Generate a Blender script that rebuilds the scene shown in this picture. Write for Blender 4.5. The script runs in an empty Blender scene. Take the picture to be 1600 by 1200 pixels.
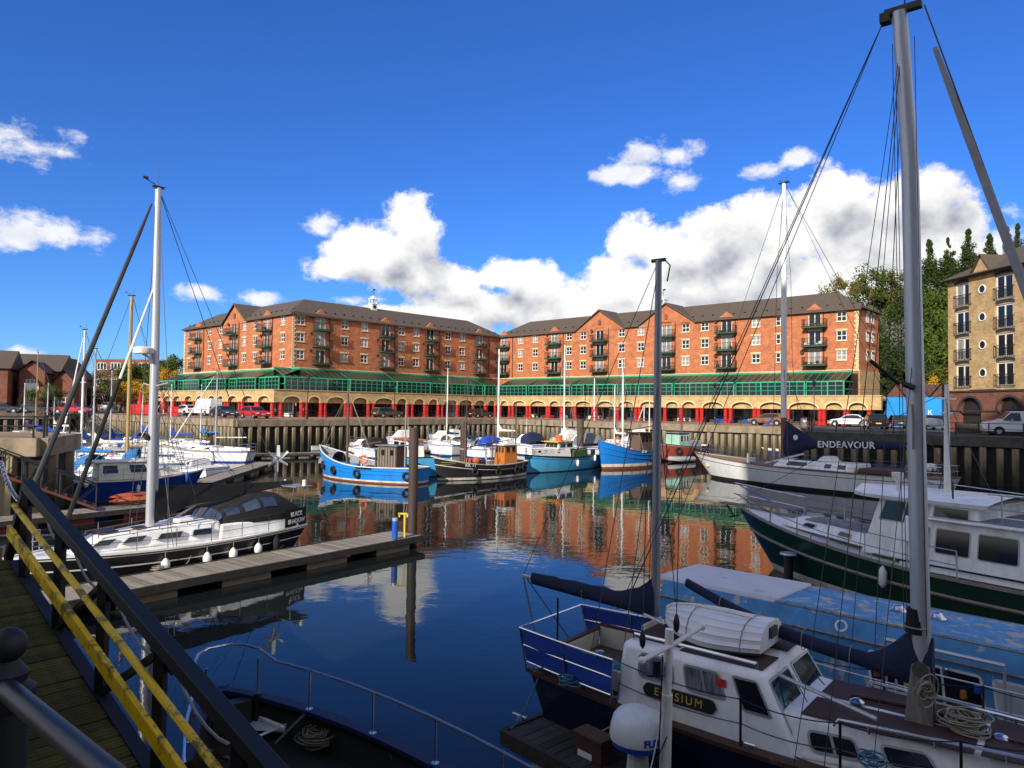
import bpy, bmesh, math, random
from mathutils import Vector, Matrix, geometry
S = bpy.context.scene
COL = S.collection
R = math.radians
rnd = random.Random(7)
V = Vector

# ------------------------------------------------------------------ camera
F = 1115.0
cd = bpy.data.cameras.new('camera'); cam = bpy.data.objects.new('camera', cd); COL.objects.link(cam)
cd.sensor_fit = 'HORIZONTAL'; cd.sensor_width = 36; cd.lens = F/1600*36; cd.clip_start = .05; cd.clip_end = 6000
CM = Matrix.Rotation(R(90)+math.atan(36/F), 4, 'X') @ Matrix.Rotation(.0135, 4, 'Z')
CM.translation = V((0, 0, 5.4))
cam.matrix_world = CM; S.camera = cam
CO = V((0, 0, 5.4))

def ray(px, py):
    return (CM.to_3x3() @ V(((px-800)/F, (600-py)/F, -1))).normalized()
def W(px, py, z):            # the point of the place that lies at height z
    d = ray(px, py); return CO + d*((z-CO.z)/d.z)
def D(px, py, y):            # the point of the place that lies at distance y
    d = ray(px, py); return CO + d*(y/d.y)

# ------------------------------------------------------------------ world, sun, exposure
SUN = V((2.25, 4.07, -2.35)).normalized()
w = bpy.data.worlds.new('World'); S.world = w; w.use_nodes = True
nt = w.node_tree; nt.nodes.clear()
def nd(t, tree=None, **k):
    n = (tree or nt).nodes.new(t)
    for a, b in k.items(): setattr(n, a, b)
    return n
def mth(op, *a, tree=None, clamp=False):
    tr = tree or nt
    n = tr.nodes.new('ShaderNodeMath'); n.operation = op; n.use_clamp = clamp
    for i, x in enumerate(a):
        if isinstance(x, (int, float)): n.inputs[i].default_value = x
        else: tr.links.new(x, n.inputs[i])
    return n.outputs[0]
def build_world():
    L = nt.links.new
    tc = nd('ShaderNodeTexCoord'); sp = nd('ShaderNodeSeparateXYZ'); L(tc.outputs['Generated'], sp.inputs[0])
    az = mth('ARCTAN2', sp.outputs[0], sp.outputs[1]); el = mth('ARCSINE', sp.outputs[2])
    cb = nd('ShaderNodeCombineXYZ'); L(az, cb.inputs[0]); L(el, cb.inputs[1])
    def noise(scale, detail, off, sy=1.0, rough=.55):
        mp = nd('ShaderNodeVectorMath', operation='MULTIPLY_ADD'); L(cb.outputs[0], mp.inputs[0])
        mp.inputs[1].default_value = (1, sy, 1); mp.inputs[2].default_value = off
        n = nd('ShaderNodeTexNoise'); n.inputs['Scale'].default_value = scale; n.inputs['Detail'].default_value = detail
        n.inputs['Roughness'].default_value = rough
        L(mp.outputs[0], n.inputs['Vector']); return n.outputs['Fac']
    big = [(650,370,52,62),(600,398,70,50),(550,400,60,40),(530,418,70,26),(625,425,110,36),(700,440,60,26),
           (790,432,50,28),(830,440,70,40),(770,478,130,30),(860,480,190,36),(960,440,80,50),(978,375,44,42),(1050,395,90,52),
           (1110,360,70,50),(1165,352,70,50),(1200,390,120,70),(1290,325,75,60),(1330,370,140,90),(1420,315,80,60),(1470,300,62,52),
           (1495,355,50,60),(1100,440,200,50),(1350,430,210,60),(1000,470,200,40),(1240,480,240,50),(640,500,160,24)]
    soft = [(1010,235,60,26),(985,275,75,20),(1070,285,50,18),(1060,240,48,20),(1240,248,30,16),(1190,268,40,15),(50,228,95,42),(20,205,50,30),
            (15,215,50,34),(95,238,40,18),(70,357,130,36),(20,362,80,32),(310,455,50,26),(400,465,45,16),(30,547,40,16),(540,468,60,16),
            (500,350,34,26),(1580,328,40,24),(1560,385,50,40)]
    def field(blobs, dv):
        cur = None
        for (px, py, rx, ry) in blobs:
            d = ray(px, py); a = math.atan2(d.x, d.y); e = math.asin(d.z)
            sx = F/rx/ (1+math.tan(a)**2)**-1 if False else 1/(rx/F*math.cos(a)**2); sy = 1/(ry/F*math.cos(a))
            v = nd('ShaderNodeVectorMath', operation='MULTIPLY_ADD'); L(cb.outputs[0], v.inputs[0])
            v.inputs[1].default_value = (sx, sy, 0); v.inputs[2].default_value = (-(a+dv[0])*sx, -(e+dv[1])*sy, 0)
            l = nd('ShaderNodeVectorMath', operation='LENGTH'); L(v.outputs[0], l.inputs[0])
            if cur is None: cur = l.outputs['Value']
            else:
                m = nd('ShaderNodeMath', operation='SMOOTH_MIN'); L(cur, m.inputs[0]); L(l.outputs['Value'], m.inputs[1]); m.inputs[2].default_value = .25
                cur = m.outputs[0]
        return cur
    n1 = noise(11, 10, (3.1, 1.7, .4), 1.15, .66); n2 = noise(11, 4, (3.1+.02, 1.7-.035, .4), 1.15, .55)
    # unseen cumulus behind and overhead, thickened to add white fill to the shade
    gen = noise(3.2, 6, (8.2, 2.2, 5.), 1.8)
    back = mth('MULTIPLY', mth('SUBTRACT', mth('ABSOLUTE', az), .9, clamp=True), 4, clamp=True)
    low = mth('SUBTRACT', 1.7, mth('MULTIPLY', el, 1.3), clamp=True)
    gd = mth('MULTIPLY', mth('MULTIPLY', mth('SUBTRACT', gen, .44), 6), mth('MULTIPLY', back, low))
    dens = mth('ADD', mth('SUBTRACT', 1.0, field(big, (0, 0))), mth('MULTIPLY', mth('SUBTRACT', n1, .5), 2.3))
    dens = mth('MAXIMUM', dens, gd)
    def ss(x, a, b):
        m = nd('ShaderNodeMapRange', interpolation_type='SMOOTHSTEP'); L(x, m.inputs[0])
        m.inputs[1].default_value = a; m.inputs[2].default_value = b; return m.outputs[0]
    aB = ss(dens, -.02, .34)
    n3 = noise(16, 8, (1.1, 4.7, 2.4), 1.5, .65)
    dS = mth('ADD', mth('SUBTRACT', 1.0, field(soft, (0, 0))), mth('MULTIPLY', mth('SUBTRACT', n3, .5), 3.4))
    aS = mth('MULTIPLY', ss(dS, 0.05, .9), .86)
    alpha = mth('MAXIMUM', aB, aS)
    # the cloud above and sunward of a point decides how much light reaches it
    over = mth('ADD', mth('SUBTRACT', 1.0, field(big, (0.016, -.03))), mth('MULTIPLY', mth('SUBTRACT', n2, .5), 1.5))
    lit = mth('SUBTRACT', 1.0, ss(over, .1, 1.6))
    rel = mth('MULTIPLY', mth('SUBTRACT', n1, n2), 1.5)
    lit = mth('ADD', lit, rel, clamp=True)
    cr = nd('ShaderNodeValToRGB'); L(lit, cr.inputs[0]); e = cr.color_ramp.elements
    e[0].position = .0; e[0].color = (.36, .38, .45, 1); e[1].position = .95; e[1].color = (1.0, .99, .97, 1)
    m = e.new(.4); m.color = (.64, .65, .69, 1)
    sky = nd('ShaderNodeTexSky', sky_type='NISHITA'); sky.sun_disc = False
    sky.sun_elevation = math.asin(-SUN.z); sky.sun_rotation = math.atan2(-SUN.x, -SUN.y)
    sky.altitude = 0; sky.air_density = 1.0; sky.dust_density = .15; sky.ozone_density = 3.0
    hs = nd('ShaderNodeHueSaturation'); hs.inputs['Saturation'].default_value = 1.18; L(sky.outputs[0], hs.inputs['Color'])
    tn = nd('ShaderNodeVectorMath', operation='MULTIPLY'); L(hs.outputs[0], tn.inputs[0]); tn.inputs[1].default_value = (.33, .62, 1.13)
    b1 = nd('ShaderNodeBackground'); L(tn.outputs[0], b1.inputs[0]); b1.inputs[1].default_value = SKY
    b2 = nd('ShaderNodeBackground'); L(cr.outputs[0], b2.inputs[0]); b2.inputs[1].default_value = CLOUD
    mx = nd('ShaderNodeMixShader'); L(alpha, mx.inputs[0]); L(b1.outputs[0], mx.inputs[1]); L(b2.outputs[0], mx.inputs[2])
    out = nd('ShaderNodeOutputWorld'); L(mx.outputs[0], out.inputs[0])
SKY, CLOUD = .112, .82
build_world()
sd = bpy.data.lights.new('sun', 'SUN'); so = bpy.data.objects.new('sun', sd); COL.objects.link(so)
sd.energy = 4.9; sd.angle = R(.5); sd.color = (1, .93, .82)
so.rotation_euler = SUN.to_track_quat('-Z', 'Y').to_euler(); so.location = (-60, -60, 80)
vs = S.view_settings; vs.view_transform = 'Standard'; vs.look = 'None'; vs.exposure = .38; vs.gamma = 1; vs.use_curve_mapping = False
S.cycles.max_bounces = 6; S.cycles.glossy_bounces = 4; S.cycles.diffuse_bounces = 3; S.cycles.transmission_bounces = 4
S.cycles.caustics_reflective = False; S.cycles.caustics_refractive = False

# ------------------------------------------------------------------ materials
MATS = {}
def mat(name, col, rough=.5, metal=0., var=.12, scale=4., bump=0., col2=None, amt=.5, ior=1.45, stretch=(1, 1, 1), coat=0., contrast=.15, detail=6, orand=0):
    """principled colour broken up by object-space noise; col2 = second colour showing through in patches"""
    if name in MATS: return MATS[name]
    m = bpy.data.materials.new(name); m.use_nodes = True; t = m.node_tree; t.nodes.clear(); L = t.links.new
    p = nd('ShaderNodeBsdfPrincipled', t); o = nd('ShaderNodeOutputMaterial', t); L(p.outputs[0], o.inputs[0])
    p.inputs['Roughness'].default_value = rough; p.inputs['Metallic'].default_value = metal; p.inputs['IOR'].default_value = ior
    p.inputs['Coat Weight'].default_value = coat
    tc = nd('ShaderNodeTexCoord', t); mp = nd('ShaderNodeMapping', t); mp.inputs['Scale'].default_value = stretch
    L(tc.outputs['Object'], mp.inputs[0])
    n = nd('ShaderNodeTexNoise', t); n.inputs['Scale'].default_value = scale; n.inputs['Detail'].default_value = detail
    n.inputs['Roughness'].default_value = .65
    L(mp.outputs[0], n.inputs['Vector'])
    mr = nd('ShaderNodeMapRange', t); L(n.outputs['Fac'], mr.inputs[0]); mr.inputs[1].default_value = .3; mr.inputs[2].default_value = .7
    mx = nd('ShaderNodeMix', t, data_type='RGBA'); L(mr.outputs[0], mx.inputs['Factor'])
    mx.inputs['A'].default_value = (*[c*(1-var) for c in col], 1); mx.inputs['B'].default_value = (*[min(1, c*(1+var)) for c in col], 1)
    last = mx.outputs['Result']
    if col2:
        n2 = nd('ShaderNodeTexNoise', t); n2.inputs['Scale'].default_value = scale*.7; n2.inputs['Detail'].default_value = 9
        n2.inputs['Roughness'].default_value = .7
        mp2 = nd('ShaderNodeMapping', t); mp2.inputs['Scale'].default_value = stretch; mp2.inputs['Location'].default_value = (3.3, 1.2, 7)
        L(tc.outputs['Object'], mp2.inputs[0]); L(mp2.outputs[0], n2.inputs['Vector'])
        r2 = nd('ShaderNodeMapRange', t); L(n2.outputs['Fac'], r2.inputs[0]); r2.inputs[1].default_value = 1-amt-contrast/2; r2.inputs[2].default_value = 1-amt+contrast/2
        m2 = nd('ShaderNodeMix', t, data_type='RGBA'); L(r2.outputs[0], m2.inputs['Factor']); L(last, m2.inputs['A']); m2.inputs['B'].default_value = (*col2, 1)
        last = m2.outputs['Result']
    if orand:
        oi = nd('ShaderNodeObjectInfo', t); k = mth('ADD', 1-orand, mth('MULTIPLY', oi.outputs['Random'], 2*orand, tree=t), tree=t)
        vm = nd('ShaderNodeVectorMath', t, operation='SCALE'); L(last, vm.inputs[0]); L(k, vm.inputs['Scale']); last = vm.outputs[0]
    L(last, p.inputs['Base Color'])
    if bump:
        b = nd('ShaderNodeBump', t); b.inputs['Strength'].default_value = .6; b.inputs['Distance'].default_value = bump
        L(n.outputs['Fac'], b.inputs['Height']); L(b.outputs[0], p.inputs['Normal'])
    MATS[name] = m; return m

def brick_mat(name, c1, c2, mortar, sx=.22, sz=.075):
    m = bpy.data.materials.new(name); m.use_nodes = True; t = m.node_tree; L = t.links.new
    p = t.nodes['Principled BSDF']; p.inputs['Roughness'].default_value = .85
    tc = nd('ShaderNodeTexCoord', t); s = nd('ShaderNodeSeparateXYZ', t); L(tc.outputs['Object'], s.inputs[0])
    xy = mth('ADD', s.outputs[0], s.outputs[1], tree=t); cb = nd('ShaderNodeCombineXYZ', t); L(xy, cb.inputs[0]); L(s.outputs[2], cb.inputs[1])
    b = nd('ShaderNodeTexBrick', t); L(cb.outputs[0], b.inputs['Vector'])
    b.inputs['Color1'].default_value = (*c1, 1); b.inputs['Color2'].default_value = (*c2, 1); b.inputs['Mortar'].default_value = (*mortar, 1)
    b.inputs['Scale'].default_value = 1; b.inputs['Brick Width'].default_value = sx; b.inputs['Row Height'].default_value = sz
    b.inputs['Mortar Size'].default_value = .006
    n = nd('ShaderNodeTexNoise', t); n.inputs['Scale'].default_value = .9; n.inputs['Detail'].default_value = 8; n.inputs['Roughness'].default_value = .7
    L(cb.outputs[0], n.inputs['Vector'])
    mr = nd('ShaderNodeMapRange', t); L(n.outputs['Fac'], mr.inputs[0]); mr.inputs[1].default_value = .3; mr.inputs[2].default_value = .7
    mr.inputs[3].default_value = .62; mr.inputs[4].default_value = 1.25
    n5 = nd('ShaderNodeTexNoise', t); n5.inputs['Scale'].default_value = 1.; n5.inputs['Detail'].default_value = 3
    sc = nd('ShaderNodeVectorMath', t, operation='MULTIPLY'); L(cb.outputs[0], sc.inputs[0]); sc.inputs[1].default_value = (1.7, 6, 1); L(sc.outputs[0], n5.inputs['Vector'])
    k = mth('MULTIPLY', mr.outputs[0], mth('ADD', .62, mth('MULTIPLY', n5.outputs['Fac'], .76, tree=t), tree=t), tree=t)
    vm = nd('ShaderNodeVectorMath', t, operation='SCALE'); L(b.outputs['Color'], vm.inputs[0]); L(k, vm.inputs['Scale'])
    L(vm.outputs[0], p.inputs['Base Color']); MATS[name] = m; return m

def hull_mat(name, col, rough=.35, streak=(.25, .16, .09), amt=.36):
    """boat paint with vertical rust and dirt runs"""
    return mat(name, col, rough, 0, .10, 2.2, 0, streak, amt, stretch=(1, 1, .18), contrast=.2)

red_brick = brick_mat('red_brick', (.47, .145, .05), (.37, .10, .036), (.36, .19, .11))
buff_brick = brick_mat('buff_brick', (.52, .34, .14), (.42, .26, .10), (.45, .36, .22))
tan_brick = brick_mat('tan_brick', (.52, .35, .16), (.42, .275, .12), (.24, .18, .12))
dark_brick = brick_mat('dark_red_brick', (.20, .065, .035), (.13, .045, .03), (.15, .1, .07))
M = mat
white = M('white_paint', (.72, .70, .66), .3, var=.05, scale=2, col2=(.48, .44, .36), amt=.33, contrast=.3)
gel = M('white_gelcoat', (.86, .86, .85), .3, var=.05, scale=2.5, col2=(.50, .44, .34), amt=.36, contrast=.35, stretch=(1, 1, .22))
cream = M('cream_gelcoat', (.62, .58, .48), .35, var=.06, scale=2, col2=(.4, .34, .24), amt=.33, contrast=.3)
stone = M('buff_stone', (.60, .47, .27), .8, var=.12, scale=6)
rooft = M('brown_tiles', (.085, .062, .045), .8, var=.3, scale=3, bump=.05, stretch=(1, 1, 6))
green = M('green_frame_paint', (.035, .33, .17), .45, var=.1, scale=3)
dgreen = M('dark_green_paint', (.02, .075, .05), .5, var=.15)
glass = M('dark_window_glass', (.012, .016, .02), .06, var=.4, scale=.8, ior=1.5)
glassc = M('curtained_window_glass', (.25, .24, .22), .12, var=.5, scale=2.0, stretch=(3, 3, .3))
roofglass = M('tinted_roof_glass', (.02, .016, .014), .3, var=.5, scale=.6)
redp = M('red_column_paint', (.40, .018, .014), .4, var=.1, scale=3)
black = M('black_metal', (.012, .012, .014), .45, var=.3)
iron = M('rusty_iron', (.035, .024, .02), .7, var=.4, scale=8, col2=(.10, .04, .02), amt=.4)
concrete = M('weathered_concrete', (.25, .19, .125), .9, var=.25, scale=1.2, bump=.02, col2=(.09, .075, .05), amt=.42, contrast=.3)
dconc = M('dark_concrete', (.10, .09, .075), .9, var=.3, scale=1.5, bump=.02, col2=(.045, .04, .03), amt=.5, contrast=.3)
asphalt = M('asphalt', (.055, .05, .046), .9, var=.2, scale=.6)
paving = M('brick_paving', (.22, .145, .09), .9, var=.2, scale=.5, bump=.01)
grassm = M('grass', (.05, .08, .02), .9, var=.4, scale=.3)
wood = M('grey_decking', (.27, .235, .19), .85, var=.3, scale=5, bump=.01, stretch=(1, 8, 1), col2=(.07, .06, .045), amt=.44, contrast=.3, orand=.3)
dwood = M('dark_decking', (.042, .036, .03), .85, var=.35, scale=5, bump=.01, stretch=(1, 8, 1), col2=(.09, .08, .07), amt=.35, orand=.35)
alloy = M('brushed_alloy', (.47, .48, .51), .42, .45, var=.12, scale=3, stretch=(6, 6, .4))
painted_mast = M('white_mast', (.72, .71, .68), .35, var=.06, scale=2)
spruce = M('varnished_spruce', (.42, .28, .10), .35, var=.2, scale=4, stretch=(4, 4, .3))
brownwood = M('weathered_wood', (.10, .06, .04), .7, var=.3, scale=4, stretch=(4, 4, .5))
varnish = M('orange_varnish', (.42, .135, .025), .3, var=.25, scale=5, stretch=(5, 5, .5))
teak = M('teak', (.17, .08, .045), .6, var=.25, scale=5)
steel = M('stainless_steel', (.55, .56, .58), .22, .95, var=.1)
wire = M('rigging_wire', (.055, .055, .06), .5, .3, var=.1)
rope = M('pale_rope', (.26, .235, .18), .9, var=.2, scale=20)
brope = M('blue_rope', (.05, .16, .25), .9, var=.2, scale=20)
rubber = M('black_rubber', (.012, .012, .012), .75, var=.3, scale=9)
navy = M('navy_canvas', (.008, .014, .045), .85, var=.3, scale=3, bump=.02)
blackc = M('black_canvas', (.009, .009, .01), .85, var=.3, scale=3, bump=.015)
bluec = M('blue_canvas', (.012, .055, .33), .8, var=.2, scale=3, bump=.02)
lbluec = M('mid_blue_canvas', (.02, .14, .36), .8, var=.2, scale=3, bump=.02)
whitec = M('white_canvas', (.60, .58, .52), .85, var=.12, scale=3, bump=.02)
greyc = M('grey_canvas', (.16, .17, .19), .85, var=.15, scale=3, bump=.02)
orange = M('orange_plastic', (.62, .10, .02), .5, var=.15)
yellow = M('yellow_paint', (.78, .50, .008), .55, var=.12, scale=5, col2=(.13, .11, .02), amt=.45, contrast=.08)
plastic = M('white_plastic', (.70, .70, .68), .4, var=.08, scale=3, col2=(.4, .38, .33), amt=.36, contrast=.3)
bluepl = M('blue_plastic', (.012, .09, .42), .4, var=.1)

# ------------------------------------------------------------------ mesh builder
class MB:
    def __init__(s): s.v = []; s.f = []; s.m = []
    def add(s, vs, fs, mi=0, T=None):
        b = len(s.v)
        s.v += [tuple(T @ V(p)) for p in vs] if T is not None else [tuple(p) for p in vs]
        s.f += [tuple(b+i for i in f) for f in fs]; s.m += [mi]*len(fs)
        return s
    def box(s, c, d, mi=0, T=None):
        x, y, z = c; a, b, h = d[0]/2, d[1]/2, d[2]/2
        vs = [(x+i*a, y+j*b, z+k*h) for k in (-1, 1) for j in (-1, 1) for i in (-1, 1)]
        return s.add(vs, [(0,2,3,1),(4,5,7,6),(0,1,5,4),(2,6,7,3),(0,4,6,2),(1,3,7,5)], mi, T)
    def hexa(s, p, mi=0):          # p: 4 bottom corners then 4 top corners, each anticlockwise from above
        return s.add(p, [(3,2,1,0),(4,5,6,7),(0,1,5,4),(1,2,6,5),(2,3,7,6),(3,0,4,7)], mi)
    def bar(s, p, q, w=.05, h=None, mi=0):
        p, q = V(p), V(q); h = h or w; d = (q-p); l = d.length
        if l < 1e-6: return s
        d /= l; up = V((0, 0, 1)) if abs(d.z) < .95 else V((1, 0, 0))
        x = d.cross(up).normalized(); y = x.cross(d)
        vs = []
        for o in (p, q):
            for a, b in ((-1,-1),(1,-1),(1,1),(-1,1)): vs.append(o + x*a*w/2 + y*b*h/2)
        return s.add(vs, [(3,2,1,0),(4,5,6,7),(0,1,5,4),(1,2,6,5),(2,3,7,6),(3,0,4,7)], mi)
    def tube(s, pts, r, n=6, mi=0, cap=True, closed=False):
        pts = [V(p) for p in pts]; k = len(pts)
        rs = r if isinstance(r, (list, tuple)) else [r]*k
        vs = []; prev = None
        for i, p in enumerate(pts):
            if closed: d = pts[(i+1) % k]-pts[i-1]
            else: d = pts[min(i+1, k-1)]-pts[max(i-1, 0)]
            d = d.normalized() if d.length > 1e-9 else V((0, 0, 1))
            if prev is None:
                up = V((0, 0, 1)) if abs(d.z) < .9 else V((1, 0, 0)); x = d.cross(up).normalized()
            else: x = (prev - d*prev.dot(d)).normalized()
            prev = x; y = d.cross(x)
            for j in range(n):
                a = 2*math.pi*j/n; vs.append(p + (x*math.cos(a)+y*math.sin(a))*rs[i])
        fs = []
        for i in range(k if closed else k-1):
            a = i*n; b = ((i+1) % k)*n
            for j in range(n): fs.append((a+j, a+(j+1) % n, b+(j+1) % n, b+j))
        if cap and not closed: fs += [tuple(range(n))[::-1], tuple(range((k-1)*n, k*n))]
        return s.add(vs, fs, mi)
    def lathe(s, prof, n=16, mi=0, T=None, c=(0, 0, 0)):   # prof: (r, z)
        vs = []; fs = []
        for r, z in prof:
            for j in range(n):
                a = 2*math.pi*j/n; vs.append((c[0]+r*math.cos(a), c[1]+r*math.sin(a), c[2]+z))
        for i in range(len(prof)-1):
            for j in range(n): fs.append((i*n+j, i*n+(j+1) % n, (i+1)*n+(j+1) % n, (i+1)*n+j))
        fs += [tuple(range(n))[::-1], tuple(range((len(prof)-1)*n, len(prof)*n))]
        return s.add(vs, fs, mi, T)
    def grid(s, rows, mi=0, closed=False, mis=None):
        n = len(rows[0]); vs = [p for r_ in rows for p in r_]; b = len(s.v); s.v += [tuple(p) for p in vs]
        for i in range(len(rows)-1):
            for j in range(n if closed else n-1):
                k = (j+1) % n
                s.f.append((b+i*n+j, b+i*n+k, b+(i+1)*n+k, b+(i+1)*n+j)); s.m.append(mis[i] if mis else mi)
        return s
    def ext(s, poly, y0, y1, mi=0, T=None):   # polygon in x,z extruded along y
        n = len(poly); vs = [(x, y0, z) for x, z in poly]+[(x, y1, z) for x, z in poly]
        fs = [tuple(range(n)), tuple(range(n, 2*n))[::-1]]+[(i, i+n, (i+1) % n+n, (i+1) % n) for i in range(n)]
        return s.add(vs, fs, mi, T)
    def sphere(s, c, r, n=10, mi=0, sc=(1, 1, 1)):
        prof = [(r*math.sin(math.pi*i/(n//2+1))*1.0+1e-4, -r*math.cos(math.pi*i/(n//2+1))) for i in range(n//2+2)]
        T = Matrix.Translation(c) @ Matrix.Diagonal((*sc, 1)); return s.lathe(prof, n, mi, T)
    def torus(s, c, R1, r, T=None, n=14, k=6, mi=0):
        T = T or Matrix.Identity(4)
        pts = [(R1*math.cos(2*math.pi*i/n), R1*math.sin(2*math.pi*i/n), 0) for i in range(n)]
        T2 = Matrix.Translation(c) @ T
        return s.tube([T2 @ V(p) for p in pts], r, k, mi, closed=True)
    def mesh(s, name, mats, smooth=False):
        me = bpy.data.meshes.new(name); me.from_pydata(s.v, [], s.f)
        for m in (mats if isinstance(mats, (list, tuple)) else [mats]): me.materials.append(m)
        me.polygons.foreach_set('material_index', s.m)
        if smooth: me.polygons.foreach_set('use_smooth', [True]*len(s.f))
        bm = bmesh.new(); bm.from_mesh(me); bmesh.ops.recalc_face_normals(bm, faces=bm.faces); bm.to_mesh(me); bm.free()
        me.update(); return me
    def build(s, name, mats, parent=None, smooth=False, bevel=0, M=None, seg=2):
        return put(name, s.mesh(name, mats, smooth), parent, M, bevel, seg, smooth)

def put(name, me, parent=None, M=None, bevel=0, seg=2, smooth=False):
    o = bpy.data.objects.new(name, me); COL.objects.link(o)
    if parent is not None: o.parent = parent
    if M is not None: o.matrix_local = M
    if bevel:
        b = o.modifiers.new('bevel', 'BEVEL'); b.width = bevel; b.segments = seg; b.limit_method = 'ANGLE'; b.angle_limit = R(35)
    if smooth: autosmooth(o)
    return o
def autosmooth(o, ang=40):
    me = o.data
    if me.get('as'): return
    me['as'] = 1
    bm = bmesh.new(); bm.from_mesh(me)
    for e in bm.edges:
        if len(e.link_faces) == 2 and e.calc_face_angle(0) > R(ang): e.smooth = False
    bm.to_mesh(me); bm.free()

def tag(o, label=None, cat=None, group=None, kind=None):
    if label: o['label'] = label
    if cat: o['category'] = cat
    if group: o['group'] = group
    if kind: o['kind'] = kind
    return o
def thing(name, label, cat, loc=(0, 0, 0), rz=0, group=None):
    o = bpy.data.objects.new(name, None); COL.objects.link(o); o.empty_display_size = .2
    o.location = loc; o.rotation_euler = (0, 0, rz); return tag(o, label, cat, group)
KIDS = {}
def dup(root, loc, rz, label, scale=None, group=None):
    r = root.copy(); COL.objects.link(r); r.location = loc; r.rotation_euler = (0, 0, rz); r['label'] = label
    if group: r['group'] = group
    if scale: r.scale = scale
    for ch in root.children:
        c = ch.copy(); COL.objects.link(c); c.parent = r
        for g in ch.children:
            d = g.copy(); COL.objects.link(d); d.parent = c
    return r
FONT = {}
def text(s, size, m, name='lettering', parent=None, M=None, extrude=.004, cx='CENTER', space=1.0, bold=0):
    cu = bpy.data.curves.new(name, 'FONT'); cu.body = s; cu.size = size; cu.extrude = extrude; cu.align_x = cx; cu.align_y = 'CENTER'
    cu.space_character = space; cu.offset = bold
    o = bpy.data.objects.new(name, cu); COL.objects.link(o)
    dg = bpy.context.evaluated_depsgraph_get(); me = bpy.data.meshes.new_from_object(o.evaluated_get(dg))
    bpy.data.objects.remove(o); me.materials.clear(); me.materials.append(m)
    return put(name, me, parent, M)
def face_M(p, right, up):       # matrix whose x = right, y = up, z = outward
    r_ = V(right).normalized(); u = V(up).normalized(); n = r_.cross(u).normalized(); u = n.cross(r_)
    m = Matrix((r_, u, n)).transposed().to_4x4(); m.translation = p; return m
def frame_M(p, xdir):           # horizontal x axis along xdir, z up
    x = V((xdir[0], xdir[1], 0)).normalized(); y = V((-x.y, x.x, 0))
    m = Matrix((x, y, V((0, 0, 1)))).transposed().to_4x4(); m.translation = p; return m
def sag(p, q, s, n=8):
    p, q = V(p), V(q); return [p.lerp(q, i/n) - V((0, 0, s*4*(i/n)*(1-i/n))) for i in range(n+1)]
# ------------------------------------------------------------------ water, ground, quay walls
QZ = 3.65
basin = [(-2.4,105.5),(-29.7,77),(-61.7,102.7),(-68.5,95.6),(-100,62),(-100,44),(-23.5,38.5),(-21.7,33),(-40,31),(-40,12),(-9.6,12),(-8.9,10.6),
         (-3.2,2.9),(-.5,1.45),(3,-1.5),(60,-10),(60,38),(37.7,52.6),(25.2,60.6),(30.9,74.1)]
def build_water():
    m = bpy.data.materials.new('dock_water'); m.use_nodes = True; t = m.node_tree; L = t.links.new; p = t.nodes['Principled BSDF']
    p.inputs['Base Color'].default_value = (.008, .011, .012, 1); p.inputs['Roughness'].default_value = .015; p.inputs['IOR'].default_value = 1.333
    p.inputs['Specular IOR Level'].default_value = .5
    tc = nd('ShaderNodeTexCoord', t)
    def noise(sc, det, rough=.5, st=(1, 1, 1)):
        mp = nd('ShaderNodeMapping', t); mp.inputs['Scale'].default_value = st; L(tc.outputs['Object'], mp.inputs[0])
        n = nd('ShaderNodeTexNoise', t); n.inputs['Scale'].default_value = sc; n.inputs['Detail'].default_value = det
        n.inputs['Roughness'].default_value = rough; L(mp.outputs[0], n.inputs['Vector']); return n.outputs['Fac']
    a = noise(1.5, 3, .5, (1, 1.3, 1)); b = noise(.45, 2); patch = noise(.05, 2)
    pr = nd('ShaderNodeMapRange', t, interpolation_type='SMOOTHSTEP'); L(patch, pr.inputs[0])
    pr.inputs[1].default_value = .38; pr.inputs[2].default_value = .62; pr.inputs[3].default_value = .35; pr.inputs[4].default_value = 1
    h = mth('ADD', mth('MULTIPLY', a, mth('MULTIPLY', pr.outputs[0], .5, tree=t), tree=t), mth('MULTIPLY', b, .8, tree=t), tree=t)
    bp = nd('ShaderNodeBump', t); bp.inputs['Strength'].default_value = 1; bp.inputs['Distance'].default_value = .012
    L(h, bp.inputs['Height']); L(bp.outputs[0], p.inputs['Normal'])
    mb = MB(); mb.add([(-120,-30,0),(80,-30,0),(80,120,0),(-120,120,0)], [(0,1,2,3)])
    tag(mb.build('water', m), kind='structure')
build_water()
def build_ground():
    outer = [(-1500,-300),(1500,-300),(1500,2500),(-1500,2500)]
    loops = [[V((x, y, QZ)) for x, y in outer], [V((x, y, QZ)) for x, y in basin[::-1]]]
    tris = geometry.tessellate_polygon(loops); pts = [p for l in loops for p in l]
    mb = MB(); mb.add(pts, tris); o = mb.build('quay_paving', paving)
    for p in o.data.polygons:
        if p.normal.z < 0: p.flip()
    tag(o, kind='structure')
    # asphalt carriageways set into the paving
    for nm, pl in (('road', [(-66,104),(-60,108),(-58,200),(-70,200)]), ('car_park', [(26,62.5),(39,54),(60,40),(62,75),(44,90),(32,80)]),
                   ('lawn', [(-110,110),(-75,106),(-72,150),(-120,150)])):
        b = MB(); b.add([(x, y, QZ+.004) for x, y in pl], [tuple(range(len(pl)))]); tag(b.build(nm, {'road': asphalt, 'car_park': asphalt, 'lawn': grassm}[nm]), kind='structure')
build_ground()

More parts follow.
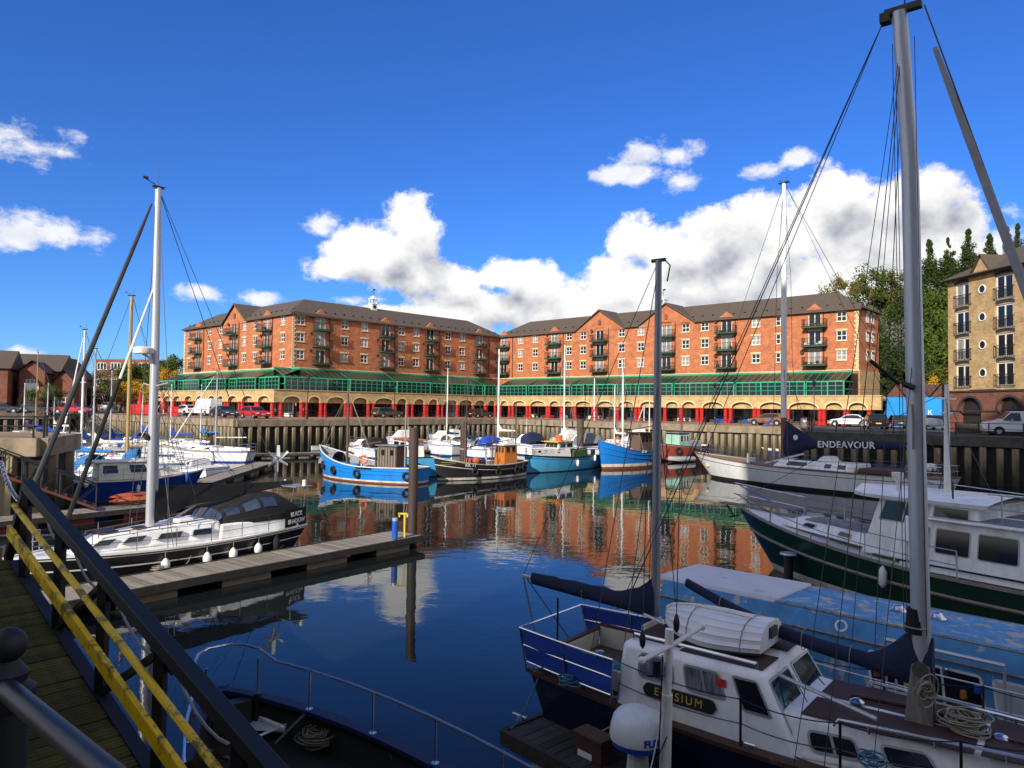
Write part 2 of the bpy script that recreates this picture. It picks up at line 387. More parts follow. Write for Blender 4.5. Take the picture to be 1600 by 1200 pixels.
def sheet_mat():
    """timber and steel piles: grey above, black and weed green below the tide mark"""
    m = bpy.data.materials.new('tidal_pile'); m.use_nodes = True; t = m.node_tree; L = t.links.new; p = t.nodes['Principled BSDF']
    p.inputs['Roughness'].default_value = .85
    tc = nd('ShaderNodeTexCoord', t); g = nd('ShaderNodeNewGeometry', t); s = nd('ShaderNodeSeparateXYZ', t); L(g.outputs['Position'], s.inputs[0])
    n = nd('ShaderNodeTexNoise', t); n.inputs['Scale'].default_value = 2.2; n.inputs['Detail'].default_value = 7
    mp = nd('ShaderNodeMapping', t); mp.inputs['Scale'].default_value = (1, 1, .35); L(g.outputs['Position'], mp.inputs[0]); L(mp.outputs[0], n.inputs['Vector'])
    z = mth('ADD', s.outputs[2], mth('MULTIPLY', mth('SUBTRACT', n.outputs['Fac'], .5, tree=t), 1.9, tree=t), tree=t)
    cr = nd('ShaderNodeValToRGB', t); L(mth('DIVIDE', z, 3.6, tree=t), cr.inputs[0]); e = cr.color_ramp.elements
    e[0].position = .12; e[0].color = (.025, .022, .014, 1); e[1].position = .75; e[1].color = (.27, .21, .14, 1)
    for pos, c in ((.3, (.06, .055, .02, 1)), (.42, (.13, .10, .05, 1)), (.55, (.20, .15, .09, 1))):
        q = e.new(pos); q.color = c
    n2 = nd('ShaderNodeTexNoise', t); n2.inputs['Scale'].default_value = 6; n2.inputs['Detail'].default_value = 6
    mp2 = nd('ShaderNodeMapping', t); mp2.inputs['Scale'].default_value = (1, 1, .12); L(g.outputs['Position'], mp2.inputs[0]); L(mp2.outputs[0], n2.inputs['Vector'])
    vm = nd('ShaderNodeVectorMath', t, operation='SCALE'); L(cr.outputs[0], vm.inputs[0]); L(mth('ADD', .45, mth('MULTIPLY', n2.outputs['Fac'], 1.1, tree=t), tree=t), vm.inputs['Scale'])
    L(vm.outputs[0], p.inputs['Base Color']); return m
tidal = sheet_mat()
dpile = M('black_backing', (.022, .018, .013), .9, var=.4, scale=2)

def quay_section(a, b, label, spacing=1.0, pile=(.42, .32), ztop=2.85, cop=(.8, .45), mi=concrete, flip=False, piles=True):
    """coping beam, dark backing wall and a row of piles; the water lies to the right of a->b"""
    a, b = V((*a, 0)), V((*b, 0)); L_ = (b-a).length
    root = thing('quay_wall', label, 'quay wall', tuple(a)); T = frame_M((0, 0, 0), b-a)
    m = MB(); m.box((L_/2, .3, (ztop-1)/2), (L_, .6, ztop+1)); m.build('backing', dpile, root, M=T)
    sg = 6.0; k = max(1, round(L_/sg)); cop_me = MB().box((0, 0, 0), (L_/k-.02, cop[1], cop[0])).mesh('coping_block', mi)
    for i in range(k):
        put('coping_block', cop_me, root, T @ Matrix.Translation(((i+.5)*L_/k, cop[1]/2-.32, QZ+.02-cop[0]/2)), bevel=.03, seg=1)
    if piles:
        pm = MB(); h = ztop+.9; w, d = pile
        pts = [(-w/2, 0), (-w/2*.75, -d), (w/2*.75, -d), (w/2, 0)]
        pm.add([(x, y, -.6) for x, y in pts]+[(x, y, ztop) for x, y in pts], [(0,1,5,4),(1,2,6,5),(2,3,7,6),(4,5,6,7)])
        me = pm.mesh('pile', tidal); n = int(L_/spacing)
        for i in range(n):
            h = 1 - rnd.random()*.07 if spacing > .8 else 1
            put('pile', me, root, T @ Matrix.Translation(((i+.5)*L_/n+rnd.uniform(-.05, .05)*(spacing > .8), 0, 0)) @ Matrix.Diagonal((1, 1+rnd.uniform(-.1, .1), h, 1)))
    return root
quay_section((-29.7,77), (-2.4,105.5), 'quay wall of widely spaced grey timber piles behind the big blue fishing boat', 1.02, (.42,.34))
quay_section((-2.4,105.5), (30.9,74.1), 'tan quay wall of close piles under the right-hand row of arches', .82, (.52,.26))
quay_section((-61.7,102.7), (-29.7,77), 'sunlit ribbed quay wall below the parked white van and red hatchback', .74, (.46,.22))
quay_section((-68.5,95.6), (-61.7,102.7), 'short shaded quay wall at the far left corner of the dock', 1.2)
quay_section((-100,62), (-68.5,95.6), 'quay wall below the red brick houses on the far left', 1.2)
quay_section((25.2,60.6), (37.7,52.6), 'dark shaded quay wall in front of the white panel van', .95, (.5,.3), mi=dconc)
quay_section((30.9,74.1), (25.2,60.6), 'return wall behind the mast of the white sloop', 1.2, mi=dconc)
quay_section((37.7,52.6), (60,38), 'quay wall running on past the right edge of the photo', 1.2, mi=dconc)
q = quay_section((-40,31), (-21.7,33), 'concrete jetty head with black railing at the left edge', 2.2, (.35,.35), ztop=2.9, cop=(.85,.7), mi=concrete)
quay_section((-21.7,33), (-23.5,38.5), 'right flank of the concrete jetty head at the left edge', 2.2, (.35,.35), ztop=2.9, cop=(.85,.7), mi=concrete)
quay_section((-23.5,38.5), (-100,44), 'back side of the concrete jetty at the left', 2.2, piles=False)
quay_section((-8.9,10.6), (-9.6,12), 'quay corner where the near gangway starts', 2.2, piles=False)
for a, b in (((-3.2,2.9),(-8.9,10.6)), ((-.5,1.45),(-3.2,2.9)), ((3,-1.5),(-.5,1.45)), ((60,-10),(3,-1.5))):
    quay_section(a, b, 'quay wall directly beneath the viewpoint', 2.2, piles=False)

def railing(a, b, label, n, h=1.05, z=QZ, rails=(1.0, .55), r=.022, pr=.03, off=.25, knob=False):
    a, b = V((*a, z)), V((*b, z)); L_ = (b-a).length; root = thing('railing', label, 'railing', tuple(a)); T = frame_M((0, 0, 0), b-a)
    for i, rh in enumerate(rails):
        put('rail', MB().tube([(0, off, rh), (L_, off, rh)], r, 5).mesh('rail', black), root, T)
    pm = MB().tube([(0, 0, 0), (0, 0, h)], pr, 6)
    if knob: pm.sphere((0, 0, h+.03), .06, 8)
    pm = pm.mesh('post', black)
    for i in range(n+1): put('post', pm, root, T @ Matrix.Translation((L_*i/n, off, 0)))
    return root
railing((-29.7,77), (-2.4,105.5), 'thin black railing on the quay behind the blue fishing boat', 14)
railing((-2.4,105.5), (30.9,74.1), 'black railing along the right-hand promenade', 18)
railing((-61.7,102.7), (-29.7,77), 'black railing beside the parked red hatchback and white van', 16)
railing((25.2,60.6), (37.7,52.6), 'black post railing in front of the white panel van', 7, pr=.05)
railing((37.7,52.6), (60,38), 'railing continuing past the right edge', 8, pr=.05)
railing((30.9,74.1), (25.2,60.6), 'railing on the return of the quay behind the sloop mast', 6, pr=.05)
railing((-40,31), (-21.7,33), 'black pipe railing on the concrete jetty head', 8, r=.035, pr=.05)
railing((-21.9,33.2), (-23.5,38.5), 'pipe railing along the flank of the jetty head', 3, r=.035, pr=.05)
railing((-68.5,95.6), (-61.7,102.7), 'railing in front of the car ramp at the far left corner', 4)
railing((-100,62), (-68.5,95.6), 'railing in front of the brick houses at the far left', 18)

# ------------------------------------------------------------------ street lamps
def lamp_mesh():
    t = thing('street_lamp', '', 'street lamp')
    MB().lathe([(.11,0),(.11,.7),(.07,.8),(.045,.9),(.04,4.2),(.07,4.25),(.03,4.35)], 8).build('post', black, t)
    m = MB(); m.lathe([(.10,4.35),(.20,4.75),(.20,4.78)], 6); m.build('lantern', glass, t)
    MB().lathe([(.26,4.78),(.20,4.88),(.06,5.0),(.02,5.12)], 6).build('lantern_cap', black, t)
    return t
lamp0 = lamp_mesh()
LG = 'black street lamps along the promenade'
first = True
for px, y, lab in ((480,83,'black lantern post on the quay corner beside the red hatchback'), (616,96,'lamp post on the left promenade above the blue fishing boat'),
                   (914,99,'lamp post on the right promenade above the blue trawler'), (1117,86.5,'lamp post between the two blue shopfronts'),
                   (1272,76,'tall lamp post beside the litter bin on the right quay'), (134,118,'lamp post standing up beside the red brick houses'),
                   (652,115,'far lamp post near the inner corner of the arcade')):
    p = D(px, 650, y)
    if first: lamp0.location = (p.x, p.y, QZ); lamp0['label'] = lab; lamp0['group'] = LG; first = False
    else: dup(lamp0, (p.x, p.y, QZ), 0, lab, group=LG)

# ------------------------------------------------------------------ the big apartment building
A1 = V((-31.3, 93.9, 0)); u = V((.727, -.686, 0)).normalized(); v2 = V((.692, .721, 0)).normalized()
ua = math.atan2(u.y, u.x); va = math.atan2(v2.y, v2.x)
C0, C1, C2, C3 = V((-2.4,132.1,0)), V((-31.5,101.7,0)), V((43.3,89,0)), V((-58.6,127.2,0))
A0, A2, A3 = V((-2.1,124.3,0)), V((43.6,81.1,0)), V((-61.3,122.2,0))
A2 = V((38,86.4,0)) + u*6.2
apt = thing('apartment_building', 'long L-shaped red brick apartment block with green conservatory and red-columned arcade', 'apartment building', tuple(A1))
AL = Matrix.Translation(-A1)
def tpx(A, d, px, py=560):
    r_ = ray(px, py); k = r_.x/r_.y      # (A.x + d.x t) = k (A.y + d.y t)
    return (k*A.y - A.x)/(d.x - k*d.y)

def holed(mb, L_, z0, z1, holes, depth=.14, mi=0, mir=None):
    """wall at y=0 facing -y with rectangular openings (x0,x1,z0,z1) and their reveals"""
    xs = sorted({0, L_, *[h[0] for h in holes], *[h[1] for h in holes]}); zs = sorted({z0, z1, *[h[2] for h in holes], *[h[3] for h in holes]})
    for i in range(len(xs)-1):
        for j in range(len(zs)-1):
            cx, cz = (xs[i]+xs[i+1])/2, (zs[j]+zs[j+1])/2
            if any(h[0] < cx < h[1] and h[2] < cz < h[3] for h in holes): continue
            mb.add([(xs[i],0,zs[j]),(xs[i+1],0,zs[j]),(xs[i+1],0,zs[j+1]),(xs[i],0,zs[j+1])], [(0,1,2,3)], mi)
    for x0, x1, a, b in holes:
        mb.add([(x0,0,a),(x1,0,a),(x1,depth,a),(x0,depth,a)], [(0,1,2,3)], mi); mb.add([(x0,0,b),(x1,0,b),(x1,depth,b),(x0,depth,b)], [(3,2,1,0)], mi)
        mb.add([(x0,0,a),(x0,0,b),(x0,depth,b),(x0,depth,a)], [(3,2,1,0)], mi); mb.add([(x1,0,a),(x1,0,b),(x1,depth,b),(x1,depth,a)], [(0,1,2,3)], mi)

def win_mesh(w, h, cols=2, rows=2, lintel=True, fw=.085, frame=None):
    m = MB()
    for x in [-w/2+fw/2, w/2-fw/2]+[-w/2+w*i/cols for i in range(1, cols)]: m.box((x, .09, 0), (fw, .06, h))
    for z in [-h/2+fw/2, h/2-fw/2]+[-h/2+h*i/rows for i in range(1, rows)]: m.box((0, .088, z), (w, .05, fw*.9))
    if lintel:
        m.box((0, -.02, h/2+.11), (w+.25, .08, .22), 1); m.box((0, -.04, -h/2-.05), (w+.2, .12, .1), 1)
    return m.mesh('window', [frame or white, stone])
WINS = {'w': (1.22, 1.25), 'd': (1.65, 2.05)}
win_me = win_mesh(*WINS['w']); door_me = win_mesh(*WINS['d'], 2, 1, True, .1)
pane_me = {k: {g: MB().box((0, .11, 0), (a-.05, .02, b-.05)).mesh('pane', g_) for g, g_ in (('g', glass), ('c', glassc))} for k, (a, b) in WINS.items()}
slab_me = MB().box((0, -.58, -1.15), (3.0, 1.16, .16)).box((0, -.58, -1.03), (2.7, 1.0, .08)).mesh('balcony', [dgreen])
def rail_mesh():
    m = MB(); 
    for x in [-1.42+i*.142 for i in range(21)]: m.bar((x, -1.1, -1.05), (x, -1.1, -.1), .022)
    for s_ in (-1, 1):
        for k in range(7): m.bar((s_*1.45, -k*.16-.1, -1.05), (s_*1.45, -k*.16-.1, -.1), .022)
        m.bar((s_*1.45, 0, -.1), (s_*1.45, -1.1, -.1), .05)
    m.bar((-1.47, -1.1, -.1), (1.47, -1.1, -.1), .05); m.bar((-1.47, -1.1, -1.0), (1.47, -1.1, -1.0), .04)
    return m.mesh('railing', black)
rail_me = rail_mesh()
dish_me = MB().lathe([(.02,0),(.2,.04),(.28,.12),(.26,.12),(.02,.03)], 10, T=Matrix.Rotation(R(80), 4, 'X')).mesh('satellite_dish', iron)
chair_me = MB().box((0,0,.42),(.4,.4,.04)).box((0,.19,.65),(.4,.03,.4)).box((-.18,-.18,.2),(.03,.03,.4)).box((.18,-.18,.2),(.03,.03,.4)).mesh('chair_tmp', white)
ROWS = (12.55, 15.05, 17.5)
def wing(A, B, wpx, bpx, gables=(), thick=8.5, ends=(True, True), ztop=18.45, zr=21.3, hip=(True, True), quoin=(False, False), small=()):
    d = (B-A).normalized(); L_ = (B-A).length; T = AL @ frame_M(A, d); inv = []
    holes = []; plc = []
    for px in wpx:
        x = tpx(A, d, px)
        for z in ROWS: holes.append((x-.61, x+.61, z-.62, z+.62)); plc.append(('w', x, z))
    for px in bpx:
        x = tpx(A, d, px)
        for z in ROWS: holes.append((x-.82, x+.82, z-1.15, z+.9)); plc.append(('d', x, z-.125))
    m = MB(); holed(m, L_, 7.0, ztop, holes)
    if ends[0]: m.add([(0,0,7),(0,thick,7),(0,thick,ztop),(0,0,ztop)], [(0,1,2,3)])
    if ends[1]: m.add([(L_,0,7),(L_,thick,7),(L_,thick,ztop),(L_,0,ztop)], [(3,2,1,0)])
    m.add([(0,thick,7),(L_,thick,7),(L_,thick,ztop),(0,thick,ztop)], [(3,2,1,0)])
    for c, hw, hz in gables:    # brick gable ends standing proud, rising above the eave
        x = tpx(A, d, c); m.ext([(x-hw, ztop-.4),(x+hw, ztop-.4),(x+hw, ztop),(x, ztop+hz),(x-hw, ztop)], -.06, .6)
    for px in bpx:
        x = tpx(A, d, px)
        if not any(abs(x-tpx(A, d, g[0])) < g[1] for g in gables): m.ext([(x-1.25, ztop-.25),(x+1.25, ztop-.25),(x+1.25, ztop),(x, ztop+.95),(x-1.25, ztop)], -.12, .3)
    m.build('wall', red_brick, apt, M=T)
    # bands and quoins
    s = MB(); s.box((L_/2, -.05, 10.62), (L_+.1, .14, .2))
    for e, q_ in ((0, quoin[0]), (L_, quoin[1])):
        if q_:
            for i in range(26): s.box((e+(.16 if e == 0 else -.16)*(1 if i % 2 else 1.6), -.02, 10.9+i*.295), (.34*(1 if i % 2 else 1.5), .1, .25))
    s.build('stone_band', stone, apt, M=T)
    for px in [p+ (14 if A is not C3 else 9) for p in bpx]:
        x = tpx(A, d, px); MB().tube([(x, -.08, 10.7), (x, -.08, ztop)], .05, 5).build('drainpipe', black, apt, M=T)
    for k, x, z in plc:
        o = put('window' if k == 'w' else 'balcony_door', win_me if k == 'w' else door_me, apt, T @ Matrix.Translation((x, 0, z)))
        put('pane', pane_me[k]['c' if rnd.random() < (.3 if k == 'w' else .2) else 'g'], o)
        if k == 'd':
            b = put('balcony', slab_me, apt, T @ Matrix.Translation((x+.15, 0, z+.03))); put('railing', rail_me, b)
            if rnd.random() < .7: put('satellite_dish', dish_me, b, Matrix.Translation((-1.7, -.15, .7)))
            if rnd.random() < .8: 
                f = MB()
                for _ in range(rnd.randint(2, 5)): f.sphere((rnd.uniform(-1.2, 1.2), -rnd.uniform(.5, .9), -.9+rnd.uniform(0, .25)), rnd.uniform(.12, .26), 6)
                f.build('planter', rnd.choice([iron, dgreen, white, brownwood]), b)
    # hipped roof with eaves
    o_ = .45; T2 = thick/2; ze = ztop-.05; sl = (zr-ze)/(T2+o_)
    gr = sorted((tpx(A, d, g[0])-g[1]-.1, tpx(A, d, g[0])+g[1]+.1) for g in gables)
    r0 = (T2 if hip[0] else -o_, T2, zr); r1 = (L_-T2 if hip[1] else L_+o_, T2, zr)
    rm = MB(); c = [(-o_,-o_,ze),(L_+o_,-o_,ze),(L_+o_,thick+o_,ze),(-o_,thick+o_,ze)]
    cc = [(-o_,0,ze+sl*o_),(L_+o_,0,ze+sl*o_)]
    rm.add(c+[r0, r1]+cc, [(6,7,5,4),(1,2,5,7),(2,3,4,5),(3,0,6,4)])
    x = -o_
    for a_, e_ in gr+[(L_+o_, 0)]:
        rm.add([(x,-o_,ze),(a_,-o_,ze),(a_,0,ze+sl*o_),(x,0,ze+sl*o_)], [(0,1,2,3)]); rm.add([(x,-o_,ze),(a_,-o_,ze),(a_,0,ze),(x,0,ze)], [(3,2,1,0)])
        rm.add([(x,-o_,ze),(x,-o_,ze-.2),(a_,-o_,ze-.2),(a_,-o_,ze)], [(0,1,2,3)])
        x = e_
    rm.build('roof', rooft, apt, M=T)
    fm = MB(); n = int(L_/1.3)
    for i in range(n): 
        if not any(a_ < i*L_/n < e_ for a_, e_ in gr): fm.box((i*L_/n, -o_+.25, ze-.14), (.12, .35, .12))
    tag(fm.build('gutter_brackets', black, apt, M=T), kind='stuff')
    tl = MB(); nn = int(L_/1.6)
    for i in range(nn):
        x = (i+.5)*L_/nn; tl.box((x, -o_+1.0, ze+.75), (.25, .2, .12))
    tag(tl.build('roof_vents', black, apt, M=T), kind='stuff')
    for cpx, hw, hz in gables:
        x = tpx(A, d, cpx); gz = ztop+hz; run = (gz-ze)/(zr-ze)*(T2+o_)-o_+.4
        g = MB(); w_ = hw+.35; zb = ztop-.1
        for y0 in (-.4,): g.add([(x-w_,y0,zb),(x,y0,gz+.22),(x,run+.3,gz+.22),(x-w_,run*.2,zb),(x+w_,y0,zb),(x+w_,run*.2,zb)], [(0,1,2,3),(4,5,2,1)])
        g.add([(x-w_,-.4,zb-.2),(x-w_,-.4,zb),(x,-.4,gz+.22),(x,-.4,gz+.0)], [(0,1,2,3)]); g.add([(x+w_,-.4,zb-.2),(x+w_,-.4,zb),(x,-.4,gz+.22),(x,-.4,gz+.0)], [(3,2,1,0)])
        g.build('gable_roof', rooft, apt, M=T)
        nm = MB(); nm.ext([(x-.25, ztop+.55),(x+.25, ztop+.55),(x+.25, ztop+1.2),(x, ztop+1.42),(x-.25, ztop+1.2)], -.2, -.15)
        nm.build('gable_niche', dark_brick, apt, M=T)
    return T, d, L_
g2 = wing(C1, C0, (469,538,569,627,650,700,722), (500,602,672,749), quoin=(True, False), ends=(False, True))
g1 = wing(C0, C2, (813,836,889,911,971,1001,1071,1101,1181,1219,1315), (787,866,937,1041,1135,1273), gables=((937,4.7,2.9),(1041,4.7,2.9)), quoin=(False, True), thick=8.0)
g3 = wing(C3, C1, (295,327,344,381,398,441), (309,364,416), gables=((366,3.9,2.7),), quoin=(True, False), ends=(True, False))
# windows in the right end wall
Te = AL @ frame_M(C2, (-(C2-C0).normalized().y, (C2-C0).normalized().x))
for x in (3.2, 5.3):
    for z in ROWS:
        o = put('window', win_me, apt, Te @ Matrix.Translation((x, -.13, z)) @ Matrix.Diagonal((.8, 1, 1, 1))); put('pane', pane_me['w']['g'], o)
MB().box((4, -.06, 8.9), (8.1, .1, 3.4)).build('end_wall_base', tan_brick, apt, M=Te)
# cupolas
for T, x, lab in ((g2[0], tpx(C1, g2[1], 606, 480), 0), (g1[0], tpx(C0, g1[1], 1014, 480), 1)):
    c = MB(); c.box((0,0,.35),(1.0,1.0,1.1)); c.box((0,0,.95),(1.15,1.15,.1)); 
    for sx in (-1, 1):
        for sy in (-1, 1): c.box((sx*.4, sy*.4, 1.35), (.12, .12, .8))
    c.box((0,0,1.75),(1.1,1.1,.1)); c.lathe([(.68,1.8),(.4,2.1),(.05,2.35)], 4, T=Matrix.Rotation(R(45), 4, 'Z'))
    o = c.build('cupola', white, apt, M=T @ Matrix.Translation((x, 4.1, 21.0)))
    MB().lathe([(.3,0),(.3,.03)], 14, T=Matrix.Translation((0,-.51,.45)) @ Matrix.Rotation(R(90), 4, 'X')).build('clock_face', black, o)
    w_ = MB(); w_.tube([(0,0,2.3),(0,0,3.5)], .03, 5); w_.bar((-.35,0,3.0),(.35,0,3.0),.04); w_.bar((0,-.35,2.8),(0,.35,2.8),.04); w_.box((.2,0,3.35),(.5,.03,.25)); w_.build('weathervane', black, o)

# conservatories
cpane = MB().box((0, 0, 0), (.86, .02, 1.0)).mesh('pane', glass); cpane_r = MB().box((0, 0, 0), (.86, .02, 1.0)).mesh('pane', roofglass)
def conservatory(A, B, x0, x1, zt=10.5, zb=7.25):
    d = (B-A).normalized(); T = AL @ frame_M(A, d); x = x0; k = 0; fr = MB(); floor = MB()
    npan = 0
    while x < x1-2:
        n = [7, 4, 6, 3][k % 4]; dep = [3.3, 2.7][k % 2]; n = min(n, int((x1-x)/.95)); 
        if n < 1: break
        xe = x+n*.95; ze = 9.12
        for i in range(n+1):
            xx = x+i*.95
            fr.bar((xx, -dep, zb), (xx, -dep, ze), .07); fr.bar((xx, -dep, ze), (xx, -.05, zt-.1), .06, .03)
        fr.bar((x, -dep, ze), (xe, -dep, ze), .14, .16); fr.bar((x, -dep, zb+.06), (xe, -dep, zb+.06), .1, .12)
        fr.bar((x, -dep, ze-.55), (xe, -dep, ze-.55), .06); fr.bar((x, -dep, zb+.75), (xe, -dep, zb+.75), .05)
        fr.bar((x, -.05, zt-.03), (xe, -.05, zt-.03), .14, .26)
        for e in (x, xe): fr.bar((e, -dep, ze), (e, 0, ze), .1); fr.box((e, -dep/2, (zb+ze)/2), (.06, dep, .08)); fr.bar((e,-dep,zb),(e,-dep,ze),.15)
        sl = math.atan2(zt-.1-ze, dep-.05); sl_l = math.hypot(zt-.1-ze, dep-.05)
        for i in range(n):
            xc = x+(i+.5)*.95
            # doorways stay open and dark at the block ends
            put('pane', cpane, apt, T @ Matrix.Translation((xc, -dep, (zb+ze)/2)) @ Matrix.Diagonal((1, 1, ze-zb-.1, 1)))
            put('roof_pane', cpane_r, apt, T @ Matrix.Translation((xc, -(dep+.05)/2, (ze+zt-.1)/2)) @ Matrix.Rotation(-(math.pi/2-sl), 4, 'X') @ Matrix.Diagonal((1.02, 1, sl_l, 1)))
            npan += 2
        x = xe; k += 1
    fr.build('conservatory_frame', green, apt, M=T)
    MB().box(((x0+x1)/2, -.06, 8.6), (x1-x0, .05, 3.2)).build('conservatory_shade_panel', roofglass, apt, M=T)  # dark sheet over the beige brick, painted shade for the glazed interior
    return npan
npn = conservatory(C1, C0, -2.75, (C0-C1).length-3.2) + conservatory(C0, C2, 3.2, (C2-C0).length-.1) + conservatory(C3, C1, -2.0, (C1-C3).length+2.75)

# arcade: piers, arches, parapet, terrace, columns
col_me = MB().lathe([(.34,0),(.34,.22),(.27,.3),(.255,1.75),(.32,1.85),(.33,2.0)], 10).mesh('column', redp)
for p in col_me.polygons: p.use_smooth = False
def arcade(A, B, arches, lab, e0=0, e1=0, cols=True, ztop=7.27, shop=True, blues=()):
    d = (B-A).normalized(); L_ = (B-A).length; T = AL @ frame_M(A, d); zs, zc = 5.65, 6.45; m = MB()
    spans = []
    for px, wpx in arches:
        a, b = sorted((tpx(A, d, px-wpx/2, 640), tpx(A, d, px+wpx/2, 640))); a, b = max(a, .2), min(b, L_-.2)
        if b-a > .5: spans.append((a, b))
    spans.sort(); edge = 0
    def strip(x0, x1, z0):
        if x1-x0 > .01: m.add([(x0,0,z0),(x1,0,z0),(x1,0,ztop),(x0,0,ztop)], [(0,1,2,3)]); m.add([(x0,0,z0),(x1,0,z0),(x1,.5,z0),(x0,.5,z0)], [(3,2,1,0)])
    for a, b in spans:
        ring = MB()
        strip(edge, a, zs); w_ = b-a; n = 12; rise = min(zc-zs, w_/2); c = (a+b)/2
        pts = [(c-w_/2*math.cos(math.pi*i/n), zs+rise*math.sin(math.pi*i/n)**.85) for i in range(n+1)]
        for i in range(n):
            (xa, za), (xb, zb_) = pts[i], pts[i+1]
            m.add([(xa,0,za),(xb,0,zb_),(xb,0,ztop),(xa,0,ztop)], [(0,1,2,3)]); m.add([(xa,0,za),(xb,0,zb_),(xb,.5,zb_),(xa,.5,za)], [(3,2,1,0)])
        for i in range(n):
            def o2(p_): 
                dx, dz = p_[0]-c, p_[1]-zs; l = math.hypot(dx, dz); return (p_[0]+dx/l*.2, p_[1]+dz/l*.2)
            pa, pb, qa, qb = pts[i], pts[i+1], o2(pts[i]), o2(pts[i+1])
            ring.add([(pa[0],-.03,pa[1]),(pb[0],-.03,pb[1]),(qb[0],-.03,qb[1]),(qa[0],-.03,qa[1])], [(0,1,2,3)])
        ring.build('arch_ring', stone, apt, M=T)
        if cols:
            for e in (a-.24, b+.24): put('column', col_me, apt, T @ Matrix.Translation((e, .22, QZ)))
        edge = b
    strip(edge, L_, zs)
    m.add([(0,.5,5.6),(L_,.5,5.6),(L_,.5,ztop),(0,.5,ztop)], [(3,2,1,0)]); m.add([(0,0,ztop),(L_,0,ztop),(L_,.5,ztop),(0,.5,ztop)], [(0,1,2,3)])
    m.add([(0,0,5.6),(0,.5,5.6),(0,.5,ztop),(0,0,ztop)], [(0,1,2,3)]); m.add([(L_,0,5.6),(L_,.5,5.6),(L_,.5,ztop),(L_,0,ztop)], [(3,2,1,0)])
    m.build('arcade_wall', buff_brick, apt, M=T)
    MB().box((L_/2, .2, ztop+.03), (L_+.1, .62, .07)).build('parapet_coping', stone, apt, M=T)
    # back wall with shopfronts behind the columns
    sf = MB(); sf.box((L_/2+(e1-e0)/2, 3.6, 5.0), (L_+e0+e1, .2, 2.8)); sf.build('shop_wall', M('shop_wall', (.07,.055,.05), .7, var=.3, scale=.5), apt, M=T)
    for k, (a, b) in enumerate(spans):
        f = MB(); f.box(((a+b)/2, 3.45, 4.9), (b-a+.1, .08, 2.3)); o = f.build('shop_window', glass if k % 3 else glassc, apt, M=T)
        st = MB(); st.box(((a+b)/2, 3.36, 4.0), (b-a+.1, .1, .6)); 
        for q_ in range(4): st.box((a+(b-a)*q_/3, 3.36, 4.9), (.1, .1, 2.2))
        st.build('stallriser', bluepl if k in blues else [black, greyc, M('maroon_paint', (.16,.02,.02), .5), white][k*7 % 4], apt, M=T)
    # terrace slab over the arcade, railing above the parapet
    t = MB(); t.box((L_/2+(min(e1,0)-min(e0,0))/2, 3.4, 6.82), (L_+min(e0,0)+min(e1,0), 6.0, .2)); t.build('terrace_slab', paving, apt, M=T)
    r_ = MB(); n = int(L_/1.6)
    for i in range(n+1): r_.bar((i*L_/n, .3, ztop), (i*L_/n, .3, ztop+.75), .035)
    r_.bar((0,.3,ztop+.75),(L_,.3,ztop+.75),.04); r_.bar((0,.3,ztop+.4),(L_,.3,ztop+.4),.025); r_.build('terrace_railing', black, apt, M=T)
arcade(A1, A0, [(456,27),(491,18),(525,28),(563,23),(600,28),(628,15),(655,16),(677,14),(704,21),(728,21),(750,16),(768,11)], '', -3.6, 3.6)
arcade(A0, A2, [(787,12),(811,19),(840,23),(866,15),(887,14),(911,24),(945,26),(978,24),(1013,26),(1050,20),(1076,20),(1114,32),(1159,32),(1205,36),(1255,44),(1303,27),(1340,28)], '', 3.6, 0, blues=(11,12))
A3 = A1 - u*42
arcade(A3, A1, [(247,12),(261,12),(276,12),(294,12),(312,12),(330,11),(344,9),(363,15),(387,19),(412,19)], '', 0, -3.6)
# covered links filling the terrace corners
MB().add([tuple(p+V((0,0,6.9))) for p in (A1, A0, C0, C1)], [(0,1,2,3)]).add([tuple(p+V((0,0,6.895))) for p in (A0, A2, C2, C0)], [(0,1,2,3)]).build('terrace_slab', paving, apt, M=AL)
MB().box((0, .1, 6.75), (7, .1, 1.1)).box((0,3,6.75),(7,6,.2)).build('right_end_link', buff_brick, apt, M=AL @ frame_M(A2+V((2.6,2.6,0)), (1,.5,0)))

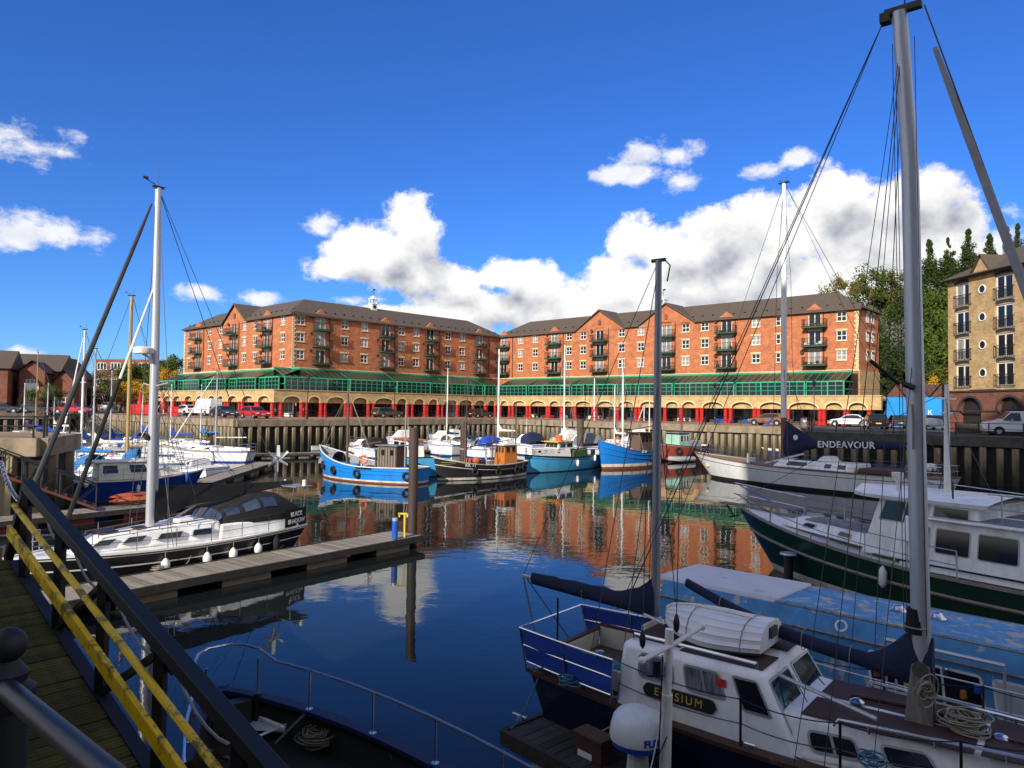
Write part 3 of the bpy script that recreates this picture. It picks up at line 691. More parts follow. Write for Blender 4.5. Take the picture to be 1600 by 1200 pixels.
# ------------------------------------------------------------------ beige apartment house on the right
bx = V((40.7, 66.5, 0)); bd = V((.13, -.99, 0)).normalized()
bh = thing('apartment_house', 'beige brick apartment house with juliet balconies and dark arched ground floor', 'apartment house', tuple(bx))
BT = Matrix.Translation(-bx) @ frame_M(bx, bd)
def beige():
    L_ = 22.0; th = 14; z1 = 17.7
    cols = [1.9, 6.5, 11.5, 16]; zr = [9.3, 11.9, 14.45, 16.6]; zr = [8.75, 11.2, 13.65, 16.15]
    holes = [(c-.9, c+.9, z-1.0, z+1.0) for c in cols for z in zr]
    m = MB(); holed(m, L_, 7.45, z1, holes); 
    m.add([(0,0,7.45),(0,th,7.45),(0,th,z1),(0,0,z1)], [(0,1,2,3)]); m.add([(L_,0,7.45),(L_,th,7.45),(L_,th,z1),(L_,0,z1)], [(3,2,1,0)])
    m.ext([(4.1-1.1, z1-.05),(4.1+1.1, z1-.05),(4.1, z1+1.5)], -.1, .6); m.box((4.1, -.03, 12.6), (2.9, .1, 10.2))
    m.build('wall', tan_brick, bh, M=BT)
    b = MB(); ah = []
    # arched openings in the base
    z0, zt = QZ, 7.3; edge = 0
    for c in (2.6, 6.9, 11.6, 16.4):
        ring = MB(); a, e = c-1.25, c+1.25; zs = 5.7
        b.add([(edge,0,z0),(a,0,z0),(a,0,zt),(edge,0,zt)], [(0,1,2,3)]); n = 12
        pts = [(c-1.25*math.cos(math.pi*i/n), zs+1.1*math.sin(math.pi*i/n)) for i in range(n+1)]
        for i in range(n):
            (xa, za), (xb, zb_) = pts[i], pts[i+1]
            b.add([(xa,0,za),(xb,0,zb_),(xb,0,zt),(xa,0,zt)], [(0,1,2,3)]); b.add([(xa,0,za),(xb,0,zb_),(xb,.4,zb_),(xa,.4,za)], [(3,2,1,0)])
            k = 1.17; qa = (c+(xa-c)*k, zs+(za-zs)*k); qb = (c+(xb-c)*k, zs+(zb_-zs)*k)
            ring.add([(xa,-.04,za),(xb,-.04,zb_),(qb[0],-.04,qb[1]),(qa[0],-.04,qa[1])], [(0,1,2,3)])
        for q_ in (a, e): b.add([(q_,0,z0),(q_,.4,z0),(q_,.4,zs),(q_,0,zs)], [(0,1,2,3)])
        d_ = MB(); d_.box((c, .4, 5.2), (2.5, .06, 3.2)); d_.box((c, .35, 5.2), (.06, .06, 3.1)); d_.box((c,.35,5.7),(2.5,.06,.08)); d_.build('arched_door', M('dark_brown_door', (.022,.017,.015), .6), bh, M=BT)
        ring.build('arch_ring', M('slate_brick', (.035,.032,.035), .8), bh, M=BT); edge = e
    b.add([(edge,0,z0),(L_,0,z0),(L_,0,zt),(edge,0,zt)], [(0,1,2,3)]); b.add([(0,0,z0),(0,th,z0),(0,th,zt),(0,0,zt)], [(0,1,2,3)])
    b.build('base_wall', dark_brick, bh, M=BT)
    s = MB(); s.box((L_/2, -.03, 7.37), (L_+.1, .14, .15)); s.box((L_/2,-.03,5.6),(L_+.1,.1,.1)); s.build('string_course', MATS['slate_brick'], bh, M=BT)
    fr = win_mesh(1.8, 2.0, 2, 1, False, .12); pn = MB().box((0, .11, 0), (1.75, .02, 1.95)).mesh('pane', glass)
    pnc = MB().box((-.35, .108, 0), (1.0, .02, 1.95)).box((.5,.112,0),(.7,.02,1.95),1).mesh('pane', [glassc, glass])
    hd = MB()
    for i in range(8):
        a = -1.05+i*.2625; hd.add([(a,-.02,1.02+.12*(1-(a/1.05)**2)),(a+.2625,-.02,1.02+.12*(1-((a+.2625)/1.05)**2)),(a+.2625,-.02,1.3+.12*(1-((a+.2625)/1.05)**2)),(a,-.02,1.3+.12*(1-(a/1.05)**2))], [(0,1,2,3)])
    hd = hd.mesh('arched_lintel', MATS['slate_brick'])
    jb = MB(); 
    for z in (-.98, -.02): jb.bar((-1.02,-.16,z),(1.02,-.16,z),.04)
    for s_ in (-1, 1):
        for z in (-.98,-.02): jb.bar((s_*1.02,0,z),(s_*1.02,-.16,z),.04)
    for i in range(12):
        x = -1.02+i*2.04/11; jb.bar((x,-.16,-.98),(x,-.16,-.02),.025)
    for i in range(5):
        for zz in (-.9,-.6,-.3): jb.bar((-.85+i*.38,-.165,zz),(-.85+i*.38+.3,-.165,zz+.25),.015); jb.bar((-.85+i*.38,-.165,zz+.25),(-.85+i*.38+.3,-.165,zz),.015)
    jb = jb.mesh('juliet_railing', black)
    for c in cols:
        for z in zr:
            o = put('balcony_window', fr, bh, BT @ Matrix.Translation((c, 0, z))); put('pane', pn if rnd.random() < .55 else pnc, o); put('juliet_railing', jb, o); put('lintel', hd, o)
    rw = MB().torus((0,0,0), .36, .06, Matrix.Rotation(R(90), 4, 'X'), 16, 6).mesh('round_window', white)
    rp = MB().lathe([(.35,-.02),(.35,.02)], 16, T=Matrix.Rotation(R(90), 4, 'X')).mesh('pane', glass)
    for x in (4.2, 13.8):
        for z in (8.95, 11.4, 13.85, 16.3):
            o = put('round_window', rw, bh, BT @ Matrix.Translation((x, -.1, z))); put('pane', rp, o)
    r_ = MB(); o_ = .5; c = [(-o_,-o_,z1),(L_+o_,-o_,z1),(L_+o_,th+o_,z1),(-o_,th+o_,z1)]
    r_.add(c+[(5.5, th/2, 21.9), (L_-5, th/2, 21.9)], [(0,1,5,4),(1,2,5),(2,3,4,5),(3,0,4),(3,2,1,0)])
    g = [(4.1-1.35,-.3,z1-.1),(4.1,-.3,z1+1.75),(4.1,3.0,z1+1.75),(4.1+1.35,-.3,z1-.1)]
    r_.add(g, [(0,1,2),(1,3,2)])
    r_.build('roof', rooft, bh, M=BT)
    dp = MB(); dp.tube([(9.0,-.1,QZ),(9.0,-.1,z1)], .06, 6); dp.tube([(L_,-.55,z1-.05),(0,-.55,z1-.05)], .07, 6); dp.build('drainpipe', black, bh, M=BT)
beige()

# ------------------------------------------------------------------ low blue workshop between them
p0, p1 = D(1384, 640, 84), D(1492, 640, 78)
bw = thing('workshop', 'low bright blue workshop with brown corrugated roofs and white lettering', 'workshop', (p0.x, p0.y, QZ))
dx = V((p1.x-p0.x, p1.y-p0.y, 0)); T = frame_M((0, 0, 0), dx); L_ = dx.length
skyb = M('sky_blue_cladding', (.02, .25, .62), .5, var=.08, scale=.6)
MB().box((L_/2, 4, 1.75), (L_, 8, 3.5)).build('wall', skyb, bw, M=T)
cor = M('brown_corrugated', (.10, .045, .03), .7, var=.3, scale=2)
for i in range(3):
    m = MB(); w_ = L_/3; x0 = i*w_
    n = 14
    rows = [[(x0+w_*k/(2*n), y, 3.55+ (1.5*(1-abs(k-n)/n)) + (.05 if k % 2 else 0)) for k in range(2*n+1)] for y in (-.3, 8)]
    m.grid(rows); m.add([(x0,-.02,3.5),(x0+w_,-.02,3.5),(x0+w_/2,-.02,5.0)], [(0,1,2)]); m.build('roof', cor, bw, M=T)
text('K', .8, white, 'lettering', bw, T @ face_M((L_*.66,-.02,1.75), (1,0,0), (0,0,1)), .01)
MB().bar((L_*.56,-.02,3.0),(L_*.54,-.02,2.2),.08).bar((L_*.5,-.02,2.7),(L_*.58,-.02,2.72),.07).bar((L_*.5,-.02,2.2),(L_*.57,-.02,2.22),.07).build('white_lettering', white, bw, M=T)

# ------------------------------------------------------------------ brick houses on the far left
orangeb = brick_mat('house_brick', (.20,.055,.03), (.15,.045,.025), (.2,.12,.08))
def brick_house(loc, rz, W_, Dp, wall_h, ridge, label, gable=True, cols=2, cream_band=False):
    t = thing('brick_house', label, 'house', loc, rz)
    holes = [(W_*(i+.5)/cols-.75, W_*(i+.5)/cols+.75, .9+j*2.55, 2.3+j*2.55) for i in range(cols) for j in range(int(wall_h//2.5))]
    m = MB(); holed(m, W_, 0, wall_h, holes)
    m.add([(0,0,0),(0,Dp,0),(0,Dp,wall_h),(0,0,wall_h)], [(0,1,2,3)]); m.add([(W_,0,0),(W_,Dp,0),(W_,Dp,wall_h),(W_,0,wall_h)], [(3,2,1,0)])
    if gable: m.ext([(0,wall_h),(W_,wall_h),(W_/2,ridge)], 0, .2)
    m.build('wall', orangeb, t)
    r_ = MB(); o_ = .4
    if gable: r_.add([(-o_,-o_,wall_h-.2),(W_/2,-o_,ridge+.2),(W_+o_,-o_,wall_h-.2),(-o_,Dp,wall_h-.2),(W_/2,Dp,ridge+.2),(W_+o_,Dp,wall_h-.2)], [(0,1,4,3),(1,2,5,4)])
    else: r_.add([(-o_,-o_,wall_h-.1),(W_+o_,-o_,wall_h-.1),(W_+o_,Dp+o_,wall_h-.1),(-o_,Dp+o_,wall_h-.1),(-o_,Dp/2,ridge),(W_+o_,Dp/2,ridge)], [(0,1,5,4),(2,3,4,5),(1,2,5),(3,0,4)])
    r_.build('roof', rooft, t)
    wm = win_mesh(1.5, 1.4, 3, 2, False, .09); pm = MB().box((0,.11,0),(1.45,.02,1.35)).mesh('pane', glass)
    for i, h in enumerate(holes):
        o = put('window', wm, t, Matrix.Translation(((h[0]+h[1])/2, 0, (h[2]+h[3])/2))); put('pane', pm, o)
    if cream_band:
        MB().box((W_/2, -.06, wall_h*.62), (W_*.55, .1, 1.1)).build('render_panel', white, t)
    return t
def at(px, y, z=QZ): p = D(px, 640, y); return (p.x, p.y, z)
a_ = R(-38)
brick_house(at(-60,104), R(20), 12, 10, 6.3, 9.0, 'wide brick house with brown hipped roof at the left edge', False, 4)
brick_house(at(28,103), R(20), 3.2, 8, 6.0, 7.4, 'narrow gabled brick bay with a balcony door nearest the left edge', True, 1, True)
brick_house(at(54,112), R(15), 5.4, 10, 5.6, 8.7, 'brick house with tall gable right of the left-edge houses', True, 3)
brick_house(at(82,106), R(15), 2.8, 6, 4.6, 6.2, 'small brick house wing with low gable beside the ramp', True, 1)
brick_house(at(-130,96), R(25), 10, 10, 6.3, 9.0, 'brick house beyond the left edge', False, 3)
def office(px, y, W_, h, label, m_, rz=0, cols=4, rows=3):
    t = thing('office_building', label, 'office building', at(px, y), rz)
    holes = [(W_*(i+.5)/cols-W_/cols*.36, W_*(i+.5)/cols+W_/cols*.36, h*(j+.35)/rows, h*(j+.8)/rows) for i in range(cols) for j in range(rows)]
    m = MB(); holed(m, W_, 0, h, holes); m.add([(W_,0,0),(W_,12,0),(W_,12,h),(W_,0,h)], [(3,2,1,0)]); m.add([(0,0,0),(0,12,0),(0,12,h),(0,0,h)], [(0,1,2,3)])
    m.add([(0,0,h),(W_,0,h),(W_,12,h),(0,12,h)], [(0,1,2,3)]); m.build('wall', m_, t)
    ww, hh = W_/cols*.72, h/rows*.45; wm = win_mesh(ww, hh, 3, 1, False, .16); pm = MB().box((0,.11,0),(ww,.02,hh)).mesh('pane', glass)
    for h_ in holes:
        o = put('window', wm, t, Matrix.Translation(((h_[0]+h_[1])/2, 0, (h_[2]+h_[3])/2))); put('pane', pm, o)
office(146, 190, 16, 13, 'dark red brick office with rows of white windows beyond the ramp', orangeb, R(-8), 4, 3)
office(116, 200, 12, 8.5, 'pale flat-roofed office beyond the lamp post', white, 0, 3, 2)

# ------------------------------------------------------------------ hill
def hill():
    m = MB(); rows = []
    for i in range(29):
        y = 95+i*7; r_ = []
        for j in range(41):
            x = 30+j*5
            s = max(0, min(1, (y-102 + max(0, (x-75))*.9)/45)); s = s*s*(3-2*s)
            e = max(0, min(1, (x-44)/16)); e = e*e*(3-2*e)
            r_.append((x, y, QZ-.4+ 19*s*e + 1.5*math.sin(x*.13)*math.sin(y*.11)*s*e))
        rows.append(r_)
    m.grid(rows); tag(m.build('hillside', M('wooded_hillside', (.03,.04,.012), .95, var=.4, scale=.2), smooth=True), kind='structure')
    return lambda x, y: QZ-.4+19*(lambda s: s*s*(3-2*s))(max(0, min(1, (y-102+max(0, (x-75))*.9)/45)))*(lambda e: e*e*(3-2*e))(max(0, min(1, (x-44)/16)))
hz = hill()

# ------------------------------------------------------------------ trees
def leaf_mat(name, c, c2):
    m = bpy.data.materials.new(name); m.use_nodes = True; t = m.node_tree; L = t.links.new; p = t.nodes['Principled BSDF']; p.inputs['Roughness'].default_value = .85; p.inputs['Specular IOR Level'].default_value = .12
    g = nd('ShaderNodeNewGeometry', t); n = nd('ShaderNodeTexNoise', t); n.inputs['Scale'].default_value = .55; L(g.outputs['Position'], n.inputs['Vector'])
    f = mth('ADD', mth('MULTIPLY', g.outputs['Random Per Island'], .5, tree=t), mth('MULTIPLY', mth('SUBTRACT', n.outputs['Fac'], .25, tree=t), 1.2, tree=t), tree=t, clamp=True)
    x = nd('ShaderNodeMix', t, data_type='RGBA'); L(f, x.inputs['Factor']); x.inputs['A'].default_value = (*c, 1); x.inputs['B'].default_value = (*c2, 1)
    L(x.outputs['Result'], p.inputs['Base Color']); return m
leafs = {'dark': leaf_mat('dark_leaves', (.010,.022,.006), (.045,.068,.014)), 'mid': leaf_mat('mid_leaves', (.016,.04,.007), (.095,.12,.018)),
         'olive': leaf_mat('olive_leaves', (.04,.045,.01), (.17,.13,.025)), 'gold': leaf_mat('golden_leaves', (.25,.13,.01), (.55,.33,.02)),
         'silver': leaf_mat('silver_leaves', (.05,.06,.035), (.14,.15,.10))}
bark = M('bark', (.09,.07,.05), .9, var=.3)
def crown_mesh(kind, seed, rx=3.2, rz=4.2, n=2600, leaf=.38, clumps=26, col='mid'):
    rr = random.Random(seed); m = MB(); cs = []
    for _ in range(clumps):
        while True:
            p = V((rr.uniform(-1,1), rr.uniform(-1,1), rr.uniform(-1,1)))
            if .25 < p.length < 1: break
        kr = 1
        if kind == 'poplar':
            z = rr.uniform(-1, 1); k = (1-max(0,z+.1)/1.1)**.7*.85*rr.uniform(.45,1.15)+.03; p = V((rr.uniform(-k,k), rr.uniform(-k,k), z)); kr = .3+.9*(1-max(0,z))
        cs.append((V((p.x*rx, p.y*rx, p.z*rz)), rr.uniform(.6, 1.25)*(rx*.38 if kind != 'poplar' else rx*.36*kr)))
    for i in range(n):
        c, r_ = rr.choice(cs); a = V((rr.gauss(0,1), rr.gauss(0,1), rr.gauss(0,1))).normalized()
        p = c + a*r_*(rr.random()**.4)*V((1,1,.8 if kind != 'poplar' else 1.6)).length/1.6
        nrm = (a+V((rr.uniform(-.6,.6), rr.uniform(-.6,.6), rr.uniform(-.3,.8)))).normalized()
        x = nrm.cross(V((rr.random(), rr.random(), rr.random()))).normalized(); y = nrm.cross(x); s_ = leaf*rr.uniform(.6, 1.3)
        m.add([p-x*s_*.5, p-y*s_*.3, p+x*s_*.5, p+y*s_*.3], [(0,1,2,3)])
    me = bpy.data.meshes.new('crown'); me.from_pydata(m.v, [], m.f); me.materials.append(leafs[col]); return me
def trunk_mesh(h, r_, n=7, seed=1, spread=2):
    rr = random.Random(seed); m = MB(); m.tube([(0,0,-1),(.1,0,h*.4),(-.1,.1,h*.8),(0,0,h*1.25)], [r_*1.3, r_, r_*.7, r_*.2], 7)
    for i in range(n):
        a = rr.uniform(0, 6.28); z = h*rr.uniform(.45, 1.0); m.tube([(0,0,z),(math.cos(a)*spread*.5, math.sin(a)*spread*.5, z+h*.25),(math.cos(a)*spread, math.sin(a)*spread, z+h*.5)], [r_*.4, r_*.25, r_*.08], 5)
    return m.mesh('trunk', bark)
protos = {}
def tree(kind, loc, sc, label, group):
    if kind not in protos:
        spec = {'poplar': ('poplar', 1.5, 5.2, 7000, .26, 90, 'dark'), 'oak': ('round', 3.6, 3.8, 8000, .34, 30, 'mid'), 'dark': ('round', 3.4, 4.6, 8000, .34, 28, 'dark'),
                'olive': ('round', 2.3, 4.6, 5000, .26, 34, 'olive'), 'gold': ('round', 3.0, 3.4, 5500, .30, 26, 'gold'), 'silver': ('round', 3.2, 4.0, 6000, .28, 30, 'silver'), 'green': ('round', 3.2, 4.0, 7000, .32, 28, 'mid')}[kind]
        k, rx, rz_, n, lf, cl, c = spec; sd_ = sum(map(ord, kind)); h = rz_*.9
        protos[kind] = (trunk_mesh(h, .22, 8, sd_, rx*.6), [crown_mesh(k, sd_+q_, rx, rz_, n, lf, cl, c) for q_ in range(2)], h+rz_*.75)
    tm, cms, ch = protos[kind]
    t = thing('poplar_tree' if kind == 'poplar' else 'tree', label, 'tree', loc, rnd.uniform(0, 6.28), group); t.scale = (sc[0], sc[0], sc[1]) if isinstance(sc, tuple) else (sc,)*3
    put('trunk', tm, t); put('crown', rnd.choice(cms), t, Matrix.Translation((0, 0, ch)))
    return t
def tree_px(kind, px, pytop, y, w, label, group=None, hill_=True):
    """a tree whose top shows at px,pytop when it stands y metres away, w = crown width in metres"""
    p = D(px, pytop, y); z0 = hz(p.x, p.y) if hill_ else QZ
    base = {'poplar': (5.2*.9+5.2*.75+5.6, 3.6), 'oak': (3.8*.9+3.8*.75+4.0, 8), 'dark': (4.6*1.65+4.6, 7.6), 'olive': (4.6*1.65+4.7, 5.4), 'gold': (3.4*1.65+3.5, 6.8), 'silver': (4*1.65+4, 7.2), 'green': (4*1.65+4, 7.2)}[kind]
    h = max(4, p.z-z0)
    tree(kind, (p.x, p.y, z0), (w/base[1], h/base[0]), label, group)
for px, py, y, w in ((1452,370,128,4.4),(1481,368,131,3.6),(1513,354,134,4.2),(1546,362,136,4.6),(1574,350,139,3.4),(1590,345,142,3.6)):
    tree_px('poplar', px, py, y, w, 'tall dark poplar on the ridge, %s' % {1452:'leftmost of the row, beside the big grey mast', 1481:'second from the left of the row', 1513:'third of the row and pointed', 1546:'fourth of the row, next to the forestay', 1574:'fifth of the row above the beige house roof', 1590:'last of the row at the right edge'}[px], 'poplars along the ridge')
HG = 'woodland trees on the hillside'
spec = [('olive',1300,436,122,6,'slim golden-olive tree at the left end of the wood'),('olive',1318,428,125,6,'second slim olive tree at the left end of the wood'),('olive',1340,436,128,6,'yellowing tree rising just right of the apartment roof end'),
 ('green',1365,418,130,9,'rounded green tree on the skyline left of the big grey mast'),('olive',1385,422,132,7,'bare-topped olive tree close to the big grey mast'),('dark',1400,424,134,8,'dark tree on the skyline seen behind the grey mast'),
 ('olive',1432,420,136,8,'olive tree on the skyline right of the grey mast'),('dark',1465,405,136,11,'broad dark tree below the two left poplars'),('dark',1500,398,136,11,'dark tree below the third poplar'),('dark',1530,396,140,11,'dark tree touching the beige house roof'),
 ('green',1330,462,118,9,'green tree in the second rank behind the roof end'),('silver',1375,470,112,9,'silvery grey-leaved tree on the upper slope'),('silver',1390,505,106,8,'silvery shrubby tree halfway down the slope'),('dark',1350,490,110,8,'dark green tree behind the building end wall'),
 ('dark',1440,480,112,9,'dark tree on the slope right of the grey mast'),('oak',1455,510,104,9,'bright green tree beside the beige house wall'),('dark',1420,470,116,9,'dark tree hidden partly by the grey mast'),('oak',1475,480,106,8,'green tree brushing the beige house corner'),
 ('dark',1400,545,98,8,'dark ivy-clad tree above the blue workshop'),('dark',1378,560,97,6,'dark bushy tree beside the end of the arcade'),('oak',1440,560,96,8,'mid-green tree above the blue workshop roof'),('olive',1465,572,93,6,'golden bush-like tree touching the beige house'),('gold',1448,588,91,4,'small orange-leaved tree above the workshop'),
 ('dark',1425,540,100,8,'dark tree directly above the workshop'),('oak',1480,540,99,8,'green tree in the gap beside the beige house'),('dark',1290,470,135,9,'tree crown peeping over the apartment roof end'),('dark',1370,520,101,7,'dark tree close to the brick end wall')]
for k, px, py, y, w, lab in spec: tree_px(k, px, py, y, w, lab, HG)
for i, (px, py, y) in enumerate(((1560,420,140),(1600,400,145),(1410,470,125),(1345,520,112),(1440,440,125),(1475,450,122))):
    tree_px('green', px, py, y, 9, ['tree behind the beige house chimney side','tree at the right edge behind the beige roof','tree in the middle rank behind the grey mast','tree low behind the brick end wall','tree in the middle rank right of the grey mast','tree under the second poplar in the middle rank'][i], HG)
# left trees beside the café
for k, px, py, y, w, lab in (('oak',197,568,140,11,'green tree behind the tall wooden mast'),('dark',183,580,150,9,'darker green tree left of the wooden mast'),('oak',262,553,138,9,'green tree beside the left end of the apartment block'),
   ('dark',246,562,150,8,'green tree behind the grey alloy mast'),('gold',205,592,128,8,'yellow autumn tree right of the ramp'),('gold',190,610,122,6,'low yellow autumn tree beside the road'),('gold',272,575,132,6,'yellowing tree against the brick end of the block'),
   ('oak',278,590,130,6,'green bushy tree touching the conservatory end'),('gold',225,604,124,5,'small yellow tree behind the closed red parasols'),('green',70,618,98,5,'small green tree in front of the brick houses'),('dark',150,632,118,6,'dark hedge-like tree beside the ramp'),('gold',248,600,128,6,'orange tree right of the alloy mast')):
    tree_px(k, px, py, y, w, lab, 'trees at the left end of the quay', False)

# the tall block of flats behind the viewpoint whose shadow lies over the near water
hb = thing('tower_block', 'tall pale block of flats standing on the quay behind the viewpoint', 'tower block', (25, -34, QZ))
HT = Matrix.Rotation(R(-29), 4, 'Z')
def tower():
    L_, h, th = 92, 54, 16; holes = [(2+i*3.5, 3.8+i*3.5, 1.2+j*3, 2.8+j*3) for i in range(26) for j in range(17)]
    xd = V((.875, -.484, 0)); c = V((-12, 0, 0)) - V((.484, .875, 0))*24
    T = Matrix.Translation((-25, 34, 0)) @ frame_M(tuple(c), xd)
    m = MB(); m.add([(0,0,0),(L_,0,0),(L_,0,h),(0,0,h)], [(0,1,2,3)]); m.add([(0,0,0),(0,-th,0),(0,-th,h),(0,0,h)], [(0,1,2,3)]); m.add([(L_,0,0),(L_,-th,0),(L_,-th,h),(L_,0,h)], [(0,1,2,3)])
    m.add([(0,-th,0),(L_,-th,0),(L_,-th,h),(0,-th,h)], [(0,1,2,3)]); m.add([(0,0,h),(L_,0,h),(L_,-th,h),(0,-th,h)], [(0,1,2,3)]); m.build('wall', white, hb, M=T)
    g = MB()
    for a, b, z0, z1 in holes: g.box(((a+b)/2, .03, (z0+z1)/2), (b-a, .06, z1-z0))
    g.build('window_grid', glass, hb, M=T)
tower()
# ------------------------------------------------------------------ boat building kit
antif = M('red_antifouling', (.16,.045,.025), .8, var=.2, scale=3)
antib = M('black_antifouling', (.012,.012,.014), .7, var=.3, scale=3)
boot_white = M('white_boot_top', (.62,.58,.50), .5, var=.1, scale=2, col2=(.22,.16,.09), amt=.4, contrast=.3)
h_white = hull_mat('white_hull', (.72,.71,.69), .25, (.45,.38,.28), .30)
h_navy = hull_mat('navy_hull', (.006,.010,.035), .22, (.03,.03,.04), .3)
h_black = hull_mat('black_hull', (.010,.010,.012), .3, (.05,.04,.03), .32)
h_blue = hull_mat('bright_blue_hull', (.010,.20,.60), .35, (.02,.12,.35), .36)
h_blue2 = hull_mat('trawler_blue_hull', (.008,.16,.52), .4, (.05,.10,.22), .38)
h_cyan = hull_mat('light_blue_hull', (.06,.34,.58), .4, (.10,.20,.25), .36)
h_royal = hull_mat('royal_blue_hull', (.008,.035,.22), .25, (.02,.03,.08), .3)
h_green = hull_mat('racing_green_hull', (.006,.035,.022), .25, (.015,.045,.03), .3)
h_red = hull_mat('rust_red_hull', (.26,.035,.022), .6, (.16,.07,.04), .4)
h_tar = hull_mat('tarred_hull', (.014,.013,.012), .55, (.05,.035,.025), .36)
greydeck = M('grey_nonslip_deck', (.14,.145,.155), .8, var=.12, scale=5)
browndeck = M('brown_deck_paint', (.055,.028,.022), .75, var=.2, scale=5)
aldeck = M('worn_grey_deck', (.25,.24,.22), .8, var=.25, scale=3, col2=(.12,.11,.10), amt=.45, contrast=.3)
trim = M('mahogany_trim', (.06,.026,.016), .55, var=.3, scale=6, col2=(.20,.17,.14), amt=.34, contrast=.15)
gold = M('gold_leaf', (.62,.42,.06), .4, .3)
clear = M('clear_vinyl', (.035,.05,.09), .12, var=.3, scale=2)
curtain = M('net_curtain', (.13,.135,.15), .5, var=.75, scale=4, stretch=(7,7,.25), coat=1., detail=2)
alframe = M('aluminium_window_frame', (.38,.39,.40), .4, .6, var=.1)

class Boat:
    def __init__(s, name, label, cat, stern, bow, B, group=None, L=None):
        st, bo = V((stern[0], stern[1], 0)), V((bow[0], bow[1], 0)); d = bo-st; s.L = L or d.length; c = (st+bo)/2
        if L: c = st + d.normalized()*L/2
        s.rz = math.atan2(d.y, d.x); s.root = thing(name, label, cat, (c.x, c.y, 0), s.rz, group); s.B = B
        s.M = Matrix.Translation((c.x, c.y, 0)) @ Matrix.Rotation(s.rz, 4, 'Z')
    def w(s, p): return s.M @ V(p)
    def hull(s, zb, zm, zs, bands, stern=.7, rake=.9, srake=0., tm=.42, bul=.08, deck=white, inner=white, cap=trim, capw=.09, w0=.78, p=2.2, n=22, tumble=0, deckz=None, capname='gunwale'):
        L, B = s.L, s.B; s.zb, s.zm, s.zs_ = zb, zm, zs
        s.f = lambda t: B/2*((stern+(1-stern)*math.sin(math.pi/2*min(1, t/tm))**.9) if t < tm else max(0, 1-((t-tm)/(1-tm))**p)**.85)
        s.sz = lambda t: zm+(zb-zm)*max(0, (t-.4)/.6)**2+(zs-zm)*max(0, (.4-t)/.4)**2
        s.fx = lambda t, h: -L/2+t*L-rake*(1-h)*t**5+srake*(1-h)*(1-t)**5
        s.fy = lambda t, h: s.f(t)*(w0*(1-.55*t**3)+(1-w0*(1-.55*t**3))*h**.75)
        zk = -.4; ts = [1-(1-i/n)**1.25 for i in range(n+1)]
        mats = []; rows = []
        specs = [('z', zk, None)]+bands
        for side in (1, -1):
            pass
        m = MB()
        def station(t, side):
            top = s.sz(t); out = []
            for kind, val, _ in specs:
                z = val if kind == 'z' else val*top
                z = min(z, top); h = (z-zk)/(top-zk); out.append((s.fx(t, h), side*s.fy(t, h), z))
            return out
        mi = []
        for b in bands:
            if b[2] not in mats: mats.append(b[2])
            mi.append(mats.index(b[2]))
        for side in (1, -1):
            cols = [station(t, side) for t in ts]; k = len(specs)
            rws = [[c[j] for c in cols] for j in range(k)]
            m.grid(rws, mis=mi)
        a, b_ = station(0, 1), station(0, -1)
        for j in range(len(specs)-1): m.add([a[j], b_[j], b_[j+1], a[j+1]], [(0,1,2,3)], mi[j])
        o = m.build('hull', mats, s.root, smooth=True)
        # deck and inner bulwark
        dz = (lambda t: s.sz(t)-bul) if deckz is None else (lambda t: deckz)
        d = MB(); hd = lambda t: (dz(t)+.4)/(s.sz(t)+.4); dy = lambda t: max(0, s.fy(t, hd(t))-.035); dx = lambda t: s.fx(t, hd(t))-.04*t
        r1 = [[(dx(t), q*dy(t), dz(t)) for q in (1, .5, 0, -.5, -1)] for t in ts]; d.grid(r1, 0)
        for sd_ in (1, -1):
            d.grid([[(s.fx(t, 1), sd_*max(0, s.f(t)-.03), s.sz(t)-.005) for t in ts], [(dx(t), sd_*dy(t), dz(t)) for t in ts]], 1)
        d.add([(dx(0)+.02, dy(0), dz(0)), (dx(0)+.02, -dy(0), dz(0)), (s.fx(0,1)+.02, -s.f(0), s.sz(0)-.005), (s.fx(0,1)+.02, s.f(0), s.sz(0)-.005)], [(0,1,2,3)], 1)
        d.build('deck', [deck, inner], s.root)
        if cap:
            c = MB()
            for sd_ in (1, -1):
                pts = [V((s.fx(t, 1), sd_*s.f(t), s.sz(t))) for t in ts]; rws = []
                for i, p_ in enumerate(pts):
                    rws.append([p_+V((0, sd_*.03, -.03)), p_+V((0, sd_*.03, .025)), p_+V((0, -sd_*capw, .025)), p_+V((0, -sd_*capw, -.03))])
                c.grid(rws)
            x = s.fx(0, 1); c.box((x, 0, s.sz(0)), (.1, 2*s.f(0), .055))
            c.build(capname, cap, s.root)
        return s
    def g(s, t, side=1, inset=0, dz=0): return V((s.fx(t, 1), side*(s.f(t)-inset), s.sz(t)+dz))
    def strake(s, zf, r=.035, m=trim, name='rubbing_strake', t0=0, t1=.995, off=.02):
        for side in (1, -1):
            pts = []
            for i in range(19):
                t = t0+(t1-t0)*i/18; z = zf(t) if callable(zf) else s.sz(t)*zf; h = (z+.4)/(s.sz(t)+.4); pts.append((s.fx(t, h), side*(s.fy(t, h)+off), z))
            MB().tube(pts, r, 5).build(name, m, s.root)
    def hullpt(s, t, z, side, off=.01):
        h = (z+.4)/(s.sz(t)+.4); return V((s.fx(t, h), side*(s.fy(t, h)+off), z))
    def hulltext(s, txt, t, z, side, size, m, name='lettering'):
        a, b = s.hullpt(t-.04, z, side), s.hullpt(t+.04, z, side); c = s.hullpt(t, z, side, .03)
        r_ = (b-a) if side < 0 else (a-b); text(txt, size, m, name, s.root, face_M(c, r_, (0,0,1)), .008)
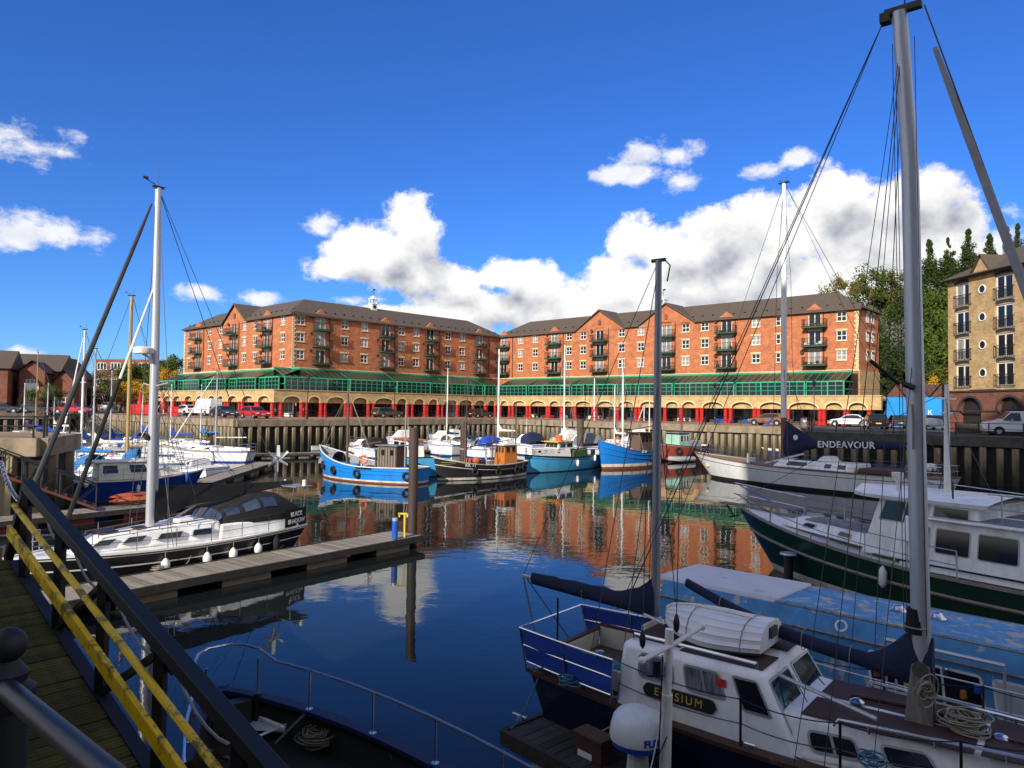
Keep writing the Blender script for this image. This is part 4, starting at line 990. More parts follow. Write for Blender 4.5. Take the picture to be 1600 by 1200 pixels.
    def rail(s, t0, t1, h=.62, n=6, r=.014, mids=(.5,), m=steel, inset=.08, sides=(1, -1), single=False, name='guard_rail', close_bow=False, wire_r=None):
        for side in sides:
            mb = MB(); ts = [t0+(t1-t0)*i/n for i in range(n+1)]
            tops = [s.g(t, side, inset, h) for t in ts]
            for q in (1,)+tuple(mids): mb.tube([s.g(t0+(t1-t0)*i/16, side, inset, h*q) for i in range(17)], wire_r or r*.7, 4)
            if single:
                mb.build(name, m, s.root)
                for t in ts: MB().tube([s.g(t, side, inset, -.02), s.g(t, side, inset, h)], r, 5).build('stanchion', m, s.root)
            else:
                for t in ts: mb.tube([s.g(t, side, inset, -.02), s.g(t, side, inset, h)], r, 4)
                mb.build(name, m, s.root)
    def pulpit(s, h=.62, r=.018, m=steel, t0=.86):
        mb = MB()
        for q in (1, .5):
            pts = [s.g(t0+(.985-t0)*i/5, 1, .05, h*q) for i in range(6)]+[V((s.L/2+.12, 0, s.sz(1)+h*q))]+[s.g(t0+(.985-t0)*i/5, -1, .05, h*q) for i in range(5, -1, -1)]
            mb.tube(pts, r, 5)
        for t in (t0, .94):
            for side in (1, -1): mb.tube([s.g(t, side, .05, -.02), s.g(t, side, .05, h)], r, 5)
        mb.build('pulpit', m, s.root)
    def pushpit(s, h=.62, r=.018, m=steel):
        mb = MB(); 
        for q in (1, .5): mb.tube([s.g(.1, 1, .06, h*q), s.g(0, 1, .06, h*q)+V((.05,0,0)), s.g(0, -1, .06, h*q)+V((.05,0,0)), s.g(.1, -1, .06, h*q)], r, 5)
        for t in (.1, .01):
            for side in (1, -1): mb.tube([s.g(t, side, .06, 0), s.g(t, side, .06, h)], r, 5)
        mb.build('pushpit', m, s.root)

def cabin(root, x0, x1, w0, w1, z0, h, mt, name='cabin', taper=.1, rf=.2, rb=.05, h1=None, bevel=.05, z1=None, camber=0, top=None, seg=3):
    """x0 aft, x1 forward; returns the outer faces as quads (bl, br, tr, tl seen from outside)"""
    z1 = z0 if z1 is None else z1; h1 = h if h1 is None else h1
    p = [V((x0,-w0,z0)), V((x1,-w1,z1)), V((x1,w1,z1)), V((x0,w0,z0)), V((x0+rb,-w0+taper,z0+h)), V((x1-rf,-w1+taper,z1+h1)), V((x1-rf,w1-taper,z1+h1)), V((x0+rb,w0-taper,z0+h))]
    MB().hexa(p).build(name, mt, root, bevel=bevel, smooth=True, seg=seg)
    if top:
        q = [p[i]+V((0,0,.0)) for i in (4,5,6,7)]; c = sum(q, V())/4; tb = MB(); k = .9
        tb.hexa([c+(x-c)*k+V((0,0,-.01)) for x in q]+[c+(x-c)*k+V((0,0,.012)) for x in q]); tb.build('roof_panel', top, root)
    return {'star': (p[0],p[1],p[5],p[4]), 'port': (p[2],p[3],p[7],p[6]), 'front': (p[1],p[2],p[6],p[5]), 'back': (p[3],p[0],p[4],p[7]), 'top': (p[4],p[5],p[6],p[7])}
def rrect(w, h, r, n=4):
    pts = []
    for cx, cy, a0 in ((w/2-r,h/2-r,0),(-w/2+r,h/2-r,90),(-w/2+r,-h/2+r,180),(w/2-r,-h/2+r,270)):
        for i in range(n+1): a = R(a0+90*i/n); pts.append((cx+r*math.cos(a), cy+r*math.sin(a)))
    return pts
def window(root, quad, u0, u1, v0=.2, v1=.8, fm=None, gm=None, r=.06, fw=.035, out=.012, mull=0, name='window', skew=True):
    bl, br, tr, tl = quad
    P = lambda a, b: bl*(1-a)*(1-b)+br*a*(1-b)+tr*a*b+tl*(1-a)*b
    c = [P(u0,v0), P(u1,v0), P(u1,v1), P(u0,v1)]; nrm = (c[1]-c[0]).cross(c[3]-c[0]).normalized()
    w = (c[1]-c[0]).length; h = (c[3]-c[0]).length; r = min(r, w*.45, h*.45)
    def warp(x, y, o): 
        a = x/w+.5; b = y/h+.5; return c[0]*(1-a)*(1-b)+c[1]*a*(1-b)+c[2]*a*b+c[3]*(1-a)*b+nrm*o
    outer = rrect(w, h, r); inner = rrect(w-2*fw, h-2*fw, max(.01, r-fw)); n = len(outer); m = MB()
    rows = [[warp(*p, 0) for p in outer], [warp(*p, out) for p in outer], [warp(*p, out) for p in inner], [warp(*p, out*.3) for p in inner]]
    m.grid(rows, closed=True)
    for k in range(mull): 
        x = -w/2+w*(k+1)/(mull+1); m.add([warp(x-.018, -h/2+fw, out*.9), warp(x+.018, -h/2+fw, out*.9), warp(x+.018, h/2-fw, out*.9), warp(x-.018, h/2-fw, out*.9)], [(0,1,2,3)])
    o = m.build(name, fm or black, root)
    g = MB(); g.add([warp(*p, out*.45) for p in inner], [tuple(range(n))]); g.build('pane', gm or glass, o)
    return o
def box_part(root, name, c, d, m, bevel=0, T=None): return MB().box(c, d, T=T).build(name, m, root, bevel=bevel)

def mast(b, x, z0, zt, r, m, cover=None, boom=None, coverm=navy, bh=1.0, spreaders=((.55, .9),), y=0, stays=True, jib=None, wr=.012, lean=(0, 0), head=True, shroudt=None, ns=10, backstay=True):
    """mast stepped at x; boom = length aft, jib = material of the furled headsail"""
    root = b.root if hasattr(b, 'root') else b
    H = zt-z0; top = V((x+lean[0], y+lean[1], zt)); bot = V((x, y, z0))
    MB().tube([bot, bot.lerp(top, .5), bot.lerp(top, .8), top], [r, r, r*.9, r*.68], ns).build('mast', m, root, smooth=True)
    if head:
        q = MB(); q.box(top+V((0,0,.02)), (r*4, r*1.6, .06)); q.tube([top+V((-r,0,0)), top+V((-r,0,.5))], .008, 4); q.tube([top+V((0,0,.15)), top+V((.35,0,.2))], .008, 4); q.box(top+V((.35,0,.24)), (.12,.01,.07)); q.build('masthead_gear', black, root)
    sp = []
    for k, wd in spreaders:
        p = bot.lerp(top, k); q = MB().bar(p+V((0,-wd,.03)), p, .03).bar(p, p+V((0,wd,.03)), .03); q.build('spreader', m, root); sp.append((p, wd))
    if stays and hasattr(b, 'L'):
        t_ = min(.95, max(.05, (x+b.L/2)/b.L-.02)) if shroudt is None else shroudt
        for side in (1, -1):
            foot = b.g(t_, side, .06); pts = [foot]+[p+V((0, side*wd, .03)) for p, wd in sp]+[top-V((0,0,.1))]
            MB().tube(pts, wr, 4).build('shroud', wire, root)
            MB().tube([b.g(max(.03, t_-.07), side, .06), (sp[0][0] if sp else bot.lerp(top, .6))], wr, 4).build('shroud', wire, root)
        bow = V((b.L/2-.05, 0, b.sz(1)+.05))
        if jib:
            a, c = bow.lerp(top, .06), bow.lerp(top, .93)
            MB().tube([a, a.lerp(c, .15), a.lerp(c, .5), a.lerp(c, .9), c], [jib[1]*.5, jib[1], jib[1]*.85, jib[1]*.6, jib[1]*.3], 7).build('furled_jib', jib[0], root, smooth=True)
        MB().tube([bow, top], wr*1.1, 4).build('forestay', wire, root)
        if backstay: MB().tube([V((-b.L/2+.05, 0, b.sz(0))), top], wr, 4).build('backstay', wire, root)
    if boom:
        bz, bl, be = boom; p = V((x-r, y, bz)); q = V((x-r-bl, y, bz+be))
        MB().tube([p, q], .055 if bl > 2.5 else .04, 7).build('boom', m, root)
        if cover: sailcover(root, p, q, bh, coverm)
        MB().tube([q, top-V((.1,0,.1))], wr*.8, 4).build('topping_lift', wire, root)
    return top
def sailcover(root, p, q, h, m, name='sail_cover', lump=.07, seed=3):
    rr = random.Random(seed); p, q = V(p), V(q); n = 16; rows = []
    d = (q-p).normalized(); side = d.cross(V((0,0,1))).normalized()
    for i in range(n+1):
        t = i/n; c = p.lerp(q, t); up = h*(max(0, 1-t*3.6)**1.6)+.20*(1-t*.45)+.02*rr.uniform(-1, 1); wd = (.15-.07*t)*(1+rr.uniform(-lump, lump)*2)
        if i in (0, n): wd *= .75
        ring = []
        for k in range(10):
            a = 2*math.pi*k/10; s_, cc = math.sin(a), math.cos(a)
            ring.append(c+side*(wd*cc*(1 if s_ < .3 else max(.25, 1-.75*s_*min(1, up/.35-.3))))+V((0,0,(up*s_ if s_ > 0 else .1*s_)-.0)))
        rows.append(ring)
    m_ = MB(); m_.grid(rows, closed=True); m_.add(rows[0], [tuple(range(10))]); m_.add(rows[-1], [tuple(range(10))]); return m_.build(name, m, root, smooth=True)

def fender(b, t, side, z, label, m=white, r=.11, h=.45, cat='fender', group='fenders hung over boat sides'):
    p = b.w(b.hullpt(t, z, side, r+.01)); top = b.w(b.g(t, side, 0, .02))
    o = thing('fender', label, cat, tuple(p), 0, group)
    MB().lathe([(.02,-h/2-.04),(r*.6,-h/2),(r,-h/2+.08),(r,h/2-.08),(r*.6,h/2),(.03,h/2+.05)], 10).build('fender_body', m, o, smooth=True)
    MB().tube([(0,0,h/2), tuple(V(top)-V(p))], .012, 4).build('lanyard', rope, o); return o
def tyre(b, t, side, z, label, r=.3):
    p = b.w(b.hullpt(t, z, side, .1)); a, c = b.w(b.hullpt(t-.03, z, side, .1)), b.w(b.hullpt(t+.03, z, side, .1)); d = (c-a).normalized()
    nr = d.cross(V((0,0,1))).normalized(); o = thing('tyre_fender', label, 'tyre', tuple(p), 0, 'car tyres hung as fenders')
    Mx = Matrix((d, V((0,0,1)), nr)).transposed().to_4x4()
    MB().torus((0,0,0), r*.78, r*.30, Mx, 16, 8).build('tyre_body', rubber, o, smooth=True)
    MB().tube([(0,0,r*.8), tuple(b.w(b.g(t, side, 0))-p)], .012, 4).build('lanyard', rope, o)
def lifebuoy(p, nrm, label, m=orange, R1=.28):
    n = V(nrm).normalized(); x = n.cross(V((0,0,1))).normalized() if abs(n.z) < .9 else V((1,0,0)); y = n.cross(x)
    Mx = Matrix((x, y, n)).transposed().to_4x4(); o = thing('lifebuoy', label, 'lifebuoy', tuple(p))
    MB().torus((0,0,0), R1, .065, Mx, 20, 8).build('ring', m, o, smooth=True)
    for k in range(4):
        a = k*math.pi/2; c = Mx @ V((R1*math.cos(a), R1*math.sin(a), 0)); t_ = MB().torus(c, .07, .012, Mx @ Matrix.Rotation(a+math.pi/2, 4, 'Z') @ Matrix.Rotation(R(90), 4, 'Y') @ Matrix.Rotation(0, 4, 'Z'), 8, 4); t_.build('band', white, o)
def rope_coil(p, label, r=.16, m=None, n=9, seed=1, nrm=(0,0,1)):
    rr = random.Random(seed); o = thing('rope_coil', label, 'rope', tuple(p)); mb = MB()
    for i in range(n):
        pts = []; k = rr.uniform(.55, 1.15); ox, oy = rr.uniform(-.06, .06), rr.uniform(-.06, .06); e = rr.uniform(.55, 1); ph = rr.uniform(0, 3)
        for j in range(14):
            a = 2*math.pi*j/14; x, y = r*k*math.cos(a), r*k*e*math.sin(a); pts.append((ox+x*math.cos(ph)-y*math.sin(ph), oy+x*math.sin(ph)+y*math.cos(ph), .012*(i+1)+rr.uniform(-.006, .006)))
        mb.tube(pts, .011, 4, closed=True)
    if nrm != (0,0,1):
        q = V(nrm).to_track_quat('Z', 'Y').to_matrix().to_4x4(); mb.v = [tuple(q @ V(v)) for v in mb.v]
    mb.build('coil', m or rope, o, smooth=True); return o
def line(a, b, label, s=.1, r=.012, m=None, cat='rope'):
    o = MB().tube(sag(a, b, s), r, 5).build('mooring_line', m or rope); tag(o, label, cat); return o

# generic sailing yacht seen small
def yacht(stern, bow, label, mastx=.1, H=10, hullm=None, B=None, coverm=navy, cover=True, jib=None, hood=None, mastm=None, band=None, group='sailing yachts moored at the pontoons', boomel=.05, fb=.95, trunkm=None, deckm=None, stern_w=.65, wr=.014, mr=.07):
    b = Boat('sailing_yacht', label, 'sailing yacht', stern, bow, B or 2.7, group); L = b.L; k = L/9
    hm = hullm or h_white
    b.hull(fb*1.25, fb, fb*.98, [('z', .02, antib), ('z', .12, band or bluepl), ('f', .86, hm), ('f', .92, band or bluepl), ('f', 1, hm)], stern=stern_w, rake=1.0*k, srake=.5*k, bul=.05, deck=deckm or white, cap=teak if rnd.random() < .4 else alloy, capw=.04)
    tm_ = trunkm or gel; q = cabin(b.root, -L*.08, L*.27, b.B*.33, b.B*.2, fb-.03, .42, tm_, taper=.08, rf=.45, rb=.0)
    for sd_ in ('star', 'port'):
        for u in ((.12,.34),(.42,.64),(.7,.86)): window(b.root, q[sd_], *(u if sd_ == 'star' else (1-u[1], 1-u[0])), .25, .75, r=.05, fw=.02)
    # cockpit coaming, tiller, winches
    cm = MB(); 
    for sd_ in (1, -1): cm.hexa([V((-L*.42, sd_*b.B*.30-.06, fb-.05)), V((-L*.08, sd_*b.B*.32-.06, fb-.05)), V((-L*.08, sd_*b.B*.32+.06, fb-.05)), V((-L*.42, sd_*b.B*.30+.06, fb-.05)), V((-L*.42, sd_*b.B*.30-.05, fb+.2)), V((-L*.08, sd_*b.B*.32-.05, fb+.3)), V((-L*.08, sd_*b.B*.32+.05, fb+.3)), V((-L*.42, sd_*b.B*.30+.05, fb+.2))])
    cm.build('coaming', tm_, b.root, bevel=.02)
    box_part(b.root, 'cockpit_sole', (-L*.25, 0, fb-.06), (L*.3, b.B*.5, .05), teak)
    if hood: 
        h_ = MB(); rows = []
        for i, (xx, hh) in enumerate(((L*.04, .40), (-L*.0, .85), (-L*.07, 1.0), (-L*.1, .98))):
            rows.append([(xx, b.B*.31*math.cos(a), fb+hh*math.sin(a)**.6 if math.sin(a) > 0 else fb) for a in [math.pi*j/10 for j in range(11)]])
        h_.grid(rows); h_.build('sprayhood', hood, b.root, smooth=True)
    zt = H; mx_ = -L/2+L*(.5+mastx)
    mast(b, mx_, fb+.35, zt, mr, mastm or alloy, cover=cover, boom=(fb+1.15, L*.36, boomel), coverm=coverm, bh=.7, spreaders=((.55, .75),), jib=jib, wr=wr)
    b.pulpit(); b.pushpit(); b.rail(.1, .86, .6, 6, r=.012)
    if rnd.random() < .7: fender(b, .45, -1, .45, 'fender amidships on the %s' % label[:60], rnd.choice([white, bluepl, white]), .1, .5) if FEND else None
    return b
FEND = False
# generic motor cruiser
def cruiser(stern, bow, label, B=2.9, hullm=None, fb=1.0, canopy=None, house=(.0, .3, 1.0), fly=False, group='motor cruisers moored in the dock', low=antib, housem=None, ncan=.9, band=None, mastpole=0):
    b = Boat('motor_cruiser', label, 'motor cruiser', stern, bow, B, group); L = b.L; hm = hullm or h_white
    b.hull(fb*1.4, fb*1.1, fb, [('z', .05, low), ('z', .14, band or bluepl), ('f', .8, hm), ('f', .86, band or bluepl), ('f', 1, hm)], stern=.9, rake=1.3, tm=.5, bul=.04, deck=white, cap=alloy, capw=.04)
    x0, x1, hh = -L/2+L*(.5+house[0]-.18), -L/2+L*(.5+house[1]), house[2]
    q = cabin(b.root, x0, x1, B*.4, B*.28, fb+.02, hh, housem or gel, taper=.14, rf=hh*1.3, rb=.1, bevel=.07)
    window(b.root, q['front'], .06, .94, .25, .85, alframe, mull=2, r=.05)
    for sd_ in ('star', 'port'):
        for u in ((.08,.36),(.4,.64),(.68,.84)): window(b.root, q[sd_], *(u if sd_ == 'star' else (1-u[1], 1-u[0])), .3, .85, alframe, r=.05)
    cabin(b.root, x1-.3, L*.36, B*.26, B*.12, fb*1.15, .28, gel, name='foredeck_trunk', taper=.08, rf=.5)
    if canopy:
        h_ = MB(); rows = []
        for xx, hh2 in ((x0+.25, hh+.05), (x0-L*.06, hh+.3), (x0-L*.18, hh+.2), (x0-L*.26, .35)):
            rows.append([(xx, B*.42*math.cos(a), fb+hh2*(max(0, math.sin(a))**.35)) for a in [math.pi*j/12 for j in range(13)]])
        h_.grid(rows); h_.build('canopy', canopy, b.root, smooth=True)
    if fly:
        q2 = cabin(b.root, x0+.2, x1-hh*1.5, B*.3, B*.22, fb+hh, .4, gel, name='flybridge', taper=.05, rf=.4)
        window(b.root, q2['front'], .05, .95, .4, 1, alframe, r=.04)
    b.pulpit(.6, t0=.72); b.rail(.35, .72, .55, 4, r=.012)
    if mastpole: MB().tube([(x0+.6,0,fb+hh),(x0+.6,0,fb+hh+mastpole)], .03, 5).bar((x0+.6,-.3,fb+hh+mastpole*.7),(x0+.6,.3,fb+hh+mastpole*.7),.03).build('signal_mast', white, b.root)
    return b

def WP(px, py): p = W(px, py, 0); return (p.x, p.y)
# ------------------------------------------------------------------ ELYSIUM: motor sailer ketch in the foreground
hE = V((.775, -.632, 0)); nE = V((.632, .775, 0)); SE = V((.9, 12.2, 0))
E = Boat('motor_sailer', 'white and navy ketch-rigged motor sailer named Elysium with an upturned dinghy on its roof', 'motor sailer', SE, SE+hE*8.4, 2.4)
XE = lambda a: a-4.2
rE = E.root
def elysium():
    global E
    E.hull(1.72, 1.16, 1.2, [('z', .05, antif), ('z', .12, boot_white), ('f', 1, h_navy)], stern=.72, rake=1.2, srake=.55, tm=.5, bul=.02, deck=cream, cap=trim, capw=.16, capname='rubbing_rail')
    L = 8.4; X = XE
    # raised wheelhouse and aft cabin
    q = cabin(rE, X(1.62), X(4.25), 1.02, 1.02, 1.10, .95, gel, name='wheelhouse', taper=.14, rf=.55, rb=.06, bevel=.09, seg=4)
    window(rE, q['star'], .14, .39, .54, .90, alframe, curtain, r=.1, fw=.03)
    window(rE, q['star'], .46, .71, .54, .89, alframe, curtain, r=.07, fw=.03, mull=1)
    window(rE, q['star'], .79, .955, .48, .90, alframe, r=.05, fw=.03)
    window(rE, q['port'], .1, .3, .42, .86, alframe, r=.07); window(rE, q['port'], .38, .64, .42, .86, alframe, r=.07)
    window(rE, q['front'], .06, .47, .34, .90, alframe, r=.05); window(rE, q['front'], .53, .94, .34, .90, alframe, r=.05)
    MB().add([(X(2.0),-.45,2.212),(X(2.8),-.8,2.212)], []).box((X(2.1), .0, 2.058), (.75, 1.3, .012)).box((X(3.1), -.45, 2.058), (1.15, .62, .012)).box((X(3.1), .45, 2.058), (1.15, .5, .012)).build('roof_panel', browndeck, rE)
    h_ = MB(); h_.tube([(X(1.8),-.72,2.13),(X(3.6),-.76,2.13)], .022, 6)
    for a in (1.8, 2.4, 3.0, 3.6): h_.tube([(X(a),-.74,2.04),(X(a),-.74,2.13)], .016, 5)
    h_.build('roof_grab_rail', steel, rE)
    # name board
    nb = MB(); o = q['star']; P = lambda a, b, e=.02: (o[0]*(1-a)*(1-b)+o[1]*a*(1-b)+o[2]*a*b+o[3]*(1-a)*b)
    nrm = (o[1]-o[0]).cross(o[3]-o[0]).normalized(); c = P(.41, .42)+nrm*.03; Mx = face_M(c, o[1]-o[0], o[3]-o[0]) @ Matrix.Diagonal((.86, .86, 1, 1))
    poly = [(-.60,-.05),(-.57,-.09),(-.53,-.105),(.53,-.105),(.57,-.09),(.60,-.05),(.625,0),(.60,.05),(.57,.09),(.53,.105),(-.53,.105),(-.57,.09),(-.60,.05),(-.625,0)]
    m = MB(); n = len(poly); m.add([(x,y,-.02) for x, y in poly]+[(x,y,.012) for x, y in poly], [tuple(range(n))[::-1], tuple(range(n,2*n))]+[(i,(i+1)%n,(i+1)%n+n,i+n) for i in range(n)])
    bo = m.build('name_board', M('black_board', (.012,.009,.007), .4), rE, M=Mx, bevel=.01)
    text('ELYSIUM', .17, gold, 'lettering', bo, Matrix.Translation((0,-.002,.014)), .003, space=1.35)
    # forward trunk with coach roof
    t = cabin(rE, X(3.3), X(7.5), 1.035, .46, 1.10, .52, gel, name='coach_roof', taper=.13, rf=.55, rb=0, bevel=.07, h1=.36, z1=1.32, seg=4)
    for u0, u1, mu in ((.065,.20,1),(.245,.385,1),(.45,.58,0)): 
        window(rE, t['star'], u0, u1, .22, .72, alframe, r=.08, fw=.03, mull=mu); window(rE, t['port'], 1-u1, 1-u0, .22, .72, alframe, r=.08, fw=.03)
    def dp(x0, x1, y0, y1, k0=1.0, k1=1.0):
        z = lambda x: 1.634+(x-3.3)/4.2*.06
        m.hexa if 0 else None
        pm = MB(); pm.hexa([V((X(x0),y0*k0,z(x0)-.01)),V((X(x1),y0*k1,z(x1)-.01)),V((X(x1),y1*k1,z(x1)-.01)),V((X(x0),y1*k0,z(x0)-.01)),V((X(x0),y0*k0,z(x0))),V((X(x1),y0*k1,z(x1))),V((X(x1),y1*k1,z(x1))),V((X(x0),y1*k0,z(x0)))]); pm.build('deck_panel', browndeck, rE)
    dp(4.15, 5.95, -.74, -.06, 1, .86); dp(6.02, 6.6, -.62, -.06, 1, .88); dp(4.15, 5.95, .06, .74, 1, .86); dp(6.02, 6.6, .06, .62, 1, .88)
    box_part(rE, 'fore_hatch', (X(7.0), .0, 1.75), (.5, .62, .11), white, .02); box_part(rE, 'hatch_coaming', (X(7.0), 0, 1.71), (.6, .6, .08), trim, .01)
    for sd_ in (1, -1):
        g = MB(); pts = [(X(4.55), sd_*.80, 1.62)]+[(X(4.6+i*.33), sd_*(.79-.042*i), 1.71+.006*i) for i in range(8)]+[(X(7.05), sd_*.47, 1.68)]
        g.tube(pts, .018, 6); 
        for i in (1, 3, 5, 7): g.tube([pts[i+1] if i+1 < len(pts) else pts[-1], V(pts[i+1])-V((0,0,.1))], .014, 5)
        g.build('handrail', steel, rE)
    # cockpit
    cw = MB(); cw.box((X(.95), .74, 1.42), (1.3, .05, .40)); cw.box((X(.95), -.74, 1.38), (1.3, .05, .30)); cw.box((X(.28), 0, 1.38), (.05, 1.4, .34)); cw.build('cockpit_coaming', cream, rE, bevel=.015)
    ct = MB(); ct.box((X(.95), .76, 1.63), (1.35, .10, .03)); ct.box((X(.26), 0, 1.57), (.10, 1.5, .03)); ct.build('coaming_cap', trim, rE)
    box_part(rE, 'cockpit_sole', (X(.95), 0, 1.27), (1.3, 1.45, .03), brownwood); box_part(rE, 'cockpit_seat', (X(1.0), -.5, 1.38), (1.1, .4, .05), brownwood)
    box_part(rE, 'cabin_door', (X(1.64), .1, 1.65), (.04, .6, .9), cream, .01)
    # canvas dodgers laced to the stern rails
    for sd_ in (1, -1):
        rl = MB(); pts = [E.g(t_, sd_, -.06 if sd_ < 0 else .0, .66)+V((-.18*(1-t_/.2),0,0)) for t_ in (0, .05, .1, .15, .2)]; lo = [E.g(t_, sd_, -.02, .14)+V((-.05,0,0)) for t_ in (0, .05, .1, .15, .2)]
        rl.tube(pts, .016, 6); rl.tube([p.lerp(q_, .5)+V((0,0,.0)) for p, q_ in zip(pts, lo)], .012, 5); rl.tube(lo, .012, 5)
        for i in (0, 2, 4): rl.tube([lo[i]-V((0,0,.16)), pts[i]], .015, 6)
        rl.build('stern_rail', steel, rE)
        dm = MB(); rows = []
        for j in range(7): rows.append([pts[i].lerp(lo[i], .04+.92*j/6)+V((0, -sd_*.015*math.sin(j*1.1+i*1.7), 0)) for i in range(5)])
        dm.grid(rows); dm.build('canvas_dodger', bluec, rE, smooth=True)
    sb = MB(); sb.tube([E.g(0, 1, 0, .66)+V((-.18,0,0)), E.g(0, -1, -.06, .66)+V((-.18,0,0))], .016, 6); sb.build('stern_rail', steel, rE)
    # lifelines and black-sleeved stanchions
    for sd_ in (1, -1):
        for t_ in (.42, .56, .70, .84): MB().tube([E.g(t_, sd_, .08, 0), E.g(t_, sd_, .08, .62)], .017, 6).build('stanchion', black, rE)
        for hh in (.6, .3):
            for a, c in ((.20, .42), (.42, .56), (.56, .70), (.70, .84), (.84, .97)): MB().tube(sag(E.g(a, sd_, .08, hh), E.g(c, sd_, .08, hh), .06), .008, 4).build('lifeline', navy if hh > .5 else wire, rE)
    E.pulpit(.62, t0=.86)
    # main mast in its tabernacle
    tb = MB(); 
    for sd_ in (1, -1): tb.hexa([V((X(5.18),sd_*.12-.03,1.6)),V((X(5.5),sd_*.12-.03,1.6)),V((X(5.5),sd_*.12+.03,1.6)),V((X(5.18),sd_*.12+.03,1.6)),V((X(5.26),sd_*.10-.03,2.35)),V((X(5.46),sd_*.10-.03,2.35)),V((X(5.46),sd_*.10+.03,2.35)),V((X(5.26),sd_*.10+.03,2.35))])
    tb.box((X(5.34), 0, 1.9), (.2, .16, .6)); tb.build('tabernacle', M('weathered_grey_wood', (.20,.19,.175), .8, var=.3, scale=4, stretch=(3,3,.5), col2=(.09,.08,.07), amt=.42), rE, bevel=.02)
    MB().lathe([(.09,-.16),(.09,.16)], 14, T=Matrix.Translation((X(5.36),0,2.3)) @ Matrix.Rotation(R(90), 4, 'X')).build('tabernacle_pivot', dconc, rE)
    top = V((X(5.14), -.0, 10.5))
    MB().tube([(X(5.36),0,2.2),(X(5.3),0,5.5),(X(5.25),0,8.5),tuple(top)], [.105,.105,.10,.088], 16).build('mast', alloy, rE, smooth=True)
    tr = MB(); tr.tube([(X(5.25),0,2.6),(X(5.14),0,10.35)], .014, 5); tr.tube([(X(5.3)+.11,-.02,2.6),(X(5.22)+.09,-.02,6)], .008, 4); tr.build('sail_track', alloy, rE)
    mh = MB(); mh.box((X(5.18), 0, 10.53), (.42, .10, .08)); mh.box((X(4.98), 0, 10.47), (.12, .14, .12)); mh.tube([(X(5.2),0,10.5),(X(5.2),0,10.9)], .01, 4); mh.build('masthead_crane', dconc, rE)
    # tricolour winch handle, steaming light bracket, fall ends
    MB().tube([(X(5.25)-.12,-.05,5.75),(X(5.25)-.42,-.2,6.05)], .025, 6).tube([(X(5.25)-.05,-.14,5.75),(X(5.25)+.06,-.16,5.7)], .04, 6).build('mast_bracket', black, rE)
    MB().tube([(X(5.28),-.11,5.5),(X(5.30),-.15,5.2),(X(5.29),-.13,4.95)], .012, 5).build('halyard_tail', rope, rE)
    # main boom with sagging navy cover
    bp, bq = V((X(5.18), 0, 2.28)), V((X(1.9), .78, 2.66))
    MB().tube([bp.lerp(bq, i/12)-V((0,0,.05+.15*math.sin(math.pi*i/12))) for i in range(13)], .035, 8).build('boom', alloy, rE)
    rows = []; n = 22; rr = random.Random(4)
    for i in range(n+1):
        t_ = i/n; c_ = bp.lerp(bq, t_)-V((0,0,.16*math.sin(math.pi*t_)+.05)); up = .34*max(0, 1-t_*8)**1.3+.10*(1-.35*t_); dn = .12*(1-.4*t_)+.05*max(0, 1-t_*6)
        wd = .12*(1-.35*t_)*(1+rr.uniform(-.12,.12)); rows.append([c_+V((0, wd*math.cos(2*math.pi*k/12)*(1 if math.sin(2*math.pi*k/12) < .5 or t_ > .2 else .8), (up if math.sin(2*math.pi*k/12) > 0 else dn)*math.sin(2*math.pi*k/12))) for k in range(12)])
    # the cover wraps round the mast at its forward end
    front = [[p+V((.18+.12, 0, 0)) for p in rows[0]], [p+V((.14, 0, 0)) for p in rows[0]]]
    mm = MB(); mm.grid(front+rows, closed=True); mm.add(front[0], [tuple(range(12))]); mm.add(rows[-1], [tuple(range(12))]); mm.build('sail_cover', navy, rE, smooth=True)
    MB().torus((X(5.3),0,2.78), .14, .012, n=16, k=5).build('cover_lashing', rope, rE)
    MB().tube([(X(5.3),0,2.7),(X(5.3),0,3.0)], [.13,.108], 12).build('cover_collar', blackc, rE)
    for t_ in (.2, .4, .6, .8): 
        p = bp.lerp(bq, t_); MB().torus(p-V((0,0,.1+.1*math.sin(math.pi*t_))), .16*(1-.3*t_), .006, Matrix.Rotation(R(90), 4, 'Y'), 12, 4).build('cover_tie', rope, rE)
    # furled headsail on the forestay
    bow = V((X(7.85), 0, 1.85)); hd = V((X(5.42), 0, 10.3)); a, c = bow.lerp(hd, .06), bow.lerp(hd, .955)
    MB().tube([a, a.lerp(c,.1), a.lerp(c,.5), a.lerp(c,.85), c], [.035,.062,.055,.045,.028], 9).build('furled_headsail', M('grey_sail', (.30,.31,.33), .8, var=.15, scale=6), rE, smooth=True)
    MB().tube([bow, hd+V((0,0,.2))], .01, 5).build('forestay', wire, rE)
    # rigging
    def st(p, q_, r_=.006, nm='shroud', s_=0): MB().tube([p, q_] if not s_ else sag(p, q_, s_), r_, 5).build(nm, wire, rE)
    tp = V((X(5.2), 0, 10.42))
    for sd_ in (1, -1):
        st(E.g(.54, sd_, .03), tp); st(E.g(.50, sd_, .03), tp-V((0,0,.0)), .005); st(E.g(.60, sd_, .03), V((X(5.3), 0, 6.4)), .005)
    mz = V((X(1.70), .12, 7.75))
    for dy, dx_ in ((-.1, .1), (0, 0), (.12, -.2), (.2, -.5)): st(tp+V((-.25, 0, .02)), V((X(1.2)+dx_, dy*4+.1, 2.35 if dx_ > -.4 else 1.3)), .006, 'topping_lift')
    for k, dxx in enumerate((-.11, -.135, .12)): st(V((X(5.3)+dxx, -.06*k+.04, 2.7)), V((X(5.2)+dxx, -.04*k, 10.1)), .005, 'halyard')
